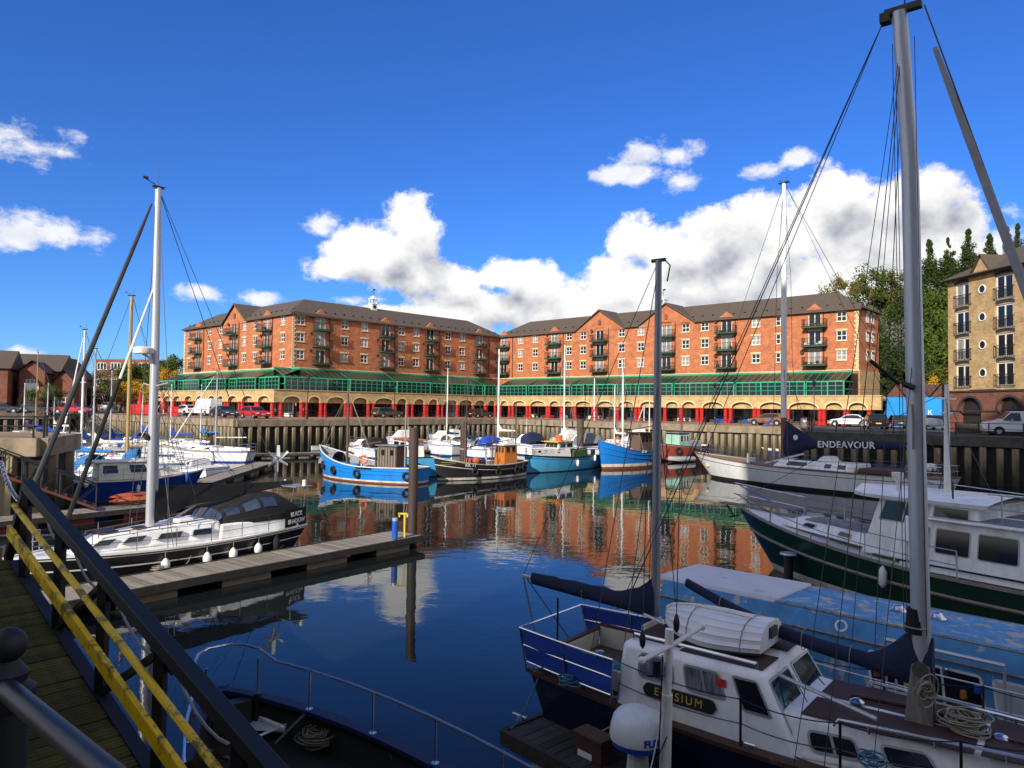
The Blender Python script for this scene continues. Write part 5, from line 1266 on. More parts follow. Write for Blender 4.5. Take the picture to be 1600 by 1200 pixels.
    # mizzen
    mb_ = V((X(1.62), .25, 2.15)); MB().tube([mb_, mb_.lerp(mz, .5), mz], [.068, .064, .05], 12).build('mizzen_mast', M('grey_alloy', (.27,.28,.31), .42, .5, var=.1, scale=3, stretch=(6,6,.4)), rE, smooth=True)
    q_ = MB(); q_.box(mz, (.24, .05, .05)); q_.tube([mz+V((.1,0,0)), mz+V((.2,0,-.1)), mz+V((.15,0,-.35))], .012, 5); q_.build('masthead_gear', black, rE)
    zp, zq = V((X(1.62), .22, 2.22)), V((X(-.85), .0, 2.42)); MB().tube([zp, zq], .035, 7).build('mizzen_boom', alloy, rE); sailcover(rE, zp, zp.lerp(zq, .92), .38, navy, 'mizzen_cover', seed=9)
    for a in (.25, .5): MB().torus(zp.lerp(zq, a), .12, .006, Matrix.Rotation(R(90), 4, 'Y'), 10, 4).build('cover_tie', rope, rE)
    st(zq, mz, .006, 'topping_lift'); st(zq, E.g(0, -1, .3, .0), .014, 'mizzen_sheet'); st(zq+V((.05,0,0)), E.g(0, 1, .4, 0), .01, 'mizzen_sheet')
    for sd_ in (1, -1): st(E.g(.13, sd_, .05), mz-V((0,0,.1)), .007); st(E.g(.2, sd_, .05), mz-V((0,0,2)), .007)
    MB().tube([E.g(.06, -1, .1), E.g(.06, -1, .1, 1.25)], .016, 6).build('flag_staff', black, rE)
elysium()
def extras():
    X = XE; m = None
    for s_ in (1, -1):
        MB().lathe([(.07,0),(.075,.02),(.05,.05),(.05,.11),(.065,.13),(.03,.14)], 14, c=(X(1.25), s_*.80, 1.64)).build('sheet_winch', steel, rE, smooth=True)
        for a in (.5, 3.6, 6.6): MB().tube([(X(a)-.1, s_*(E.f((a)/8.4)-.12), E.sz(a/8.4)+.06),(X(a)+.1, s_*(E.f(a/8.4)-.12), E.sz(a/8.4)+.06)], .013, 5).box((X(a), s_*(E.f(a/8.4)-.12), E.sz(a/8.4)+.03), (.06,.03,.06)).build('deck_cleat', steel, rE)
    MB().box((X(3.2), -1.022+.09, 1.83), (.12,.01,.10)).build('red_notice', M('red_notice', (.6,.03,.02), .5), rE)
    for x, y in ((6.15,.0),(4.62,-.0)): MB().lathe([(.09,0),(.09,.03),(.05,.06),(.02,.07)], 14, c=(X(x), y, 1.66)).build('mushroom_vent', steel, rE, smooth=True)
    MB().tube([(X(4.0),-.95,1.19),(X(4.4),-1.0,1.19),(X(5.2),-.98,1.2)], .014, 5).tube([(X(4.5),.2,1.68),(X(5.3),.3,1.69),(X(6.0),.15,1.70)], .025, 6).build('boat_hook', trim, rE)
    MB().box((X(5.9),-.02,1.69),(1.0,.05,.03)).build('mast_chock', trim, rE)
    w = MB()
    for y in (-.38, .38): w.tube([(X(4.2)-.08, y, 1.66),(X(4.2)-.30,y*.7,1.92)], .008, 4)
    w.build('windscreen_wiper', black, rE)
extras()
def world_thing(b, p, name, label, cat, rz=0): return thing(name, label, cat, tuple(b.w(p)), b.rz+rz)
# dinghy lashed upside down on the wheelhouse roof
dg_ = world_thing(E, (XE(2.72), .04, 2.06), 'dinghy', 'white clinker dinghy lashed upside down on the wheelhouse roof of Elysium', 'dinghy')
def dinghy():
    m = MB(); n = 18; K = 10; rows = []; wf = lambda t: .54*min(1, math.sin(math.pi/2*min(1, (t+.01)/.55))**.8)*(1-.16*max(0, (t-.6)/.4)); hf = lambda t: .38*(.62+.38*math.sin(math.pi/2*min(1, t/.35)))*(1-.12*max(0,(t-.5)/.5))
    for i in range(n+1):
        t = i/n; ring = []
        for k in range(2*K+1):
            f = k/K-1; a = abs(f); step = (k % 2)*.014; y = (1-(1-a)**0.0) if 0 else 0
            ang = math.pi/2*(1-a); yy = math.cos(ang)**.72; zz = math.sin(ang)**.95
            ring.append((-.80+1.6*t-.0*zz, math.copysign(wf(t)*yy+step, f) if k != K else 0, .03+.05*(abs(t-.5)*2)**2+hf(t)*zz+step*.6))
        rows.append(ring)
    m.grid(rows); m.add(rows[-1], [tuple(range(2*K+1))]); m.add(rows[0], [tuple(range(2*K+1))]); o = m.build('hull', M('dinghy_white', (.74,.74,.76), .4, var=.06, scale=3), dg_)
    for s_ in range(1, 2*K, 2):      # the laps of the clinker planks
        MB().tube([rows[i][s_] for i in range(n+1)], .009, 4).build('plank_lap', white, dg_)
    kl = MB(); kl.tube([(-.79,0,.33),(-.68,0,.39),(-.38,0,.44),(.3,0,.43),(.77,0,.385)], .02, 5); kl.build('keel', white, dg_)
    MB().box((.82, 0, .28), (.04, .24, .14)).build('outboard_pad', dconc, dg_)
    g = MB()
    for e in (0, -1): g.tube([V(r_[e])+V((0, (-.02 if e == 0 else .02), -.01)) for r_ in rows], .024, 5)
    g.build('gunwale', blackc, dg_)
    l = MB()
    for i in (6, 15): l.tube([V(p)+V((0,0,.012)) for p in rows[i]], .008, 4)
    l.build('lashing', rope, dg_)
dinghy()
for sx in (-1, 1): pass
t = world_thing(E, (XE(2.45), -.42, 2.16), 'spinnaker_pole', 'long grey pole lying on the cabin top of Elysium beside the dinghy', 'pole')
pm = MB(); a_, b_ = V((-.95, .5, .02)), V((2.55, -.28, -.36)); pm.tube([a_, b_], .028, 8); pm.build('tube', alloy, t, smooth=True)
t = world_thing(E, (XE(.75), -.3, 1.42), 'fender', 'yellow fender lying in the cockpit of Elysium', 'fender'); MB().lathe([(.03,-.2),(.1,-.16),(.12,0),(.1,.16),(.03,.2)], 10, T=Matrix.Rotation(R(70),4,'X')).build('fender_body', M('fluo_yellow', (.5,.5,.02), .5), t, smooth=True); MB().torus((0,.22,.05), .03, .008).build('lanyard', rope, t)
t = world_thing(E, (XE(1.25), -.38, 1.29), 'bucket', 'light blue bucket in the cockpit of Elysium', 'bucket'); MB().lathe([(.07,0),(.10,.2),(.105,.2),(.075,.01)], 12).build('pail', M('light_blue_plastic', (.1,.4,.6), .5), t); MB().tube([(-.1,0,.2),(0,0,.3),(.1,0,.2)], .005, 4).build('handle', black, t)
for k, (p, lab, m_) in enumerate((((XE(.25),-.82,1.24),'blue rope heaped on the stern rail of Elysium',brope),((XE(.9),-1.12,1.3),'blue rope coil hanging over the quarter of Elysium',brope),((XE(5.8),-.05,1.68),'tangle of old rope at the mast foot of Elysium',rope),((XE(5.38),-.17,2.1),'rope coil hanging on the tabernacle of Elysium',rope),((XE(5.0),-1.08,1.42),'blue rope coil on the side deck of Elysium',brope))):
    rope_coil(E.w(p), lab, .13 if k != 2 else .22, m_, 8 if k != 2 else 16, k+1, (0,0,1) if k != 3 else (.3,-1,.1))

# finger pontoon alongside Elysium
def pontoon(a, b, wd, label, z=.45, board=.145, gap=.012, mt=wood, n_float=4, float_m=None, side_m=dwood, edge=.12, name='pontoon'):
    """deck boards laid across, the near edge runs a->b and the deck lies to its left"""
    a, b = V((*a, 0)), V((*b, 0)); L_ = (b-a).length; root = thing(name, label, 'pontoon', tuple(a)); T = frame_M((0,0,0), b-a)
    n = int(L_/board); me = MB().box((0, wd/2, z-.02), (board-gap, wd, .04)).mesh('plank', mt)
    if n <= 290:
        for i in range(n): put('plank', me, root, T @ Matrix.Translation(((i+.5)*L_/n, rnd.uniform(-.01,.01), rnd.uniform(-.006,.004))))
    f = MB(); 
    for y in (-.04, wd+.04): f.box((L_/2, y, z-.09), (L_, .08, .22))
    f.box((L_, wd/2, z-.09), (.08, wd, .22)); f.box((0, wd/2, z-.09), (.08, wd, .22)); f.build('edge_beam', side_m, root, M=T)
    fm = MB().box((0, 0, 0), (L_/n_float*.55, wd*.9, .42)).mesh('float', float_m or concrete)
    for i in range(n_float): put('float', fm, root, T @ Matrix.Translation(((i+.5)*L_/n_float, wd/2, z-.40)))
    return root, T
fd = V((.67, -.74, 0)); o_ = V((-.05, 11.0, 0))
fp, fT = pontoon(tuple(o_[:2]), tuple((o_+fd*5.0)[:2]), .95, 'dark timber finger pontoon with white floats alongside Elysium', .5, .17, .01, dwood, 2, plastic)
cl = thing('mooring_cleat', 'pale mooring cleat at the end of the dark finger pontoon', 'cleat', tuple(W(812, 1126, .5)), R(-40)); MB().tube([(-.14,0,.08),(.14,0,.08)], .018, 6).box((0,0,.04),(.1,.04,.08)).build('horn', alloy, cl)
t = thing('mooring_box', 'rusty brown box standing on the dark finger pontoon', 'box', (1.22, 10.2, .5), math.atan2(fd.y, fd.x)); MB().box((0,0,.15),(.5,.26,.30)).build('body', M('rusty_brown_box', (.075,.028,.018), .7, var=.3, scale=5), t, bevel=.01); MB().box((0,0,.315),(.54,.3,.03)).build('lid', brownwood, t); MB().box((-.05,-.136,.05),(.26,.01,.08)).build('white_patch', plastic, t)
pb = V((1.98, 9.1, .5)); pt = D(1050, 983, 9.1)
rp_ = thing('radar_mast', 'white tubular mast with crossbar standing on the finger pontoon in front of Elysium', 'mast', tuple(pb))
zt_ = pt.z-.5; m = MB(); m.tube([(0,0,0),(.02,0,zt_*.62)], .075, 12); m.tube([(.02,0,zt_*.6),(.05,0,zt_)], .056, 12); m.build('pole', white, rp_, smooth=True)
ca, cb_ = D(1003, 1032, 8.8)-pb, D(1097, 979, 9.4)-pb
MB().tube([ca, (ca+cb_)/2+V((0,0,-.02)), cb_], .03, 8).build('crossbar', white, rp_, smooth=True)
for c_ in (ca, cb_): MB().sphere(tuple(c_), .05, 8).build('end_knob', white, rp_)
MB().box((-.14,-.03,zt_-.56),(.2,.1,.02)).box((-.12,-.03,zt_-.46),(.09,.09,.16)).build('lamp_bracket', black, rp_)
for k in range(3): MB().tube(sag((.03*k-.05,-.07,zt_-.5*k-.3), (-.12-.15*k,-.12,.2), .1), .009, 5).build('cable', [black, white, navy][k], rp_)
rd = D(997, 1133, 9.45); t = thing('radome', 'big white radar dome with blue lettering beside the white mast', 'radar dome', tuple(rd))
MB().lathe([(.27,-.27),(.33,-.24),(.352,-.15),(.352,-.10)], 32).build('base', bluepl, t, smooth=True)
MB().lathe([(.362,-.16),(.37,-.12),(.355,0),(.325,.11),(.27,.175),(.16,.20),(.01,.205)], 36).build('dome', plastic, t, smooth=True)
for i, ch in enumerate('FURUNO'):
    a = R(-84)+i*.2; text(ch, .125, bluepl, 'lettering', t, face_M((.372*math.cos(a), .372*math.sin(a), -.085), (-math.sin(a), math.cos(a), 0), (0,0,1)), .003, bold=.006)
MB().lathe([(.16,.5-rd.z),(.13,-.28)],12).build('pedestal', white, t)

# blocks hanging from the topping lifts
for px, py, y, lab in ((1057,975,8.6,'black rigging block hanging above the dinghy'),(1004,1000,8.8,'black rigging block hanging by the wheelhouse window')):
    p = D(px, py, y); t = thing('rigging_block', lab, 'block', tuple(p)); MB().lathe([(.01,-.1),(.035,-.06),(.04,.02),(.025,.09),(.01,.12)], 8).build('shell', black, t, smooth=True); MB().tube([(0,0,.1),(.03,0,1.7)], .006, 4).build('fall', wire, t)
# ------------------------------------------------------------------ blue houseboat behind Elysium
pblue = M('peeling_blue_paint', (.07,.25,.50), .8, var=.22, scale=4, col2=(.42,.41,.37), amt=.40, contrast=.04, stretch=(1,1,.6))
pblue2 = M('faded_blue_white_roof', (.46,.50,.58), .95, var=.08, scale=3.5, col2=(.12,.27,.50), amt=.39, contrast=.04)
proof = M('worn_blue_roof', (.09,.27,.50), .95, var=.25, scale=5, col2=(.42,.40,.35), amt=.45, contrast=.05)
flake = M('flaking_trim', (.25,.24,.22), .85, var=.35, scale=9, col2=(.13,.07,.03), amt=.42)
HB = Boat('houseboat', 'long houseboat with peeling blue cabin and white roof ends behind Elysium', 'houseboat', V((3.55,15.8,0)), V((13.3,6.05,0)), 2.7)
def houseboat():
    r = HB.root; L = HB.L
    HB.hull(.92, .80, .85, [('z', .08, antib), ('f', .82, M('grimy_white', (.42,.40,.36), .7, var=.2, scale=3, col2=(.2,.17,.13), amt=.42)), ('f', 1, h_royal)], stern=.7, rake=.6, srake=.3, tm=.35, bul=.02, deck=M('grimy_deck', (.36,.35,.33), .85, var=.2, scale=3, col2=(.14,.11,.08), amt=.42), cap=flake, capw=.06, w0=.9)
    x0, x1 = -L/2+.35, L/2-1.2
    # lower cabin side with windows, sloping upper band, flat roof
    lo = cabin(r, x0, x1, 1.02, 1.0, .78, .79, pblue, name='cabin_side', taper=.05, rf=.2, rb=.0, bevel=.01)
    up = cabin(r, x0, x1-.1, .98, .96, 1.57, .30, pblue, name='upper_band', taper=.13, rf=.25, rb=.0, bevel=.02)
    ro = MB(); z = 1.875
    ro.box(((x0+2.4+x1-4.6)/2, 0, z+.012), (x1-4.6-x0-2.4, 1.56, .03)); ro.build('roof_panel', proof, r)
    MB().hexa([V((x0-.25,-.86,1.84)),V((x0+2.4,-.86,1.86)),V((x0+2.4,.86,1.86)),V((x0-.25,.86,1.84)),V((x0-.15,-.8,1.93)),V((x0+2.4,-.8,1.95)),V((x0+2.4,.8,1.95)),V((x0-.15,.8,1.93))]).build('roof_panel', M('chalky_white_roof', (.56,.57,.60), .95, var=.06, scale=2, col2=(.30,.38,.5), amt=.36), r, bevel=.03)
    MB().box(((x1-4.6+x1-.3)/2, 0, z+.015), (4.3, 1.58, .035)).build('roof_panel', pblue2, r)
    tr = MB()
    for s_ in (1, -1): tr.tube([(x0+2.4, s_*.82, 1.885), (x1-.4, s_*.81, 1.885)], .026, 5); tr.tube([(x0, s_*1.0, 1.575), (x1-.1, s_*.985, 1.575)], .022, 5); tr.tube([(x0, s_*1.05, .83), (x1, s_*1.03, .83)], .03, 5)
    tr.build('flaking_batten', flake, r)
    for x in (x0+4.2, x0+4.8, x1-3.2, x1-2.5):
        MB().lathe([(.15,0),(.15,.02),(.10,.05),(.08,.10),(.05,.12)], 14, c=(x, .12 if x < 0 else -.1, 1.90)).build('roof_vent', steel, r, smooth=True)
    MB().torus((x0+3.6, -.90, 1.72), .09, .025, Matrix.Rotation(R(62), 4, 'X'), 14, 6).build('deck_fitting', plastic, r)
    for q, us in ((lo['star'], ((.335,.47,2),(.48,.545,0),(.62,.74,1),(.8,.93,0))), (lo['port'], ((.1,.25,1),(.35,.5,1),(.6,.75,1)))):
        for i, (a, b, mu) in enumerate(us): window(r, q, a, b, .12, .86, plastic, [glass, M('white_board', (.45,.47,.50), .6), curtain, glass][i], r=.07, fw=.04, mull=mu)
    # bits standing on the galley sill behind the glass
    q = lo['star']
    for i, u in enumerate((.345,.36,.375,.395,.41,.425,.445,.46)):
        p = q[0].lerp(q[1], u)+V((0, -.03, .30+.14*(i % 3))); m_ = [teak, plastic, orange, dgreen, gold, steel, varnish, bluepl][i]
        MB().lathe([(.05,0),(.05,.1),(.03,.12)], 10, c=tuple(p)).build('galley_jar', m_, r)
    MB().lathe([(.13,0),(.13,.02)], 16, T=Matrix.Translation(q[0].lerp(q[1], .385)+V((0,-.035,.40))) @ Matrix.Rotation(R(90),4,'X')).build('hanging_pan', stone, r)
    HB.rail(.25, .9, .62, 6, r=.02, m=alloy, inset=.03, mids=(.5,))
    MB().tube([(x0+4.4,-1.2,.95),(x0+4.4,-1.2,1.75),(x0+6.0,-1.2,1.75),(x0+6.0,-1.2,.95)], .035, 6).build('boarding_rail', alloy, r)
    MB().tube([(x0+1.2,-1.05,.95),(x0+1.2,-1.05,1.6)], .05, 8).build('gas_locker', plastic, r)
houseboat()
for i, (px, py, zz) in enumerate(((1232,862,1.75),)):
    p = W(px, 912, .0); t = thing('mooring_pile', 'short black pile with pale cap between the green yacht and the houseboat', 'pile', (p.x, p.y, -.5)); MB().tube([(0,0,0),(0,0,D(px,866,p.y).z+.5)], .14, 14).build('shaft', M('black_pile', (.015,.015,.016), .5, var=.3), t, smooth=True); MB().lathe([(.26,0),(.24,.05),(.1,.07)], 14, c=(0,0,D(px,866,p.y).z+.5)).build('cap', alloy, t)

# ------------------------------------------------------------------ green motor yacht
G = Boat('motor_yacht', 'dark green and white motor yacht with big wheelhouse and salon', 'motor yacht', V((16.6,13.4,0)), V((8.2,26.0,0)), 4.1)
def green():
    r = G.root; L = G.L; X = lambda b: L/2-b
    G.hull(2.0, 1.22, 1.35, [('z', .22, boot_white), ('f', .60, h_green), ('f', .64, M('grey_strake', (.20,.19,.17), .7, var=.2, scale=4)), ('f', 1, h_green)], stern=.8, rake=1.9, srake=.2, tm=.45, bul=.05, deck=white, inner=gel, cap=M('silvered_teak', (.22,.19,.16), .8, var=.25, scale=6), capw=.12, w0=.82, p=1.9)
    G.strake(.62, .05, MATS['silvered_teak'])
    q = cabin(r, X(5.9), X(2.2), 1.15, .5, 1.42, .38, gel, name='foredeck_trunk', taper=.12, rf=.5, z1=1.62, h1=.3)
    MB().hexa([V((X(5.7),-.85,1.80)),V((X(3.1),-.5,1.91)),V((X(3.1),.5,1.91)),V((X(5.7),.85,1.80)),V((X(5.7),-.85,1.82)),V((X(3.1),-.5,1.93)),V((X(3.1),.5,1.93)),V((X(5.7),.85,1.82))]).build('deck_panel', aldeck, r)
    for u in (.35, .75): window(r, q['star'], u-.07, u+.07, .3, .8, alframe, r=.1)
    # wheelhouse
    q = cabin(r, X(8.6), X(5.4), 1.5, 1.28, 1.35, 1.72, gel, name='wheelhouse', taper=.13, rf=.55, rb=0, bevel=.06)
    window(r, q['star'], .08, .42, .58, .93, alframe, r=.05); window(r, q['star'], .46, .93, .58, .93, alframe, r=.05, mull=1)
    window(r, q['port'], .08, .45, .58, .93, alframe, r=.05); window(r, q['port'], .5, .93, .58, .93, alframe, r=.05)
    for a, b in ((.04,.34),(.36,.64),(.66,.96)): window(r, q['front'], a, b, .56, .93, alframe, r=.04)
    rf = MB(); n = 16; rows = []
    for i in range(n+1):
        t = i/n; x = X(8.9)+4.2*t; w_ = 1.62*(1-.02*t) if t < .55 else 1.62*(1-max(0, (t-.55)/.45)**2.4)**.5; w_ = max(w_, .02)
        rows.append([(x, w_*k/4, 3.10+.13*(1-(k/4)**2)-.02*t) for k in range(-4, 5)])
    rf.grid(rows); rows2 = [[(x, y*.97, z-.10) for x, y, z in [(p[0], p[1], min(3.16, p[2])) for p in r_]] for r_ in rows]; rf.grid(rows2)
    edge = [r_[0] for r_ in rows]+[r_[-1] for r_ in rows[::-1]]; e2 = [r_[0] for r_ in rows2]+[r_[-1] for r_ in rows2[::-1]]; rf.grid([edge, e2]); rf.build('wheelhouse_roof', gel, r, smooth=True)
    # salon
    q = cabin(r, X(13.2), X(6.7), 1.72, 1.62, 1.22, 1.38, gel, name='salon', taper=.10, rf=.1, rb=.1, bevel=.04)
    for a, b in ((.885,.95),(.73,.865),(.56,.705),(.35,.53),(.06,.3)): window(r, q['star'], a, b, .37, .86, alframe, r=.08, fw=.03, mull=0)
    for a, b in ((.1,.4),(.5,.8)): window(r, q['port'], a, b, .42, .86, alframe, r=.08)
    sr = MB().box((X(10.4), 0, 2.63), (6.0, 3.5, .06)); sr.build('salon_roof', gel, r, bevel=.02)
    MB().box((X(10.4), -.9, 2.67), (4.2, 1.2, .02)).box((X(10.4), .75, 2.67), (4.2, 1.3, .02)).build('roof_panel', M('blue_grey_deck', (.14,.16,.22), .85, var=.12, scale=5), r)
    m = MB(); m.box((X(10), -1.7, 1.42), (6.5, .05, .04)); m.build('side_moulding', black, r)
    # rails: foredeck and roof
    G.rail(.45, .86, .72, 5, r=.02, mids=(.5,), single=True); G.pulpit(.75, .022, t0=.86)
    rr_ = MB()
    for s_ in (-1, 1):
        for x in (9.2, 10.4, 11.6, 12.8): rr_.tube([(X(x), s_*1.62, 2.66), (X(x), s_*1.62, 3.4)], .02, 5)
        for z in (3.4, 3.05): rr_.tube([(X(8.9), s_*1.62, z), (X(12.9), s_*1.62, z)], .016, 5)
    rr_.build('roof_rail', steel, r)
    bm = MB(); 
    for k in range(4): bm.box((X(11.0), -.35+k*.12, 3.0), (1.7, .10, .03))
    for k in range(3): bm.box((X(11.0), .12+.02*k, 3.15+k*.13), (1.7, .03, .10))
    for x in (10.25, 11.75): bm.tube([(X(x), -.35, 2.67), (X(x), -.35, 3.0), (X(x), .12, 3.0), (X(x), .16, 3.5)], .02, 5); bm.tube([(X(x), .1, 2.67), (X(x), .1, 3.0)], .02, 5)
    bm.build('slatted_bench', brownwood, r)
    # signal mast with spreader and radar
    t_ = V((X(7.2), 0, 3.2)); MB().tube([t_, t_+V((0,0,2.3)), t_+V((0,0,3.0))], [.085, .07, .05], 10).build('signal_mast', white, r, smooth=True)
    MB().bar(t_+V((0,-.5,2.6)), t_+V((0,.5,2.6)), .05).bar(t_+V((0,-.35,2.2)), t_+V((0,.35,2.2)), .04).build('yardarm', white, r)
    MB().lathe([(.28,0),(.30,.06),(.26,.16),(.05,.2)], 16, c=tuple(t_+V((.42,0,1.85)))).build('radar_scanner', plastic, r, smooth=True); MB().bar(t_+V((0,0,1.8)), t_+V((.45,0,1.84)), .06).build('radar_bracket', white, r)
    for s_ in (-1, 1): MB().tube([G.g(.45, s_, .1), t_+V((0,0,2.6))], .01, 4).build('stay', wire, r)
    MB().tube([(L/2,0,2.1), t_+V((0,0,2.8))], .01, 4).build('stay', wire, r)
    MB().lathe([(.03,0),(.05,.3),(.15,.42),(.16,.55)], 12, c=(X(6.3), -.9, 3.15)).build('searchlight', plastic, r, smooth=True)
    MB().tube([(X(6.8),.4,3.2),(X(6.9),.5,4.0)], .012, 4).tube([(X(7.9),-1.2,3.15),(X(7.9),-1.2,3.6)], .02, 5).build('aerial', black, r)
    MB().box((L/2+.2, 0, 1.98), (.9, .35, .07)).build('bowsprit_plank', MATS['silvered_teak'], r); an = MB().bar((L/2+.5,0,1.98),(L/2+.1,0,1.55),.05).bar((L/2+.1,-.25,1.55),(L/2+.1,.25,1.55),.05); an.build('anchor', iron, r)
    G.hulltext('Dubbele', .93, 1.62, -1, .22, M('dull_gold', (.12,.13,.06), .5), 'lettering') if 0 else None
    G.hulltext('Drea OY', .93, 1.62, -1, .20, M('dull_green_lettering', (.03,.11,.07), .5), 'lettering') if 0 else None
    for tt, zz in ((.60,.98),(.48,.94)): 
        c, a_, b_ = G.hullpt(tt, 1.02, -1, .015), G.hullpt(tt-.03, 1.02, -1), G.hullpt(tt+.03, 1.02, -1); Mx = face_M(c, b_-a_, (0,0,1)); rg = rrect(.75,.2,.08); 
    for tt in (.72, .58):
        c, a_, b_ = G.hullpt(tt, G.sz(tt)+.0, -1, -.12), G.hullpt(tt-.03, 1.2, -1), G.hullpt(tt+.03, 1.2, -1); Mx = face_M(c+V((0,0,.10)), b_-a_, (0,0,1)); pts = rrect(.7,.17,.06)
        MB().tube([Mx @ V((x, y, 0)) for x, y in pts], .018, 5, closed=True).build('fairlead', steel, r)
G.root.scale = (1, -1, 1)
green()
fender(G, .575, 1, .92, 'grey-white sausage fender hanging on the green hull', plastic, .11, .5)

# white motor yacht with navy covers behind the green one
Y = Boat('motor_yacht', 'white flybridge motor yacht with navy canvas covers behind the green yacht', 'motor yacht', V((24.5,16.5,0)), V((17.0,29.5,0)), 3.8)
def whitey():
    r = Y.root; L = Y.L; X = lambda b: L/2-b
    Y.hull(1.9, 1.4, 1.3, [('z', .1, antib), ('f', .7, h_white), ('f', .76, bluepl), ('f', 1, h_white)], stern=.9, rake=1.6, tm=.5, bul=.03, deck=gel, cap=alloy, capw=.05)
    q = cabin(r, X(11.5), X(4.6), 1.55, 1.1, 1.42, .95, gel, taper=.22, rf=2.0, rb=0, bevel=.1)
    for s_ in ('star', 'port'): window(r, q[s_], .15, .8, .35, .85, black, r=.12, mull=2)
    window(r, q['front'], .08, .92, .2, .85, black, r=.1, mull=1)
    q2 = cabin(r, X(10.8), X(6.6), 1.3, 1.0, 2.35, .45, gel, name='flybridge', taper=.12, rf=.9, bevel=.08)
    h_ = MB(); rows = []
    for xx, hh in ((X(6.9), .05), (X(7.6), .55), (X(9.0), .75), (X(10.6), .55), (X(11.2), .1)): rows.append([(xx, 1.25*math.cos(a), 2.75+hh*max(0, math.sin(a))**.5) for a in [math.pi*j/12 for j in range(13)]])
    h_.grid(rows); h_.build('flybridge_cover', navy, r, smooth=True)
    h2 = MB(); rows = []
    for xx, hh in ((X(11.4), .1), (X(12.2), .9), (X(13.8), 1.0), (X(14.6), .3)): rows.append([(xx, 1.5*math.cos(a), 1.5+hh*max(0, math.sin(a))**.4) for a in [math.pi*j/12 for j in range(13)]])
    h2.grid(rows); h2.build('cockpit_cover', navy, r, smooth=True)
    a_ = MB(); 
    for s_ in (-1, 1): a_.hexa([V((X(11.6),s_*1.45-.05,1.6)),V((X(10.4),s_*1.45-.05,1.6)),V((X(10.4),s_*1.45+.05,1.6)),V((X(11.6),s_*1.45+.05,1.6)),V((X(12.0),s_*1.2-.05,3.55)),V((X(11.4),s_*1.2-.05,3.55)),V((X(11.4),s_*1.2+.05,3.55)),V((X(12.0),s_*1.2+.05,3.55))])
    a_.box((X(11.7),0,3.6),(.6,2.5,.12)); a_.build('radar_arch', gel, r, bevel=.03)
    MB().lathe([(.3,0),(.33,.08),(.3,.2),(.1,.25)], 18, c=(X(11.7),-.3,3.66)).build('radar_scanner', plastic, r, smooth=True)
    MB().tube([(X(11.8),.6,3.66),(X(12.3),.7,6.2)], .02, 5).build('whip_aerial', white, r); Y.pulpit(.7, t0=.6); Y.rail(.3, .6, .6, 4)
Y.root.scale = (1, -1, 1)
whitey()
cruiser((38,31.5), (29.5,39.5), 'white motor cruiser with rounded cabin and steel rails at the right edge', 3.4, fb=1.2, house=(.0,.3,1.3), canopy=navy, fly=True, mastpole=1.2)
cruiser((33,22.5), (25.5,31.5), 'white motor cruiser with navy cockpit cover far right', 3.4, fb=1.2, house=(.0,.3,1.2), canopy=navy, mastpole=2.2)

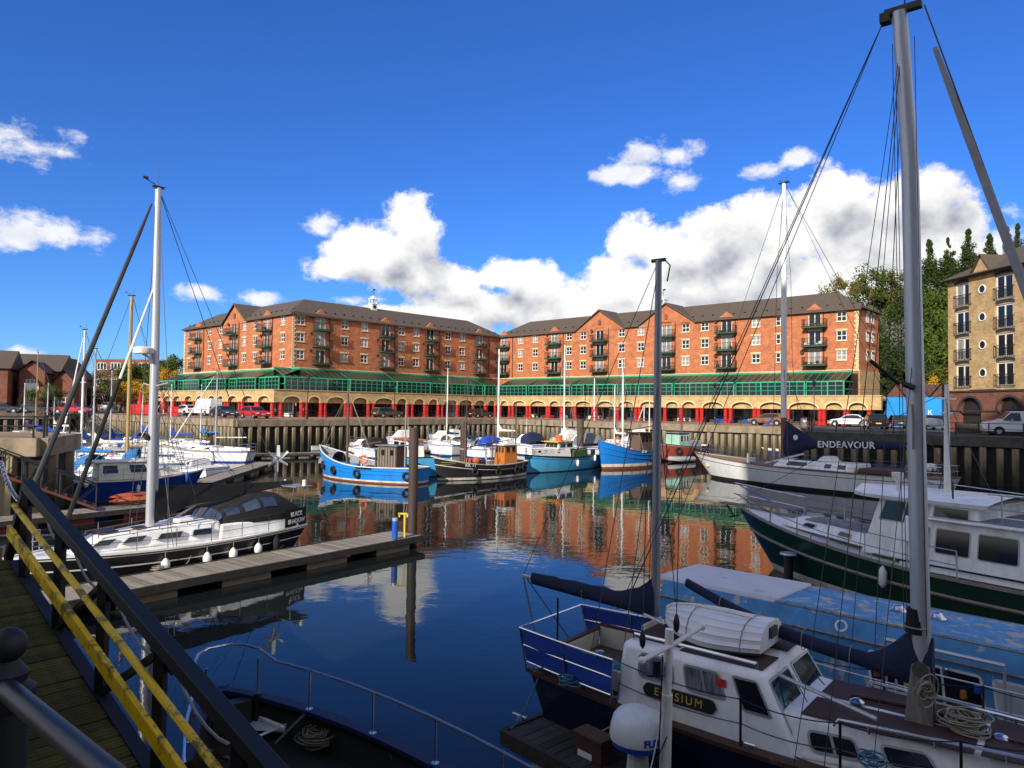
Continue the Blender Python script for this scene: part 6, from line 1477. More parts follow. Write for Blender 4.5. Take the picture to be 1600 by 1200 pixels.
# ------------------------------------------------------------------ ENDEAVOUR, the long white sloop
N = Boat('sailing_yacht', 'long white sloop with navy sail cover lettered ENDEAVOUR', 'sailing yacht', V((26.6,43.2,0)), V((15.0,58.7,0)), 4.4)
def endeavour():
    r = N.root; L = N.L; X = lambda b: L/2-b
    N.hull(1.95, 1.40, 1.45, [('z', .05, antib), ('z', .22, antib), ('f', .76, h_white), ('f', .79, M('navy_stripe', (.01,.015,.06), .4)), ('f', 1, h_white)], stern=.6, rake=2.2, srake=.8, tm=.45, bul=.06, deck=M('teak_deck', (.20,.15,.09), .8, var=.25, scale=5), inner=white, cap=teak, capw=.08)
    q = cabin(r, X(14.0), X(7.8), 1.25, .95, 1.38, .55, gel, taper=.2, rf=.6, bevel=.07); MB().box((X(10.5), 0, 1.95), (2.4, 1.1, .06)).build('deck_hatch', navy, r, bevel=.02)
    for u in ((.1,.2),(.28,.36),(.6,.85)): window(r, q['star'], *u, .3, .8, navy, r=.06); window(r, q['port'], 1-u[1], 1-u[0], .3, .8, navy, r=.06)
    cabin(r, X(12.2), X(11.0), .6, .55, 1.93, .38, white, name='doghouse', taper=.06, rf=.35, rb=.3)
    cabin(r, X(16.6), X(14.2), 1.2, 1.25, 1.42, .32, trim, name='cockpit_coaming', taper=.05, rf=.1)
    mx_ = X(8.15)
    top = mast(N, mx_, 1.5, 22.2, .20, painted_mast, spreaders=((.36, 1.1), (.66, .9)), jib=None, wr=.02, boom=(3.0, 8.6, .25), cover=None, ns=12)
    MB().tube([(mx_,0,1.5),(mx_,0,4.9)], .205, 12).build('mast_base', M('stained_mast_foot', (.16,.07,.04), .6, var=.3), r, smooth=True)
    # the cover: tall at the mast, then a long slim roll
    for s_ in (0,):
        p, q2 = V((mx_-.1, 0, 3.0)), V((mx_-8.6, 0, 3.25)); rows = []; n = 20
        for i in range(n+1):
            t = i/n; c = p.lerp(q2, t); up = 1.45*max(0, 1-t*3.6)+.28; dn = .25+.75*max(0, 1-t*3.2)**1.3; wd = .24-.06*t
            rows.append([c+V((0, wd*math.cos(2*math.pi*k/12)*(.6 if up > .8 and math.sin(2*math.pi*k/12) > .3 else 1), (up if math.sin(2*math.pi*k/12) > 0 else dn)*math.sin(2*math.pi*k/12))) for k in range(12)])
        m = MB(); m.grid(rows, closed=True); m.add(rows[0], [tuple(range(12))]); m.add(rows[-1], [tuple(range(12))]); cv = m.build('sail_cover', navy, r, smooth=True)
    text('ENDEAVOUR', .62, white, 'lettering', cv, face_M((mx_-4.75, .27, 3.14), (-1,0,.03), (0,0,1)), .012, bold=.012, space=1.12)
    MB().lathe([(.2,0),(.17,.02)], 8, T=Matrix.Translation((mx_-1.1,.27,3.5)) @ Matrix.Rotation(R(90),4,'X')).build('cover_emblem', plastic, r)
    N.pulpit(.7, .022, t0=.9); N.pushpit(.7, .022); N.rail(.08, .9, .68, 12, r=.014)
    MB().lathe([(.16,0),(.17,.03),(.16,.06)], 14, T=Matrix.Translation(N.hullpt(.93, 1.05, 1, .04)) @ Matrix.Rotation(R(90),4,'X')).build('hull_scuttle', stone, r)
    MB().box((X(6.0),1.2,1.75),(.14,.14,.9)).box((X(6.1),.9,1.75),(.4,.3,.3)).build('deck_vent', white, r); MB().box((X(9.2),-.9,1.65),(.5,.4,.3)).build('deck_locker', bluepl, r)
    MB().tube([(X(6.9),.4,1.5),(X(10.3),1.0,2.4)], .07, 7).build('spinnaker_pole', white, r)
    a = MB(); a.tube([(X(16.9),-1.0,1.5),(X(17.2),-1.0,5.2)], .06, 7); a.bar((X(17.1),-1.3,4.3),(X(17.1),-.7,4.3),.06); a.build('stern_post', white, r)
    MB().lathe([(.32,0),(.34,.08),(.3,.2),(.05,.26)],16,c=(X(17.15),-1.0,4.9)).build('radar_scanner', plastic, r, smooth=True)
    for y in (-1.3, -.6): MB().lathe([(.22,-.3),(.25,0),(.22,.3)],12,T=Matrix.Translation((X(17.6),y,1.95)) @ Matrix.Rotation(R(90),4,'Y')).build('liferaft_canister', plastic, r, smooth=True)
endeavour()

# ------------------------------------------------------------------ BLACK SHADOW
K = Boat('sailing_yacht', 'black-hulled white-decked yacht Black Shadow with black cockpit canopy', 'sailing yacht', V((-8.2,26.8,0)), V((-13.6,19.3,0)), 3.0)
def bshadow():
    r = K.root; L = K.L; X = lambda t: L/2-t     # t metres aft of the bow
    K.hull(1.15, 1.0, 1.02, [('z', .0, antif), ('f', .60, h_black), ('f', .64, white), ('f', .9, h_black), ('f', .93, white), ('f', 1, h_black)], stern=.62, rake=.7, srake=.9, tm=.42, bul=.02, deck=gel, cap=white, capw=.05)
    q = cabin(r, X(5.8), X(1.5), 1.02, .45, .96, .62, gel, taper=.10, rf=.8, rb=0, bevel=.09, h1=.42, z1=1.04, seg=4)
    for u in ((.06,.18),(.26,.40),(.50,.68),(.76,.92)):
        window(r, q['port'], u[0], u[1], .32, .68, alframe, r=.05, fw=.02, out=.09); window(r, q['star'], 1-u[1], 1-u[0], .28, .68, alframe, r=.05, fw=.02)
    cc = cabin(r, X(8.8), X(5.7), 1.12, 1.08, .98, .46, gel, name='cockpit_coaming', taper=.08, rf=.1, rb=.1, bevel=.06)
    for s_ in (1, -1):
        pts = [(X(5.6-i*.42), s_*(.86-.055*i), 1.67-.018*i) for i in range(9)]; g = MB(); g.tube(pts, .02, 5)
        for i in (0, 2, 4, 6, 8): g.tube([pts[i], V(pts[i])-V((0,0,.09))], .015, 4)
        g.build('handrail', teak, r)
    MB().box((X(2.6),0,1.53),(.55,.55,.07)).build('fore_hatch', black, r, bevel=.02); MB().box((X(4.9),.1,1.62),(.5,.7,.12)).build('sliding_hatch', gel, r, bevel=.03); MB().box((X(3.5),.2,1.56),(.35,.35,.05)).build('fore_hatch', black, r, bevel=.01)
    # canopy of black cloth with clear panels
    def arch(x, w_, h, z=1.36): return [V((x, w_*math.cos(a), z+h*max(0, math.sin(a))**.45)) for a in [math.pi*j/12 for j in range(13)]]
    secs = [arch(X(5.55), .74, .10), arch(X(5.95), .88, .56), arch(X(6.6), 1.0, .68), arch(X(7.3), 1.06, .90), arch(X(8.3), 1.06, .86), arch(X(8.9), 1.0, .45)]
    m = MB(); m.grid(secs); m.build('canopy', blackc, r, smooth=True)
    def pane_(i, j0, j1, f0=.12, f1=.88, nm='clear_panel'):
        a, b = secs[i], secs[i+1]; m = MB(); rr_ = []
        for f in (f0, (f0+f1)/2, f1): rr_.append([a[j].lerp(b[j], f)+(V((0, a[j].y, a[j].z-1.36)).normalized()*.014) for j in range(j0, j1+1)])
        m.grid(rr_); m.build(nm, clear, r)
    for j0, j1 in ((1,3),(9,11)): pane_(1, j0-0, j1, .15, .85); pane_(2, j0, j1, .12, .9); pane_(3, j0, j1, .05, .6)
    for j0, j1 in ((1,4),(4,8),(8,11)): pane_(0, j0, j1, .1, .9)
    # weather cloths with the name
    for s_ in (1, -1):
        a, b_ = K.g(.005, s_, -.0, .04), K.g(.13, s_, -.06, .04); h = V((0,0,.62)); m = MB(); m.add([a, b_, b_+h, a+h], [(0,1,2,3)]); o = m.build('weather_cloth', blackc, r)
        d_ = (a-b_) if s_ > 0 else (b_-a); c = (a+b_)/2+h*.5+V((0, s_*.05, 0))
        text('BLACK', .21, white, 'lettering', o, face_M(c+V((0,0,.12)), d_, (0,0,1)), .004, bold=.006); text('SHADOW', .21, white, 'lettering', o, face_M(c+V((0,0,-.12)), d_, (0,0,1)), .004, bold=.006)
    mx_ = X(3.95); top = V((mx_+.05, 0, 12.2)); MB().tube([(mx_,0,1.25),(mx_,0,7),(mx_+.03,0,10),tuple(top)], [.13,.13,.115,.09], 12).build('mast', alloy, r, smooth=True)
    MB().tube([(mx_-.17,0,2.0),(mx_-.17,0,4.9)], .06, 8).tube([(mx_-.13,0,4.9),(mx_-.17,0,5.0)], .08, 6).build('boom_strut_track', alloy, r)
    q = MB(); q.box(top+V((0,0,.03)), (.35,.1,.07)); q.tube([top, top+V((0,0,.7))], .01, 4); q.tube([top+V((.1,0,.1)), top+V((.45,.1,.16))], .014, 4); q.box(top+V((.45,.1,.2)), (.16,.02,.08)); q.tube([top, top+V((-.3,-.1,.12))], .012, 4); q.build('masthead_gear', black, r)
    for z, wd in ((7.0,.0),): pass
    # radar, mast brackets
    MB().lathe([(.28,0),(.30,.05),(.29,.17),(.2,.22),(.02,.23)], 20, c=(mx_+.42,.12,6.9)).build('radar_scanner', plastic, r, smooth=True); MB().bar((mx_,0,6.7),(mx_+.42,.1,6.9),.06).build('radar_bracket', white, r)
    MB().tube([(mx_,-.05,6.0),(mx_-.3,-.5,6.15),(mx_-.3,-.55,6.7)], .02, 5).tube([(mx_-.3,-.55,6.3),(mx_-.28,-.55,7.0)], .035, 5).build('flag_halyard_bracket', iron, r)
    MB().lathe([(.02,-.1),(.09,-.05),(.09,.05),(.02,.12)],8,c=(mx_+.17,0,4.3)).build('deck_light', black, r)
    for s_ in (1, -1): MB().tube([(mx_,0,5.9),(mx_-.05,s_*.75,6.0)], .022, 5).build('spreader', alloy, r)
    def st(p, q_, r_=.011, nm='shroud'): MB().tube([p, q_], r_, 4).build(nm, wire, r)
    for s_ in (1, -1): 
        st(K.g(.58, s_, .2), V((mx_-.05, s_*.75, 6.0))); st(V((mx_-.05, s_*.75, 6.0)), top); st(K.g(.56, s_, .25), V((mx_,0,6.0))); st(K.g(.03, s_, .2), top, .012, 'backstay')
    # dark furled genoa to the bow and a shorter inner one
    bw_ = V((L/2-.05,0,1.25)); a, c = bw_.lerp(top, .02), bw_.lerp(top, .95)
    MB().tube([a, a.lerp(c,.06), a.lerp(c,.5), a.lerp(c,.9), c], [.05,.085,.075,.06,.03], 8).build('furled_genoa', M('charcoal_sail', (.025,.027,.032), .7, var=.3, scale=4), r, smooth=True)
    bi = V((X(1.35),0,1.35)); ti = V((mx_+.1,0,9.0)); 
    MB().tube([bi, bi.lerp(ti,.05), bi.lerp(ti,.62)], [.04,.075,.06], 8).build('furled_staysail', blackc, r, smooth=True); MB().tube([bi.lerp(ti,.62), ti], [.04,.03], 7).build('staysail_head', white, r, smooth=True)
    # boom and black sail pack
    p, q_ = V((mx_-.12,0,1.95)), V((mx_-5.3,0,2.45)); MB().tube([p, q_], .065, 8).build('boom', alloy, r, smooth=True)
    rows = []
    for i in range(17):
        t = i/16; c = p.lerp(q_, t); up = .75*(1-t)**1.2+.12; wd = .17*(1-.5*t); rows.append([c+V((0, wd*math.cos(2*math.pi*k/10)*(.55 if math.sin(2*math.pi*k/10) > .3 else 1), (up if math.sin(2*math.pi*k/10) > 0 else .03+.35*max(0,1-t*5))*math.sin(2*math.pi*k/10))) for k in range(10)])
    m = MB(); m.grid(rows, closed=True); m.add(rows[0],[tuple(range(10))]); m.add(rows[-1],[tuple(range(10))]); m.build('sail_pack', blackc, r, smooth=True)
    for t in (.25, .6): 
        for s_ in (1, -1): st(p.lerp(q_, t)+V((0, s_*.1, .3)), V((mx_, s_*.3, 6.0)), .008, 'lazy_jack')
    vg = MB().tube([(mx_-.1,0,1.35),(mx_-1.5,0,2.02)], .035, 6); vg.build('boom_vang', alloy, r)
    K.pulpit(.62, t0=.88); K.pushpit(.62)
    for s_ in (1, -1):
        for t in (.2, .32, .44, .56, .68, .80): MB().tube([K.g(t, s_, .07), K.g(t, s_, .07, .6)], .014, 5).build('stanchion', steel, r)
        for h in (.6, .3): MB().tube([K.g(.08+.8*i/16, s_, .07, h) for i in range(17)], .007, 4).build('lifeline', wire, r)
    # stern gantry with solar panel, wind turbine
    g = MB(); 
    for s_ in (1, -1): g.tube([(-L/2+.15, s_*.8, 1.0), (-L/2-.05, s_*.8, 2.35)], .022, 6); g.tube([(-L/2+.8, s_*.8, 1.0), (-L/2+.5, s_*.8, 2.35)], .018, 6)
    g.tube([(-L/2-.05,-.8,2.35),(-L/2-.05,.8,2.35)], .02, 5); g.build('stern_gantry', steel, r)
    MB().box((-L/2+.15, .1, 2.40), (.75, 1.7, .03)).build('solar_panel', M('solar_panel', (.20,.22,.22), .3), r)
    MB().lathe([(.07,0),(.07,.2),(.05,.22)], 10, c=(-L/2, .75, 2.4)).build('gps_dome', plastic, r); MB().lathe([(.04,0),(.04,.15)], 8, c=(-L/2-.1, -.5, 2.4)).build('gps_dome', plastic, r)
    wt = V((-L/2+.3, -.55, 2.4)); MB().tube([wt, wt+V((0,0,.85))], .028, 6).build('turbine_pole', alloy, r)
    hub = wt+V((0,0,.95)); MB().tube([hub+V((-.2,.0,0)), hub+V((.1,0,0))], [.05,.08], 10).build('turbine_hub', plastic, r, smooth=True)
    face = V((-.1, 1, .0)); K_ = hub+V((.0,.1,0))
    for k in range(6):
        a = k*math.pi/3+.5; dr = V((math.cos(a), 0, math.sin(a))); pr = V((-math.sin(a), 0, math.cos(a)))
        m = MB(); m.add([K_+dr*.06-pr*.05, K_+dr*.50-pr*.03, K_+dr*.50+pr*.05+V((0,.04,0)), K_+dr*.06+pr*.07+V((0,.05,0)), K_+dr*.06-pr*.05+V((0,.012,0)), K_+dr*.50-pr*.03+V((0,.012,0)), K_+dr*.50+pr*.05+V((0,.052,0)), K_+dr*.06+pr*.07+V((0,.062,0))], [(0,1,2,3),(7,6,5,4),(0,4,5,1),(1,5,6,2),(2,6,7,3),(3,7,4,0)]); m.build('blade', plastic, r)
bshadow()
for i, (t_, m_, lab) in enumerate(((.60, plastic, 'white ball fender second from the bow of Black Shadow'),(.46, plastic, 'white ball fender third along the side of Black Shadow'),(.36, plastic, 'scuffed white ball fender midway along Black Shadow'),(.25, plastic, 'white ball fender below the cockpit of Black Shadow'),(.16, blackc, 'black cylinder fender near the stern of Black Shadow'))):
    fender(K, t_, 1, .55, lab, m_, .13, .3 if i < 4 else .5, group=None)
line(K.w(K.g(.2, 1, .1)), V((-7.9,25.1,.47)), 'pale mooring line from Black Shadow cockpit to the pontoon', .25)
line(K.w(K.g(.5, 1, .1)), V((-9.9,22.0,.47)), 'thin mooring spring line amidships on Black Shadow', .12)
rope_coil((-10.35,21.2,.47), 'rope coil lying on the main pontoon beside Black Shadow', .16, rope, 8, 11)
# ------------------------------------------------------------------ pontoons and piles
P1, P1T = pontoon((-12.4,15.87), (-3.3,27.5), 1.6, 'long grey timber pontoon in front of Black Shadow ending at the brown pile', .45, .155, .012, wood, 5)
pontoon((-21.5,28.0), (-13.0,39.2), 1.7, 'second grey timber pontoon behind Black Shadow with red floats', .45, .155, .012, wood, 5, M('red_float', (.22,.03,.015), .6, var=.3, scale=2))
def pile(px, py, y, r_, label, col=None, group=None):
    p = D(px, py, y); t = thing('mooring_pile', label, 'pile', (p.x, p.y, -1), 0, group); MB().tube([(0,0,0),(0,0,p.z+1)], r_, 20).build('shaft', col or M('brown_steel_pile', (.055,.036,.028), .65, var=.2, scale=2, stretch=(1,1,.2), col2=(.03,.02,.012), amt=.4), t, smooth=True)
    m = MB().lathe([(r_*.86,0),(r_*.86,.02)], 20, c=(0,0,p.z+1.0)); m.build('cap', iron, t)
    if r_ > .2: MB().lathe([(r_+.012,0),(r_+.012,.04)], 20, c=(0,0,1.35+1)).build('white_ring', plastic, t)
    return t
pile(647, 669, 28.2, .185, 'tall brown steel pile at the end of the main pontoon')
pile(725, 660, 68, .33, 'brown steel pile behind the black fishing boat')
pile(907, 655, 74, .36, 'brown steel pile with green foot behind the light blue boat', M('green_foot_pile', (.07,.05,.035), .7, var=.3, scale=1))
pile(1003, 700, 88, .3, 'short pile by the far wall')
pd = D(617, 830, 26.6); t = thing('power_pedestal', 'blue power pedestal with grey cap on the main pontoon', 'pedestal', (pd.x, pd.y, .47)); MB().tube([(0,0,0),(0,0,.66)], .11, 14).build('body', bluepl, t, smooth=True); MB().tube([(0,0,.66),(0,0,.76)], .105, 14).build('cap', alloy, t, smooth=True)
pd = D(632, 830, 26.9); t = thing('hose_stand', 'yellow steel hose stand beside the brown pile', 'hose stand', (pd.x, pd.y, .47)); MB().bar((0,0,0),(0,0,.85),.055).build('post', M('bright_yellow', (.6,.45,.03), .5), t); MB().box((-.08,0,.88),(.34,.07,.06)).box((-.2,0,.82),(.05,.07,.14)).box((.1,0,.82),(.05,.07,.14)).build('hook', MATS['bright_yellow'], t)
for i, (px, py) in enumerate(((300,858),(497,842),(150,870))):
    p = W(px, py, .47); t = thing('mooring_cleat', ['steel cleat on the main pontoon below the mast','steel cleat on the main pontoon near the stern','steel cleat at the shore end of the main pontoon'][i], 'cleat', tuple(p), .9); MB().tube([(-.13,0,.08),(.13,0,.08)], .018, 5).box((0,0,.04),(.08,.04,.08)).build('horn', iron, t)
# ------------------------------------------------------------------ fishing boats
def fishing(b, zb, zm, zs, hm, bands, house=None, capm=None, bul=.65, strakes=2, rake=.5, stern=.45):
    b.hull(zb, zm, zs, bands, stern=stern, rake=rake, srake=.25, tm=.45, bul=bul, deck=greydeck, inner=M('grey_bulwark', (.22,.23,.24), .7, var=.15, scale=2), cap=capm or white, capw=.10, w0=.86, p=2.6)
    for k in range(strakes): b.strake(.80-.22*k, .035, hm, off=.025)
def tripod(r, x, h, z0, m=brownwood, r_=.08, boomz=None, booml=3, m2=None):
    MB().tube([(x,0,z0),(x,0,z0+h*.6),(x,0,z0+h)], [r_,r_*.85,r_*.5], 8).build('mast', m, r, smooth=True)
    if boomz: MB().tube([(x,0,boomz),(x-booml,0,boomz+.5)], .045, 6).build('derrick_boom', m2 or m, r)
def stays(b, x, zt, ts, r_=.014):
    for t, s_ in ts: MB().tube([b.g(t, s_, .05), (x, 0, zt)], r_, 4).build('stay', rope if rnd.random() < .5 else wire, b.root)

B1 = Boat('fishing_boat', 'bright blue wooden fishing boat with tyre fenders and grey wooden wheelhouse', 'fishing boat', WP(662,757), WP(499,744), 3.6, 'wooden fishing boats')
fishing(B1, 2.35, 1.12, 1.15, h_blue, [('z', .1, antif), ('z', .22, boot_white), ('f', .80, h_blue), ('f', 1, h_blue)], capm=white)
r = B1.root; L = B1.L
MB().hexa([V((-L*.30,-.62,.6)),V((-L*.13,-.62,.6)),V((-L*.13,.62,.6)),V((-L*.30,.62,.6)),V((-L*.30,-.6,2.5)),V((-L*.13,-.6,2.55)),V((-L*.13,.6,2.55)),V((-L*.30,.6,2.5))]).build('wheelhouse', brownwood, r, bevel=.03)
pw = MB(); n_ = 0
for s_ in (1, -1):
    for i in range(7): pw.box((-L*.30+.12+i*(L*.17-.2)/6, s_*.64, 1.5), (.15, .03, 1.85))
pw.build('vertical_planking', M('silver_planks', (.17,.14,.11), .85, var=.4, scale=6, stretch=(6,6,.3)), r)
MB().box((-L*.215, 0, 2.58), (L*.2, 1.45, .07)).build('wheelhouse_roof', greyc, r, bevel=.02)
for s_ in (1, -1): 
    for x in (-L*.26, -L*.18): MB().box((x, s_*.66, 2.1), (.28, .02, .38)).build('window', glass, r)
tripod(r, L*.22, 6.2, .5, brownwood, .10, 2.3, 3.2); tripod(r, -L*.33, 5.0, .5, M('pale_pole', (.25,.24,.23), .6), .06)
MB().tube([(L*.05,.3,.6),(L*.05,.3,2.6)], .05, 6).bar((L*.05,.15,2.6),(L*.05,.45,2.62),.08).build('white_post', white, r)
stays(B1, L*.22, 6.4, ((.97,1),(.97,-1),(.6,1),(.6,-1),(.30,1)))
for x, y, s_ in ((L*.14,0,(.9,.7,.45)),(L*.26,-.2,(.7,.5,.4)),(L*.32,.3,(.5,.4,.35))): MB().box((x,y,B1.zm-.45+s_[2]/2+.1*(x > L*.2)), s_).build('fish_hatch', h_blue, r, bevel=.02)
MB().lathe([(.05,0),(.3,.1),(.32,.5),(.1,.55)], 10, c=(-L*.02,.2,.55)).tube([(-L*.02,-.5,.9),(-L*.02,.8,.9)], .16, 8).build('winch', iron, r)
MB().box((-L*.36, .3, .9), (.5,.4,.5)).build('fuel_box', bluepl, r); MB().tube([(-L*.11,.55,.6),(-L*.11,.55,2.2)], .07, 8).build('exhaust_pipe', iron, r)
ft = MB(); 
for k in range(9): ft.sphere((rnd.uniform(-.6,1.4)-.8, rnd.uniform(-.8,.8), .6+rnd.uniform(0,.35)), rnd.uniform(.12,.3), 6)
ft.build('net_pile', iron, r)
cn = MB(); rows = [[(x, .75*math.cos(a), 1.05+hh*max(0,math.sin(a))**.6) for a in [math.pi*j/8 for j in range(9)]] for x, hh in ((L*.30,.9),(L*.38,.75),(L*.44,.5))]; cn.grid(rows); cn.build('fore_cuddy', greyc, r, smooth=True)
MB().add([B1.hullpt(.33,.88,-1,.03),B1.hullpt(.47,.88,-1,.03),B1.hullpt(.47,1.07,-1,.03),B1.hullpt(.33,1.07,-1,.03),B1.hullpt(.33,.88,1,.03),B1.hullpt(.47,.88,1,.03),B1.hullpt(.47,1.07,1,.03),B1.hullpt(.33,1.07,1,.03)], [(0,1,2,3),(7,6,5,4)]).build('freeing_port', black, r)
# heading runs away-left, so the port side faces the viewer
for t_, z, lab in ((.90,.95,'tyre fender nearest the bow of the bright blue fishing boat'),(.72,.72,'tyre fender in the middle of the bright blue fishing boat'),(.46,.62,'tyre fender right of the middle of the bright blue fishing boat'),(.06,.6,'tyre fender at the stern of the bright blue fishing boat')): tyre(B1, t_, 1, z, lab, .30)
lifebuoy(B1.w((-L*.04, 1.05, 1.55)), B1.M.to_3x3() @ V((-.2,1,.15)), 'orange and white lifebuoy on the rail of the bright blue fishing boat')

B2 = Boat('fishing_boat', 'black wooden fishing boat with varnished orange wheelhouse lettered KK 11', 'fishing boat', WP(815,741), WP(677,752), 3.3, 'wooden fishing boats')
fishing(B2, 1.75, 1.05, 1.15, h_tar, [('z', .05, antib), ('z', .22, boot_white), ('f', .66, h_tar), ('f', .69, white), ('f', .95, h_tar), ('f', 1, white)], capm=boot_white, bul=.45)
r = B2.root; L = B2.L
q = cabin(r, -L*.38, -L*.22, .62, .58, .65, 1.05, varnish, name='wheelhouse', taper=.03, rf=.03, rb=.03, bevel=.03); q2 = cabin(r, -L*.375, -L*.225, .60, .56, 1.69, .72, varnish, name='wheelhouse_top', taper=.02, rf=.02, rb=.02, bevel=.02)
for k in ('port','star'):
    for u in ((.1,.44),(.56,.9)): window(r, q2[k], *u, .15, .85, varnish, r=.03, fw=.03)
for u in ((.06,.3),(.38,.62),(.7,.94)): window(r, q2['front'], *u, .15, .85, varnish, r=.03); window(r, q2['back'], *u, .15, .85, varnish, r=.03)
MB().box((-L*.3,0,2.44), (L*.2,1.35,.07)).build('wheelhouse_roof', white, r, bevel=.02); MB().box((-L*.3,0,2.62),(.7,.9,.25)).build('roof_locker', white, r, bevel=.03)
tripod(r, L*.17, 4.2, .5, M('dark_red_mast', (.12,.06,.05), .6), .07, 2.3, 4.6, black); tripod(r, -L*.14, 3.9, .5, brownwood, .045); tripod(r, -L*.42, 5.2, .6, brownwood, .06)
MB().box((L*.17,0,.85),(.5,.6,.5)).build('mast_step_box', M('rust_red_paint', (.24,.06,.03), .7), r)
MB().lathe([(.1,-.55),(.34,-.5),(.22,-.45),(.22,.45),(.34,.5),(.1,.55)], 12, T=Matrix.Translation((L*.02,0,1.15)) @ Matrix.Rotation(R(90),4,'X')).box((L*.02,0,.8),(.7,.8,.5)).build('trawl_winch', iron, r)
MB().sphere((L*.08,.35,1.35), .3, 8).sphere((L*.11,-.2,1.3), .26, 8).build('orange_buoys', M('dirty_orange', (.38,.09,.03), .7), r)
MB().tube([(-L*.02,.5,.6),(-L*.02,.5,2.3)], .05, 6).tube([(-L*.1,-.4,.6),(-L*.1,-.4,2.1)], .03, 5).build('gantry_post', alloy, r)
stays(B2, L*.17, 4.6, ((.97,1),(.97,-1),(.5,1),(.5,-1)))
B2.hulltext('KK 11', .74, 1.12, 1, .34, white); B2.hulltext('SUNRISE', .885, 1.38, 1, .13, gold) if 0 else None; B2.hulltext('BCK', .06, 1.0, 1, .2, white) if 0 else None
MB().tube([B2.hullpt(.86+.1*i/4, 1.30+.06*i/4, 1, .02) for i in range(5)], .018, 4).tube([B2.hullpt(.84+.13*i/4, 1.16+.05*i/4, 1, .02) for i in range(5)], .012, 4).build('gold_scroll', gold, r)
for t_, z, lab in ((.70,.62,'tyre fender under the bow letters of the black fishing boat'),(.46,.52,'tyre fender left of the wheelhouse on the black fishing boat'),(.22,.56,'tyre fender under the orange wheelhouse'),(.10,.68,'tyre fender at the stern of the black fishing boat')): tyre(B2, t_, 1, z, lab, .27)

B3 = Boat('fishing_boat', 'mid-blue wooden fishing boat with white waterline, right of the light blue launch', 'fishing boat', WP(1022,726), WP(936,734), 3.5, 'wooden fishing boats')
fishing(B3, 2.55, 1.5, 1.55, h_blue2, [('z', .22, antif), ('z', .48, boot_white), ('f', 1, h_blue2)], capm=M('blue_cap', (.02,.12,.35), .5), bul=.5)
r = B3.root; L = B3.L
MB().hexa([V((-L*.36,-.65,1)),V((-L*.12,-.65,1)),V((-L*.12,.65,1)),V((-L*.36,.65,1)),V((-L*.36,-.6,3.1)),V((-L*.12,-.6,3.1)),V((-L*.12,.6,3.1)),V((-L*.36,.6,3.1))]).build('wheelhouse', brownwood, r, bevel=.03)
for s_ in (1,-1):
    for x in (-L*.31,-L*.24,-L*.17): MB().box((x, s_*.655, 2.6), (.34,.02,.5)).build('window', glass, r)
MB().box((-L*.24,0,3.14),(L*.3,1.6,.08)).build('wheelhouse_roof', iron, r); tripod(r, L*.1, 7.5, 1.2, painted_mast, .09, 3.3, 5.5, brownwood); tripod(r, -L*.4, 5.5, 1.2, painted_mast, .06); stays(B3, L*.1, 8.4, ((.97,1),(.97,-1),(.5,1),(.5,-1)))
for k in range(10): MB().sphere((rnd.uniform(-.2,.36)*L*.9, rnd.uniform(-.7,.7), 1.5+rnd.uniform(0,.5)), rnd.uniform(.15,.3), 6).build('deck_gear', [white, iron, rope, orange, greyc][k % 5], r)
B3.hulltext('BK 81', .50, 1.5, 1, .32, white)
lifebuoy(B3.w((L*.32, .8, 2.55)), B3.M.to_3x3() @ V((.2,1,.1)), 'lifebuoy at the bow of the second blue fishing boat')
for t_, lab in ((.32,'tyre fender amidships on the second blue fishing boat'),(.08,'tyre fender at the stern of the second blue fishing boat')): tyre(B3, t_, 1, .8, lab, .33)

B4 = Boat('motor_launch', 'light blue and white launch with portholes and green canvas', 'motor launch', WP(930,728), WP(819,740), 3.2)
B4.hull(1.55, 1.15, 1.05, [('z', .08, antib), ('f', .80, h_cyan), ('f', .86, M('deep_cyan', (.03,.16,.30), .5)), ('f', .93, h_cyan), ('f', 1, black)], stern=.7, rake=.35, tm=.45, bul=.05, deck=brownwood, cap=black, capw=.05)
r = B4.root; L = B4.L
q = cabin(r, L*.0, L*.46, .95, .35, 1.15, .75, white, name='fore_cabin', taper=.08, rf=.15, bevel=.04, z1=1.45, h1=.6)
for u in (.2,.36,.52,.68): 
    for k in ('port','star'): window(r, q[k], u-.035, u+.035, .4, .7, black, r=.2, fw=.02)
q = cabin(r, -L*.06, L*.16, .85, .75, 1.85, .6, white, name='wheelhouse', taper=.1, rf=.25, bevel=.03)
for k in ('port','star'): window(r, q[k], .1, .45, .2, .85, alframe, r=.04); window(r, q[k], .52, .9, .2, .85, alframe, r=.04)
window(r, q['front'], .05, .95, .2, .85, alframe, r=.04, mull=2); MB().box((L*.05,0,2.49),(L*.25,1.7,.06)).build('wheelhouse_roof', yellow, r)
cabin(r, -L*.24, -L*.02, 1.0, .98, 1.1, .62, M('olive_green_canvas', (.04,.09,.03), .85), name='canvas_side', taper=.03); MB().lathe([(.3,0),(.34,.12),(.3,.24)],14,c=(L*.05,0,2.52)).lathe([(.3,0),(.34,.12),(.3,.24)],14,c=(L*.05,.0,2.78)).build('stacked_buoys', orange, r, smooth=True)
MB().box((-L*.4,.4,1.3),(.3,.3,.6)).build('outboard_motor', black, r); tripod(r, L*.02, 2.3, 2.4, alloy, .03); B4.pulpit(.5, .014, t0=.8)
for t_, z, lab in ((.50,.65,'long pale fender amidships on the light blue launch'),(.24,.95,'pale fender lying on the gunwale of the light blue launch')): fender(B4, t_, 1, z, lab, plastic, .12, .5, group=None)

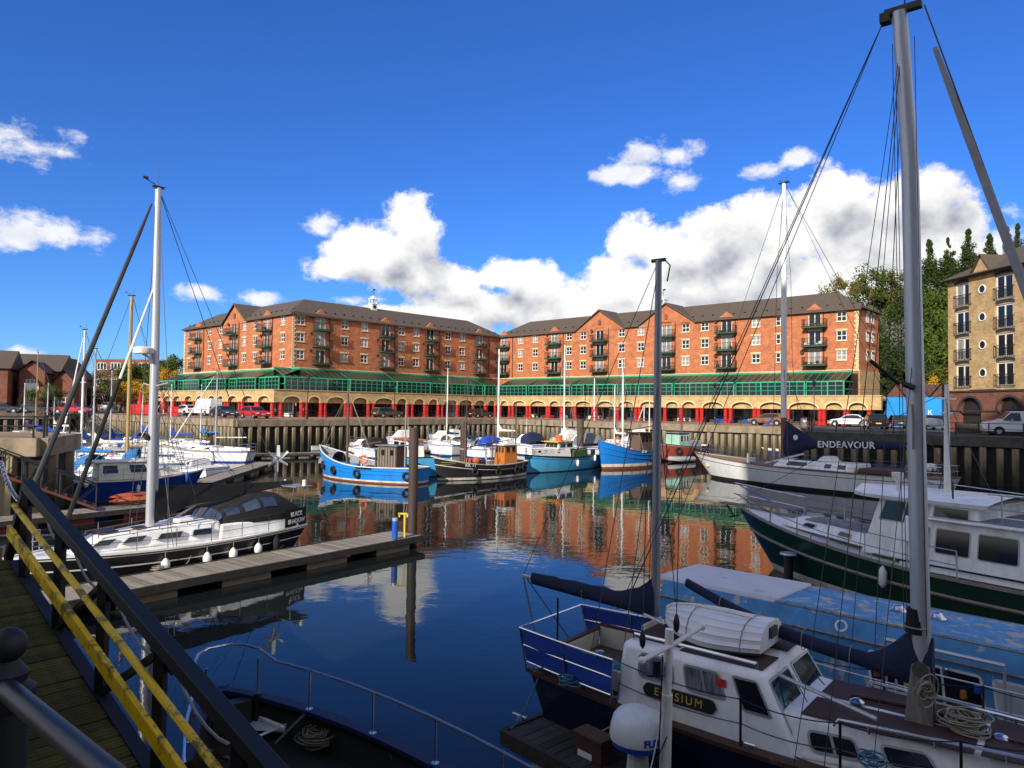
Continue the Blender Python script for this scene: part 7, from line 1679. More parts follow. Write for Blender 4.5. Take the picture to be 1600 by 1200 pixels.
B5 = Boat('workboat', 'cyan workboat with flat transom and white wheelhouse behind the brown pile', 'workboat', WP(676,745), WP(600,726), 3.2)
B5.hull(1.75, 1.35, 1.5, [('z', .05, antib), ('f', .97, h_cyan), ('f', 1, black)], stern=.92, rake=.6, tm=.5, bul=.5, deck=greydeck, cap=black, capw=.08); r = B5.root; L = B5.L
for m_ in ():
    pass
q = cabin(r, -L*.18, L*.14, .8, .75, 1.0, 1.6, white, name='wheelhouse', taper=.08, rf=.2, bevel=.04)
for k in ('port','star'): window(r, q[k], .08, .45, .55, .88, alframe, r=.04); window(r, q[k], .55, .92, .55, .88, alframe, r=.04)
window(r, q['front'], .06, .94, .55, .88, alframe, mull=1); window(r, q['back'], .1, .4, .5, .88, alframe); MB().box((-L*.03,0,2.63),(L*.38,1.8,.06)).build('wheelhouse_roof', M('orange_roof', (.5,.14,.03), .6), r); tripod(r, -L*.02, 1.8, 2.6, alloy, .03)

B6 = Boat('tug', 'rusty red workboat with pale green and white wheelhouse by the far wall', 'tug', WP(1098,716.5), WP(1030,721), 3.6)
B6.hull(1.9, 1.5, 1.6, [('z', .12, antib), ('f', .93, h_red), ('f', 1, M('grey_rail', (.2,.2,.2), .6))], stern=.6, rake=.5, tm=.5, bul=.6, deck=iron, cap=iron, capw=.1); r = B6.root; L = B6.L
q = cabin(r, -L*.02, L*.22, .95, .9, .9, 2.0, M('pale_green_paint', (.25,.42,.34), .6, var=.15, scale=2, col2=(.3,.2,.12), amt=.36), name='wheelhouse', taper=.05, rf=.1, bevel=.03)
for k in ('port','star'): 
    for u in ((.1,.36),(.42,.62),(.7,.9)): window(r, q[k], *u, .55, .88, white, r=.03)
cabin(r, -L*.3, -L*.02, .9, .9, .9, 1.2, M('grey_deckhouse', (.3,.32,.31), .7), name='deckhouse', taper=.05); MB().box((L*.1,0,2.95),(L*.3,2.0,.07)).build('wheelhouse_roof', greyc, r); tripod(r, L*.0, 3.0, 2.9, iron, .05); 
for t_, lab in ((.8,'tyre fender near the bow of the rusty red workboat'),(.55,'tyre fender amidships on the rusty red workboat'),(.35,'tyre fender aft on the rusty red workboat')): tyre(B6, t_, 1, 1.1, lab, .38)
RB = Boat('inflatable_dinghy', 'grey inflatable dinghy afloat beside the rusty red workboat', 'inflatable dinghy', WP(1078,721), WP(1046,723), 1.5)
m = MB(); L = RB.L; m.tube([(-L/2,.5,.3),(L*.2,.55,.32),(L*.42,.3,.38),(L*.5,0,.42),(L*.42,-.3,.38),(L*.2,-.55,.32),(-L/2,-.5,.3)], .24, 8); m.build('tube', M('grey_hypalon', (.3,.3,.31), .6), RB.root, smooth=True); MB().box((-.1,0,.2),(L*.8,.9,.06)).box((-L*.42,0,.35),(.06,.9,.4)).build('floorboard', greydeck, RB.root); MB().box((-L*.5,0,.6),(.25,.25,.5)).build('outboard_motor', black, RB.root, bevel=.03)

# ------------------------------------------------------------------ moored yachts and cruisers: centre of the dock
def Y_(p, q, label, mast_px=None, top=None, **k):
    st, bo = V((*WP(*p), 0)), V((*WP(*q), 0)); L = (bo-st).length
    if mast_px is not None:
        # where along the hull the mast must stand to be seen at mast_px
        rr_ = ray(mast_px, 690); kx = rr_.x/rr_.y; c = (st+bo)/2; d = (bo-st).normalized(); x = (kx*c.y-c.x)/(d.x-kx*d.y); x = max(-L*.35, min(L*.35, x)); k['mastx'] = x/L
        pos = c+d*x; k['H'] = D(mast_px, top, pos.y).z
    return yacht(st, bo, label, **k)
CG = 'sailing yachts moored in the middle of the dock'
Y_((716,712),(668,708),'small white yacht with thin mast behind the black fishing boat',698,575, hood=whitec, mastm=painted_mast, group=CG, fb=1.2)
Y_((812,706),(742,702),'cream yacht with thick white mast and lowered sail',778,545, mastm=painted_mast, coverm=whitec, group=CG, mr=.13, fb=1.3)
Y_((905,705),(862,700),'white yacht with tall mast behind the light blue launch',881,538, mastm=painted_mast, coverm=whitec, group=CG, fb=1.2, mr=.1)
Y_((950,702),(908,697),'white yacht with navy boom cover leaning up beside the second blue fishing boat',928,590, mastm=painted_mast, coverm=navy, group=CG, boomel=1.4, fb=1.2, mr=.09)
Y_((990,697),(945,694),'white yacht with thick mast behind the second blue fishing boat',972,562, mastm=painted_mast, coverm=whitec, group=CG, fb=1.2, mr=.1)
Y_((985,708),(940,703),'white yacht with short mast close behind the second blue fishing boat',960,600, mastm=painted_mast, coverm=whitec, group=CG, fb=1.1)
Y_((1030,700),(988,697),'small yacht with white furled jib near the far wall',1006,632, mastm=painted_mast, jib=(white,.09), coverm=whitec, group=CG, fb=1.1)
Y_((768,716),(722,712),'white yacht with grey sprayhood left of the orange wheelhouse',712,560, hood=greyc, mastm=brownwood, group=CG, mr=.05)
cruiser(WP(655,707), WP(605,703), 'white cruiser with small wheelhouse behind the bright blue fishing boat', 3.0, house=(.05,.3,1.3), fb=1.2)
cruiser(WP(780,716), WP(738,712), 'cruiser with royal blue cockpit tent behind the black fishing boat', 3.0, canopy=bluec, fb=1.1, house=(.1,.3,.9))
cruiser(WP(722,704), WP(670,700), 'white cruiser under a white cover by the timber pile wall', 3.0, canopy=whitec, fb=1.3, house=(.0,.3,1.0))
cruiser(WP(905,712), WP(862,708), 'cruiser with navy-edged roof and white tent behind the light blue launch', 3.1, canopy=whitec, fb=1.3, house=(.05,.3,1.3), fly=True)
cruiser(WP(935,718), WP(888,712), 'cruiser with large grey canvas tent behind the light blue launch', 3.2, canopy=greyc, fb=1.3, house=(.1,.3,1.2))
cruiser(WP(845,712), WP(800,708), 'white cruiser with dark windows behind the light blue launch cabin', 3.0, canopy=navy, fb=1.2, house=(.05,.3,1.1), mastpole=1.8)
cruiser(WP(1015,712), WP(975,707), 'white cruiser partly hidden by the second blue fishing boat', 3.0, fb=1.4, house=(.05,.3,1.2), fly=True)
cruiser(WP(600,716), WP(548,711), 'low white cruiser beyond the bow of the bright blue fishing boat', 2.8, canopy=blackc, fb=1.0, house=(.05,.3,.8))
# right, beyond ENDEAVOUR
X1 = Boat('fishing_boat', 'dark blue and white workboat with green deckhouse beyond Endeavour', 'fishing boat', WP(1262,722), WP(1165,716), 3.4)
X1.hull(1.9, 1.3, 1.3, [('z', .1, antif), ('f', .85, h_royal), ('f', 1, white)], stern=.7, rake=.8, bul=.5, deck=greydeck, cap=white, capw=.08); r = X1.root; L = X1.L
cabin(r, L*.12, L*.3, .8, .7, .8, 1.5, M('sea_green_paint', (.03,.32,.16), .5), name='deckhouse', taper=.05); MB().tube([(L*.38,0,1.6),(L*.05,0,4.6)], .12, 6).build('lattice_boom', bluepl, r); tripod(r, L*.34, 3.5, 1, brownwood, .05)
MB().box((-L*.2,0,2.3),(L*.4,1.8,.07)).build('shade_roof', white, r)
for s_ in (-1,1):
    for x in (-.38,-.2,-.02): MB().tube([(x*L,s_*.85,.9),(x*L,s_*.85,2.3)], .03, 5).build('roof_post', white, r)
for k in range(8): MB().box((rnd.uniform(-.4,.1)*L, rnd.uniform(-.8,.8), 1.1+rnd.uniform(0,.3)), (.5,.4,.35)).build('fish_crate', [iron, greyc, bluepl, dgreen, orange][k % 5], r)
cruiser(WP(1330,716), WP(1268,712), 'white and navy cruiser moored between Endeavour and the wall', 3.0, hullm=h_royal, fb=1.2, house=(.0,.35,1.0))
# ------------------------------------------------------------------ left-hand cluster
LG2 = 'sailing yachts in the left corner of the dock'
Y_((394,722),(264,719),'white yacht lying broadside below the quay corner',337,580, jib=(white,.06), cover=False, boomel=.05, group=LG2, fb=1.05, mr=.07)
LB2 = Boat('motor_sailer', 'royal blue hulled motor sailer with cream wheelhouse in the left foreground', 'motor sailer', WP(72,785), WP(318,770), 3.0)
LB2.hull(1.45, 1.1, 1.2, [('z', .06, antif), ('f', .95, h_royal), ('f', 1, white)], stern=.7, rake=.9, srake=.3, bul=.06, deck=cream, cap=white, capw=.06); r = LB2.root; L = LB2.L
q = cabin(r, -L*.22, L*.14, 1.05, .95, 1.1, .95, cream, name='wheelhouse', taper=.1, rf=.45, bevel=.05)
for k in ('star','port'):
    for u in ((.08,.36),(.6,.92)): window(r, q[k], *(u if k == 'star' else (1-u[1],1-u[0])), .4, .85, black, r=.03, mull=1)
window(r, q['front'], .06, .94, .4, .85, black, mull=2); MB().box((-L*.05,0,2.08),(L*.38,1.95,.06)).build('wheelhouse_roof', cream, r, bevel=.02)
cabin(r, L*.12, L*.34, .8, .4, 1.12, .35, cream, name='foredeck_trunk', taper=.1, rf=.4, z1=1.25)
for k in range(4): MB().lathe([(.09,0),(.06,.12),(.13,.2)], 8, c=(L*.22+k*.22, -.2, 1.5)).build('cowl_vent', white, r)
MB().tube([(-L*.3,-.8,1.2),(-L*.16,-.8,2.6)], .025, 5).tube([(-L*.3,.8,1.2),(-L*.16,.8,2.6)], .025, 5).bar((-L*.22,-.8,1.9),(-L*.22,.8,1.9),.03).build('davit_frame', plastic, r); LB2.pulpit(); LB2.rail(.1,.86,.62,7,r=.012); LB2.pushpit()
MB().box((-L*.40,0,1.35),(.9,1.6,.35)).build('cockpit_cover', lbluec, r, bevel=.1)
fender(LB2, .86, -1, 1.05, 'blue sausage fender at the bow of the royal blue motor sailer', bluepl, .09, .5, group=None); fender(LB2, .52, -1, .5, 'grey fender hanging low on the royal blue hull', plastic, .09, .6, group=None); fender(LB2, .2, -1, 1.0, 'round white fender near the stern of the royal blue motor sailer', plastic, .13, .28, group=None)
Y_((285,745),(108,748),'white yacht with tall yellow wooden mast and orange lifebuoy',199,462, mastm=spruce, cover=False, coverm=lbluec, hood=lbluec, group=LG2, fb=1.1, mr=.13, B=3.2, mastx=0)
bb = D(283,730,50); 
lifebuoy(D(171,715,53.5), (0,-1,.1), 'orange lifebuoy on the rail of the yacht with the wooden mast')
Y_((205,722),(92,727),'white ketch with white mast and blue sail cover behind the black forestay',127,515, jib=(white,.07), coverm=bluec, group=LG2, fb=1.1, mr=.1, mastm=painted_mast)
Y_((312,712),(215,709),'white yacht with royal blue boom cover and red boarding float behind the alloy mast',266,600, coverm=bluec, group=LG2, jib=(whitec,.05), mastm=painted_mast)
Y_((330,706),(250,703),'grey-decked yacht with sagging blue sail cover below the ribbed wall',313,600, coverm=lbluec, group=LG2, mr=.06, mastm=painted_mast)
Y_((250,704),(180,700),'white yacht with royal blue canvas below the red café barrier',221,600, coverm=bluec, hood=bluec, group=LG2, mastm=painted_mast)
Y_((110,700),(45,696),'white yacht with tan mast beyond the jetty head',30,550, coverm=bluec, group=LG2, mastm=spruce)
Y_((130,706),(62,704),'white yacht with royal blue sprayhood beyond the jetty',61,598, coverm=bluec, hood=bluec, group=LG2)
Y_((60,690),(10,688),'small white yacht behind the jetty railing',36,598, group=LG2, mastm=painted_mast)
Y_((140,692),(70,690),'small white yacht under the far gangway',83,620, coverm=whitec, group=LG2)
Y_((215,712),(140,716),'white yacht with cream deck and horseshoe lifebuoy left of the wooden mast',None,None,H=8.5, coverm=bluec, hood=bluec, group=LG2)
Y_((210,762),(60,752),'white yacht with mid-blue canvas beside the royal blue motor sailer',None,None,H=3.2, mastx=.1, cover=True, coverm=lbluec, hood=lbluec, group=LG2, fb=1.0)
Y_((250,735),(70,737),'sleek white yacht with pointed white awning behind the black forestays',None,None,H=9.5, coverm=whitec, group=LG2, fb=1.05)
cruiser(WP(340,748), WP(262,742), 'small light blue decked boat right of the yacht with the wooden mast', 2.4, fb=.8, house=(.0,.25,.5), housem=white)
# pale furled sails: purple-blue furled jib crossing behind the alloy mast
for i, (px, py, y_, label, m_) in enumerate(((507,694,70,'small white tender at the far pontoon',white),(462,696,71,'small blue tender at the far pontoon',h_blue),(483,696,71,'white and blue rowing boat at the far pontoon',h_white),(545,697,72,'third tender at the far pontoon half hidden by the bow',white))):
    p = WP(px, py+8); t = Boat('tender', label, 'tender', p, (p[0]+2.0, p[1]+2.1), 1.4, 'tenders at the far pontoon'); t.hull(.75, .55, .55, [('z', .05, antib), ('f', 1, m_)], stern=.85, rake=.4, bul=.3, deck=greydeck, cap=white, capw=.05, n=10); MB().box((0,0,.42),(.3,1.1,.04)).box((-.7,0,.42),(.3,1.0,.04)).build('thwart', teak, t.root)
pontoon(tuple(WP(402,717)), tuple(WP(620,712)), 1.6, 'thin timber pontoon with small tenders under the pile wall', .45, .4, .02, wood, 8)
pontoon(tuple(WP(620,712)), tuple(WP(800,704)), 1.6, 'far timber pontoon behind the fishing boats', .45, .4, .02, wood, 8)
pontoon(tuple(WP(330,766)), tuple(WP(430,730)), 1.5, 'grey finger pontoon beyond Black Shadow', .45, .3, .02, wood, 4)
pontoon(tuple(WP(120,700)), tuple(WP(400,717)), 1.5, 'long pontoon in front of the ribbed wall', .45, .4, .02, wood, 9)
t = thing('kayak', 'orange kayak lying on the second pontoon', 'kayak', tuple(W(215,785,.55)), .9); m = MB(); rows = [[(x, w_*math.cos(a), .15+h_*math.sin(a)) for a in [2*math.pi*k/10 for k in range(10)]] for x, w_, h_ in ((-1.3,.02,.02),(-.9,.22,.13),(0,.34,.19),(.9,.22,.13),(1.3,.02,.02))]; m.grid(rows, closed=True); m.build('hull', M('faded_orange', (.38,.09,.03), .6), t, smooth=True); MB().lathe([(.2,0),(.2,.03)], 12, c=(0,0,.33)).build('cockpit_rim', black, t)
t = thing('kayak', 'second orange kayak stacked beside the first on the pontoon', 'kayak', tuple(W(208,779,.55)), .95); m = MB(); m.grid([[(x, w_*math.cos(a), .15+h_*math.sin(a)) for a in [2*math.pi*k/10 for k in range(10)]] for x, w_, h_ in ((-1.2,.02,.02),(-.8,.2,.13),(0,.3,.18),(.8,.2,.13),(1.2,.02,.02))], closed=True); m.build('hull', M('dark_orange', (.42,.08,.03), .5), t, smooth=True); MB().lathe([(.18,0),(.18,.03)], 12, c=(0,0,.32)).build('cockpit_rim', black, t)

# ------------------------------------------------------------------ dark steel barge at the bottom edge
BG = Boat('barge', 'dark blue steel barge bow with stainless bow rail and anchor on deck', 'barge', V((4.2, .2, 0)), V((-3.95, 9.9, 0)), 3.3)
BG.hull(1.50, 1.24, 1.2, [('z', .1, antib), ('f', 1, M('dark_blue_steel', (.005,.008,.022), .5, var=.3, scale=3))], stern=.9, rake=.5, tm=.4, bul=.42, deck=M('black_steel_deck', (.007,.007,.009), .75, var=.3, scale=4), inner=M('dark_bulwark', (.008,.008,.009), .75, var=.3, scale=3), cap=M('blue_capping', (.005,.014,.06), .6, var=.2), capw=.13, w0=.9, p=3.0)
r = BG.root; L = BG.L
rl = MB(); pts = []
for t_ in (.45,.5,.55,.6,.65,.7,.75,.8,.85,.9,.94,.97): pts.append(BG.g(t_, 1, .06, .52))
pts = pts[:-1]+[V((L/2-.30, .42, BG.sz(1)+.53)), V((L/2-.08, .30, BG.sz(1)+.55)), V((L/2+.04, .15, BG.sz(1)+.56)), V((L/2+.04, -.15, BG.sz(1)+.56)), V((L/2-.08, -.30, BG.sz(1)+.55)), V((L/2-.30, -.42, BG.sz(1)+.53))]+[BG.g(t_, -1, .06, .52) for t_ in (.94,.9,.85,.8,.75,.7,.65,.6,.5)]
rl.tube(pts, .019, 8); rl.build('bow_rail', steel, r, smooth=True)
for s_ in (1,-1):
    for t_ in (.5,.58,.66,.74,.82,.90,.96):
        MB().tube([BG.g(t_, s_, .06, 0), BG.g(t_, s_, .06, .52)], .015, 6).lathe([(.05,0),(.05,.012)], 8, c=tuple(BG.g(t_, s_, .06, .02))).build('stanchion', steel, r)
for s_ in (1,-1):
    MB().tube([BG.g(.90, s_, .06), BG.g(.90, s_, .5, -.3)], .03, 5).build('deck_brace', black, r)
    c_ = BG.g(.80, s_, .055, -.2); MB().lathe([(.09,0),(.09,.01)], 14, T=Matrix.Translation(c_) @ Matrix.Rotation(R(90),4,'X')).build('scupper', M('pale_scupper', (.10,.13,.18), .5), r)
MB().box((L/2-.45,.0,1.28),(.2,.5,.35)).tube([(L/2-.55,.32,1.1),(L/2-.55,.32,1.53)], .05, 8).tube([(L/2-.55,-.32,1.1),(L/2-.55,-.32,1.53)], .05, 8).tube([(L/2-.55,.5,1.43),(L/2-.55,.15,1.43)], .035, 6).build('mooring_bitts', black, r)
MB().tube([(L/2-2.9,.5,.98),(L/2-2.9,.5,1.17)], .05, 8).tube([(L/2-2.9,.25,.98),(L/2-2.9,.25,1.17)], .05, 8).lathe([(.08,0),(.08,.03)],10,c=(L/2-2.9,.5,1.17)).lathe([(.08,0),(.08,.03)],10,c=(L/2-2.9,.25,1.17)).build('deck_bollard', iron, r)
an = thing('anchor', 'white galvanised anchor lying on the barge foredeck', 'anchor', tuple(W(418, 1135, 1.12)), BG.rz+.25)
m = MB(); m.bar((-.35,0,.06),(.5,.05,.10),.05); m.build('shank', plastic, an); m = MB(); m.add([(-.35,-.02,.04),(.12,-.30,.02),(.2,-.06,.06),(-.3,-.02,.1)], [(0,1,2),(0,2,3)]); m.add([(-.35,.02,.04),(.12,.30,.02),(.2,.06,.06),(-.3,.02,.1)], [(2,1,0),(3,2,0)]); m.add([(-.35,-.02,.02),(.12,-.30,.0),(.2,.3,.0),(-.35,.02,.02)], [(0,1,2,3)]); m.build('fluke', M('galvanised', (.42,.43,.46), .5, .3), an); MB().tube([(-.28,-.38,.07),(-.28,.38,.07)], .018, 6).build('stock', alloy, an)
rope_coil(W(495, 1165, 1.05), 'tangled rope coil on the barge foredeck', .22, M('old_rope', (.12,.11,.08), .9), 18, 21)

# ------------------------------------------------------------------ near gangway with yellow rails
gw = thing('gangway', 'black truss gangway with mossy planks and two yellow rails in the left foreground', 'gangway', (-7.4, 10.05, QZ-.55))
gT = Matrix.Translation(-V((-7.4, 10.05, QZ-.55)))
top0, top1 = D(42, 757, 8.75), D(430, 1210, 4.72)      # outer top chord, far and near
d = (top1-top0); dn = d.normalized(); hz_ = V((d.x, d.y, 0)).normalized(); inn = V((hz_.y, -hz_.x, 0)); inn = inn if inn.x < 0 else -inn   # toward the deck side
black_blue = M('blue_black_paint', (.005,.006,.009), .6, var=.2, scale=3)
far, near = top0-dn*.35, top1+dn*3.0
def gpt(s, h=0, i=0): return top0+dn*s+V((0,0,-h))+inn*i
LG = (near-top0).length; Hh = 1.18
m = MB(); m.bar(gpt(0), gpt(LG), .125, .12); m.build('top_chord', black_blue, gw, bevel=.008, M=gT)
m = MB(); m.bar(gpt(-.5, Hh), gpt(LG, Hh), .12, .16); m.build('bottom_chord', black_blue, gw, M=gT)
pos = [0, 1.4, 2.8, 4.2, 5.6, 7.0]
for s in pos: put('truss_post', MB().bar(gpt(s+.02, .05), gpt(s+.02, Hh), .085, .085).mesh('truss_post', black_blue), gw, gT)
for s in pos:
    g_ = MB(); c_ = gpt(s+.02, .16, -.05); g_.bar(c_-dn*.13, c_+dn*.13, .012, .16); g_.build('gusset_plate', black_blue, gw, M=gT)
    for k in (-.08, .08):
        for z in (.04, -.04): put('bolt', MB().sphere((0,0,0), .012, 6).mesh('bolt', iron), gw, gT @ Matrix.Translation(c_+dn*k+V((0,0,z))+inn*.012))
m = MB().bar(gpt(0, .0), gpt(-.75, Hh), .09); m.build('end_brace', black_blue, gw, M=gT)
for a, b in zip(pos[1:], pos[2:]): put('diagonal_brace', MB().bar(gpt(a, Hh-.05), gpt(b, .1), .06).mesh('diagonal_brace', black_blue), gw, gT)
yr = MB(); yr.tube([gpt(-.12,.28,.10), gpt(LG,.28,.10)], .034, 8); yr.build('yellow_handrail', yellow, gw, M=gT, smooth=True)
yb = MB(); yb.bar(gpt(-.22,.62,.12), gpt(LG,.62,.12), .05, .15); yb.build('yellow_kerb_rail', yellow, gw, M=gT, bevel=.01)
moss = M('mossy_planks', (.034,.028,.009), .9, var=.5, scale=7, bump=.012, stretch=(1,3,1), col2=(.085,.075,.008), amt=.50, contrast=.5, orand=.35)
GWd = 1.5; slope = math.atan2(dn.z, math.hypot(dn.x, dn.y)); n = int((LG+.6)/.152)
y_ = inn; x_ = dn; z_ = x_.cross(y_).normalized(); z_ = z_ if z_.z > 0 else -z_
Mg = Matrix((x_, y_, z_)).transposed().to_4x4()
pl = MB().box((0, GWd/2, 0), (.138, GWd, .045)).box((0, GWd/2, .024), (.03, GWd, .006)).box((-.045, GWd/2, .024), (.02, GWd, .006)).box((.045, GWd/2, .024), (.02, GWd, .006)).mesh('plank', moss)
for i in range(n):
    p = gpt(-.5+i*.152, Hh-.04, .04); Mx = Mg.copy(); Mx.translation = p+V((0,0,rnd.uniform(-.006,.006))); put('plank', pl, gw, gT @ Mx)
m = MB(); m.bar(gpt(-.5, Hh, GWd+.05), gpt(LG, Hh, GWd+.05), .12, .16); m.bar(gpt(0, 0, GWd+.05), gpt(LG, 0, GWd+.05), .12, .12); m.build('inner_chord', black_blue, gw, M=gT)
for s in pos: put('truss_post', MB().bar(gpt(s, .05, GWd+.05), gpt(s, Hh, GWd+.05), .07).mesh('truss_post', black_blue), gw, gT)
cable = thing('electric_cable', 'grey cable looping along the outside of the near gangway truss', 'cable', tuple(gpt(.3,.1,-.08)))
pts = []
for a, b in ((.3,1.3),(1.3,2.7),(2.7,4.1),(4.1,5.5)): pts += [p for p in sag(gpt(a,.12,-.1), gpt(b,.2,-.1), .22, 7)][:-1]
MB().tube([p-gpt(.3,.1,-.08) for p in pts], .014, 6).build('cable_run', M('grey_cable', (.22,.22,.22), .6), cable, smooth=True)
# second and third gangways
def truss(a, b, label, h=1.0, w=1.1, n=9, m1=None, m2=None):
    a, b = V(a), V(b); g = thing('gangway', label, 'gangway', tuple(a)); d = b-a; s_ = V((-d.y, d.x, 0)).normalized()*w/2
    for sg in (1,-1):
        MB().bar(s_*sg, d+s_*sg, .08, .1).build('bottom_chord', m2 or iron, g); MB().bar(s_*sg+V((0,0,h)), d+s_*sg+V((0,0,h)), .06).build('top_rail', m1 or black, g)
        for i in range(n+1): MB().bar(d*(i/n)+s_*sg, d*(i/n)+s_*sg+V((0,0,h)), .04).build('truss_post', m1 or black, g)
        for i in range(n): MB().bar(d*(i/n)+s_*sg, d*((i+1)/n)+s_*sg+V((0,0,h)), .03).build('diagonal_brace', m1 or black, g)
    dk = MB(); k = int(d.length/.4); bm = MB().bar(-s_, s_, .3, .03).mesh('tread', dwood)
    for i in range(k): put('tread', bm, g, Matrix.Translation(d*((i+.5)/k)))
truss((-24.3,29.5,3.5), tuple(W(150,792,.6)), 'dark red-brown truss gangway below the concrete jetty head', 1.0, 1.1, 9, black, M('red_brown_steel', (.12,.03,.02), .7, var=.3, scale=4))
pa, pb2 = W(126,645,3.65), W(170,690,.6); truss((pa.x,pa.y-.5,3.5), tuple(pb2), 'far dark gangway sloping down from the ribbed quay wall', 1.2, 1.3, 14)
# chain and near railing with ball finial
ch = thing('chain', 'galvanised chain hanging at the left edge', 'chain', tuple(D(2,725,9.0))); o0 = D(2,725,9.0); o1 = D(28,780,8.9); N_ = 22; lk = MB().torus((0,0,0), .028, .008, Matrix.Diagonal((1.5,1,1,1)), 10, 5).mesh('link', steel)
cq = sag(V((0,0,0)), o1-o0, .06, N_)
for i in range(N_): q_ = (cq[i+1]-cq[i]).to_track_quat('X','Z').to_matrix().to_4x4() @ Matrix.Rotation(R(90)*(i % 2), 4, 'X'); q_.translation = cq[i]; put('link', lk, ch, q_)
nr = thing('railing', 'near black railing with ball-topped post and worn steel rail in the bottom left corner', 'railing', (-1.265,1.83,QZ))
bp_ = D(12, 1008, 1.83)-V((-1.265,1.83,QZ)); MB().tube([(bp_.x,bp_.y,0),(bp_.x,bp_.y,bp_.z-.14)], .05, 14).lathe([(.055,-.16),(.066,-.14),(.066,-.11),(.045,-.09),(.05,-.07),(.03,-.045),(.02,-.03)], 16, c=tuple(bp_)).build('post', black_blue, nr, smooth=True); MB().sphere(tuple(bp_), .044, 20).build('ball_finial', black_blue, nr, smooth=True)
a_, b_ = D(8,1075,1.80)-V((-1.265,1.83,QZ)), D(175,1215,1.38)-V((-1.265,1.83,QZ)); MB().tube([a_, b_+(b_-a_)*.6], .026, 16).build('rail', M('worn_black_pipe', (.02,.024,.035), .42, .3, var=.6, scale=9), nr, smooth=True)
mb_ = MB().tube([a_-V((0,0,.5)), b_+(b_-a_)*.6-V((0,0,.5))], .022, 10); mb_.build('rail', black_blue, nr); e_ = b_+(b_-a_)*.6; MB().tube([(e_.x,e_.y,0),tuple(e_)], .05, 12).build('post', black_blue, nr)

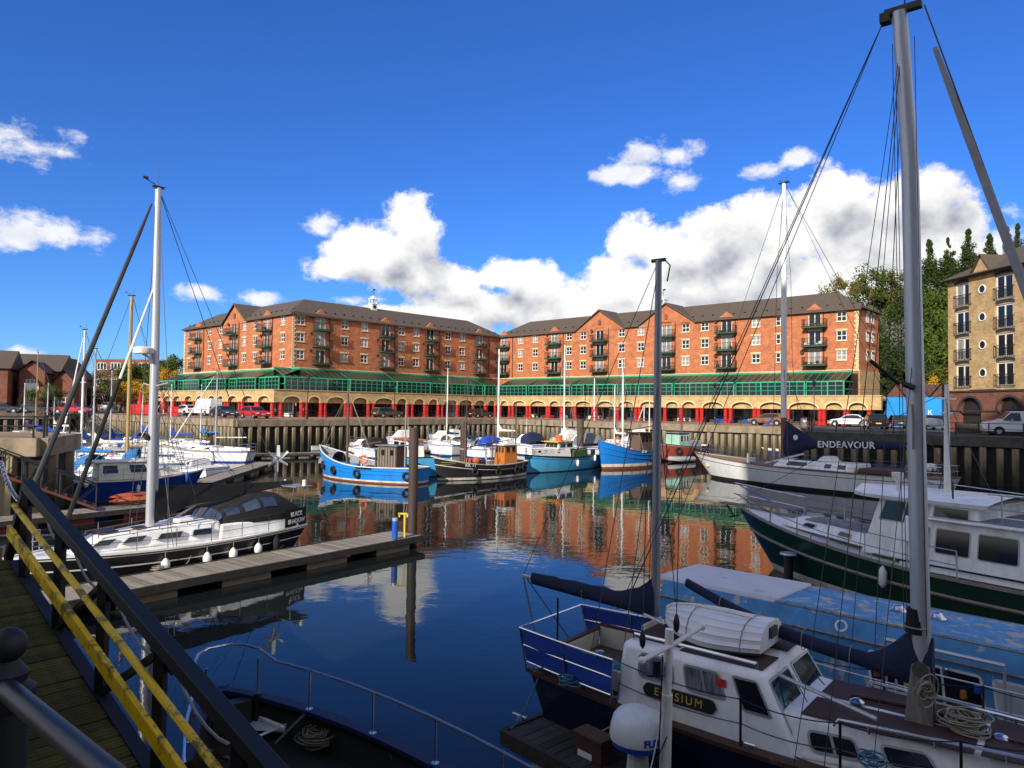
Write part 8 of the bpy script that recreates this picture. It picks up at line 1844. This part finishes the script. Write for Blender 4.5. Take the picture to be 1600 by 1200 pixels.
# ------------------------------------------------------------------ cars and vans
def wheel_mesh(r_=.32):
    return MB().lathe([(r_*.55,-.09),(r_,-.08),(r_,.08),(r_*.55,.09)], 16, T=Matrix.Rotation(R(90),4,'X')).mesh('wheel', rubber), MB().lathe([(.03,-.10),(r_*.58,-.1),(r_*.58,.1),(.03,.10)], 10, T=Matrix.Rotation(R(90),4,'X')).mesh('rim', alloy)
whl = wheel_mesh()
def car(name, label, cat, pos, rz, col, kind='hatch', L=4.1, W_=1.75, H=1.45, group='parked cars on the quays'):
    t = thing(name, label, cat, pos, rz, group); pm = M('car_paint_%s' % label.split()[0], col, .18, .1, var=.03, coat=.6) if True else 0
    h = L/2
    if kind == 'van': body = [(-h,.3),(-h,H*.55),(-h+.02,H),(h*.28,H),(h*.55,H*.66),(h*.92,H*.56),(h,H*.42),(h,.3)]; gl = [(h*.05,H*.62),(h*.06,H*.93),(h*.30,H*.93),(h*.54,H*.66),(h*.50,H*.62)]
    elif kind == 'box': body = [(-h,.3),(-h,H),(h*.35,H),(h*.45,H*.75),(h*.62,H*.5),(h*.95,H*.42),(h,.5),(h,.3)]; gl = [(h*.42,H*.48),(h*.42,H*.72),(h*.48,H*.72),(h*.6,H*.5),(h*.58,H*.48)]
    elif kind == 'sedan': body = [(-h,.32),(-h,H*.62),(-h*.72,H*.68),(-h*.45,H*.97),(-h*.15,H),(h*.15,H*.95),(h*.42,H*.66),(h*.85,H*.56),(h,H*.42),(h,.3)]; gl = [(-h*.66,H*.66),(-h*.42,H*.92),(-h*.14,H*.95),(h*.14,H*.9),(h*.38,H*.66)]
    elif kind == 'suv': body = [(-h,.35),(-h,H*.6),(-h*.9,H*.92),(-h*.75,H),(h*.1,H),(h*.38,H*.66),(h*.88,H*.58),(h,H*.42),(h,.35)]; gl = [(-h*.88,H*.62),(-h*.80,H*.90),(-h*.7,H*.94),(h*.08,H*.94),(h*.34,H*.64)]
    else: body = [(-h,.32),(-h*.99,H*.58),(-h*.9,H*.68),(-h*.72,H*.97),(-h*.2,H),(h*.12,H*.95),(h*.45,H*.64),(h*.88,H*.54),(h,H*.4),(h,.3)]; gl = [(-h*.84,H*.64),(-h*.66,H*.91),(-h*.2,H*.95),(h*.1,H*.9),(h*.40,H*.63)]
    m = MB(); nB = len(body); yb = W_/2
    def yy(z): return yb*(1 if z < H*.62 else 1-.22*(z-H*.62)/(H*.38))
    m.add([(x,-yy(z),z) for x,z in body]+[(x,yy(z),z) for x,z in body], [tuple(range(nB)), tuple(range(nB,2*nB))[::-1]]+[(i,i+nB,(i+1)%nB+nB,(i+1)%nB) for i in range(nB)])
    m.build('body', pm, t, bevel=.05, smooth=True)
    for s_ in (1,-1):
        g = MB(); g.add([(x, s_*(yy(z)+.012), z) for x,z in gl], [tuple(range(len(gl)))]); g.build('side_window', glass, t)
    fs, rs = [(x,z) for x,z in body if z >= H*.6 and x > 0], None
    def slope(x0,z0,x1,z1,nm):
        g = MB(); g.add([(x0+(x1-x0)*.1,-yy(z0)*.86,z0+(z1-z0)*.1),(x0+(x1-x0)*.1,yy(z0)*.86,z0+(z1-z0)*.1),(x0+(x1-x0)*.9,yy(z1)*.9,z0+(z1-z0)*.9),(x0+(x1-x0)*.9,-yy(z1)*.9,z0+(z1-z0)*.9)], [(0,1,2,3)])
        off = V((z1-z0, 0, -(x1-x0))).normalized()*.015; off = off if (off.x > 0) == (nm == 'windscreen') else -off; g.v = [tuple(V(p)+off) for p in g.v]; g.build(nm, glass, t)
    idx = {'van': ((3,4),(1,2)), 'box': ((3,4),(0,1)), 'sedan': ((5,6),(2,3)), 'suv': ((4,5),(1,2)), 'hatch': ((5,6),(2,3))}[kind]
    a, b = body[idx[0][0]], body[idx[0][1]]; slope(b[0],b[1],a[0],a[1],'windscreen')
    if kind not in ('van','box'): a, b = body[idx[1][0]], body[idx[1][1]]; slope(a[0],a[1],b[0],b[1],'rear_window')
    for x in (-h*.62, h*.64):
        for s_ in (1,-1):
            o = put('wheel', whl[0], t, Matrix.Translation((x, s_*(yb-.07), .32))); put('rim', whl[1], o)
            MB().lathe([(.39,-.02),(.39,.02)], 16, T=Matrix.Translation((x, s_*(yb+.0), .34)) @ Matrix.Rotation(R(90),4,'X')).build('wheel_arch', black, t)
    for s_ in (1,-1):
        MB().box((h-.02, s_*yb*.72, H*.44),(.08,.35,.12)).build('headlight', plastic, t); MB().box((-h+.01, s_*yb*.8, H*.5),(.08,.22,.2)).build('tail_light', M('red_lens', (.4,.01,.01), .3), t)
        MB().box((h*.3, s_*(yb+.07), H*.64),(.12,.14,.1)).build('wing_mirror', pm, t)
    MB().box((-h-.01,0,.62),(.02,.5,.11)).build('number_plate', M('plate_yellow', (.6,.42,.04), .5), t); MB().box((h+.01,0,.5),(.02,.5,.11)).build('number_plate', plastic, t); MB().box((0,0,.34),(L*.98,W_*.99,.1)).build('sill', black, t)
    return t
def cp_(px, y): p = D(px, 650, y); return (p.x, p.y, QZ+.006)
car('parked_car', 'white hatchback at the left end of the parked row', 'car', cp_(290,99), ua+math.pi+.1, (.75,.75,.75), 'hatch', 4.2)
car('parked_van', 'tall white box van parked left of the dark grey saloon', 'van', cp_(322,97.5), ua+math.pi, (.76,.76,.77), 'box', 6.0, 2.0, 2.3, 'parked vans')
car('parked_car', 'dark grey saloon parked between the white van and the red hatchback', 'car', cp_(350,89), ua, (.03,.04,.06), 'sedan', 4.6)
car('parked_car', 'red hatchback parked at the quay corner', 'car', cp_(398,84.5), ua, (.50,.012,.012), 'hatch', 4.2)
car('parked_car', 'olive green estate car parked under the arches of the left wing', 'car', cp_(605,103), va, (.05,.06,.04), 'suv', 4.4)
car('parked_car', 'copper brown hatchback parked on the right promenade', 'car', cp_(1201,84), ua+math.pi, (.22,.085,.04), 'hatch', 4.3)
car('parked_car', 'white saloon behind the railing on the right', 'car', cp_(1328,82), ua+math.pi+.15, (.76,.77,.78), 'sedan', 4.5)
car('parked_car', 'black estate car seen from behind near the end of the arcade', 'car', cp_(1367,73), 1.25, (.012,.012,.014), 'suv', 4.5, 1.85, 1.55)
car('parked_car', 'shiny black hatchback with yellow plate in front of the blue workshop', 'car', cp_(1452,73), 1.35, (.01,.01,.012), 'suv', 4.4, 1.8, 1.5)
car('parked_car', 'dark grey car mostly hidden by the big mast', 'car', cp_(1403,77), 1.2, (.04,.042,.045), 'suv', 4.4)
car('panel_van', 'white panel van with black bumper on the right quay', 'van', cp_(1592,57.5), math.pi-.35, (.76,.77,.80), 'van', 5.0, 1.95, 1.95, 'parked vans')
car('parked_car', 'dark red car at the left edge beyond the jetty', 'car', cp_(6,97), .3, (.35,.01,.01), 'sedan', 4.3)
car('parked_car', 'red coupe parked by the brick houses', 'car', cp_(112,99.5), .1, (.48,.012,.012), 'sedan', 4.6)
car('parked_car', 'dark hatchback parked left of the red coupe', 'car', cp_(60,99), .25, (.03,.03,.035), 'hatch', 4.2)
car('parked_car', 'silver car on the ramp beyond the yellow tree', 'car', (D(171,650,150).x, 150, QZ+.01), 1.6, (.4,.42,.45), 'hatch', 4.2)
car('parked_car', 'maroon car higher up the ramp', 'car', (D(168,650,165).x, 165, QZ+.01), 1.6, (.2,.02,.03), 'hatch', 4.2)
car('parked_car', 'black car in the shadow of the inner corner arches', 'car', cp_(750,113), va, (.015,.015,.018), 'hatch', 4.2)

# café barrier with closed red parasols, planters, bins
redc = M('red_canvas', (.60,.015,.012), .7, var=.1)
for px, lab in ((218,'closed red parasol left in front of the arcade end'),(255,'closed red parasol right of the alloy mast')):
    t = thing('closed_parasol', lab, 'parasol', cp_(px, 100), 0, 'closed red parasols'); MB().tube([(0,0,0),(0,0,3.4)], .04, 6).build('pole', white, t); MB().lathe([(.30,.9),(.34,1.1),(.22,1.9),(.12,2.9),(.03,3.3)], 9).build('canopy', redc, t); MB().lathe([(.35,0),(.35,.1),(.1,.12)], 10).build('base', dconc, t)
t = thing('windbreak', 'red café windbreak screens in front of the arcade end', 'windbreak', cp_(196, 98), ua+.1)
for i in range(5): MB().box((1.0+i*1.75,0,.75),(1.6,.05,1.3)).build('screen', redc, t); MB().tube([(.15+i*1.75,0,0),(.15+i*1.75,0,1.5)], .04, 5).build('post', black, t)
t = thing('windbreak', 'short red café windbreak beside the white hatchback', 'windbreak', cp_(262, 97), ua)
for i in range(2): MB().box((1.0+i*1.75,0,.6),(1.6,.05,1.1)).build('screen', redc, t); MB().tube([(.15+i*1.75,0,0),(.15+i*1.75,0,1.3)], .04, 5).build('post', black, t)
t = thing('litter_bin', 'grey litter bin beside the lamp post on the right promenade', 'litter bin', cp_(1256, 79)); MB().box((0,0,.5),(.5,.5,1.0)).build('body', greyc, t, bevel=.03); MB().box((0,0,1.05),(.56,.56,.1)).build('lid', black, t); MB().box((0,-.26,.6),(.3,.02,.3)).build('notice', plastic, t)
t = thing('planter_box', 'concrete block beside the arched base of the beige house', 'block', cp_(1511, 64), -.3); MB().box((0,0,.4),(1.8,.5,.8)).build('body', dconc, t, bevel=.04)

# ------------------------------------------------------------------ two walkers on the promenade
def person(loc, rz, label, top, legs, stride=.28):
    t = thing('person', label, 'person', loc, rz)
    J = [((0,0,.98),.15),((0,0,1.15),.14),((0,0,1.38),.17),((0,0,1.50),.07),((0,0,1.58),.06),
         ((stride*.45,.09,.52),.08),((stride,.09,.09),.05),((stride+.16,.09,.04),.04),((-stride*.25,-.09,.52),.08),((-stride,-.09,.12),.05),((-stride+.12,-.09,.03),.04),
         ((0,.20,1.42),.07),((-.12,.25,1.14),.05),((.02,.26,.90),.035),((0,-.20,1.42),.07),((.10,-.25,1.14),.05),((.26,-.24,.94),.035)]
    E_ = [(0,1),(1,2),(2,3),(3,4),(0,5),(5,6),(6,7),(0,8),(8,9),(9,10),(2,11),(11,12),(12,13),(2,14),(14,15),(15,16)]
    me = bpy.data.meshes.new('body'); me.from_pydata([j[0] for j in J], E_, []); o = put('body', me, t); me.materials.append(top)
    sk = o.modifiers.new('skin', 'SKIN'); 
    for i, sv in enumerate(me.skin_vertices[0].data): sv.radius = (J[i][1], J[i][1]*1.05); sv.use_root = (i == 0)
    ss_ = o.modifiers.new('sub', 'SUBSURF'); ss_.levels = 1; ss_.render_levels = 1
    MB().sphere((0.01,0,1.68), .105, 12, sc=(1,.85,1.2)).build('head', M('skin', (.45,.27,.19), .6), t, smooth=True); MB().sphere((-.015,0,1.72), .112, 12, sc=(1,.9,1.05)).build('hair', M('dark_hair', (.03,.02,.015), .8), t, smooth=True)
    MB().tube([(.0,.07,.96),(stride*.45,.09,.52),(stride,.09,.12)], [.13,.095,.07], 8).tube([(.0,-.07,.96),(-stride*.25,-.09,.52),(-stride,-.09,.15)], [.13,.095,.07], 8).build('trousers', legs, t, smooth=True)
person(cp_(987, 99.5), ua, 'person in a dark jacket and blue jeans walking along the right promenade', M('dark_jacket', (.02,.025,.04), .8), M('jeans', (.03,.06,.14), .8))
person(cp_(893, 106.5), ua+math.pi, 'person in grey walking by the arches nearer the inner corner', M('grey_jacket', (.12,.12,.13), .8), M('black_trousers', (.015,.015,.018), .8), .2)

# overhanging mooring lines
line(E.w(E.g(.02,-1,.05)), V((.05,10.85,.58)), 'blue mooring line from the stern of Elysium to the pontoon cleat', .12, .014, brope)
line(E.w(E.g(.24,-1,.02)), V((1.0,10.6,.52)), 'pale mooring line down the side of Elysium', .03, .012, rope)
line(E.w(E.g(.62,-1,.02)), V((3.1,8.1,.52)), 'blue and white spring line amidships on Elysium', .05, .012, brope)
line(K.w(K.g(.98,1,.05)), V((-12.4,16.6,.5)), 'bow line of Black Shadow running to the pontoon', .15)
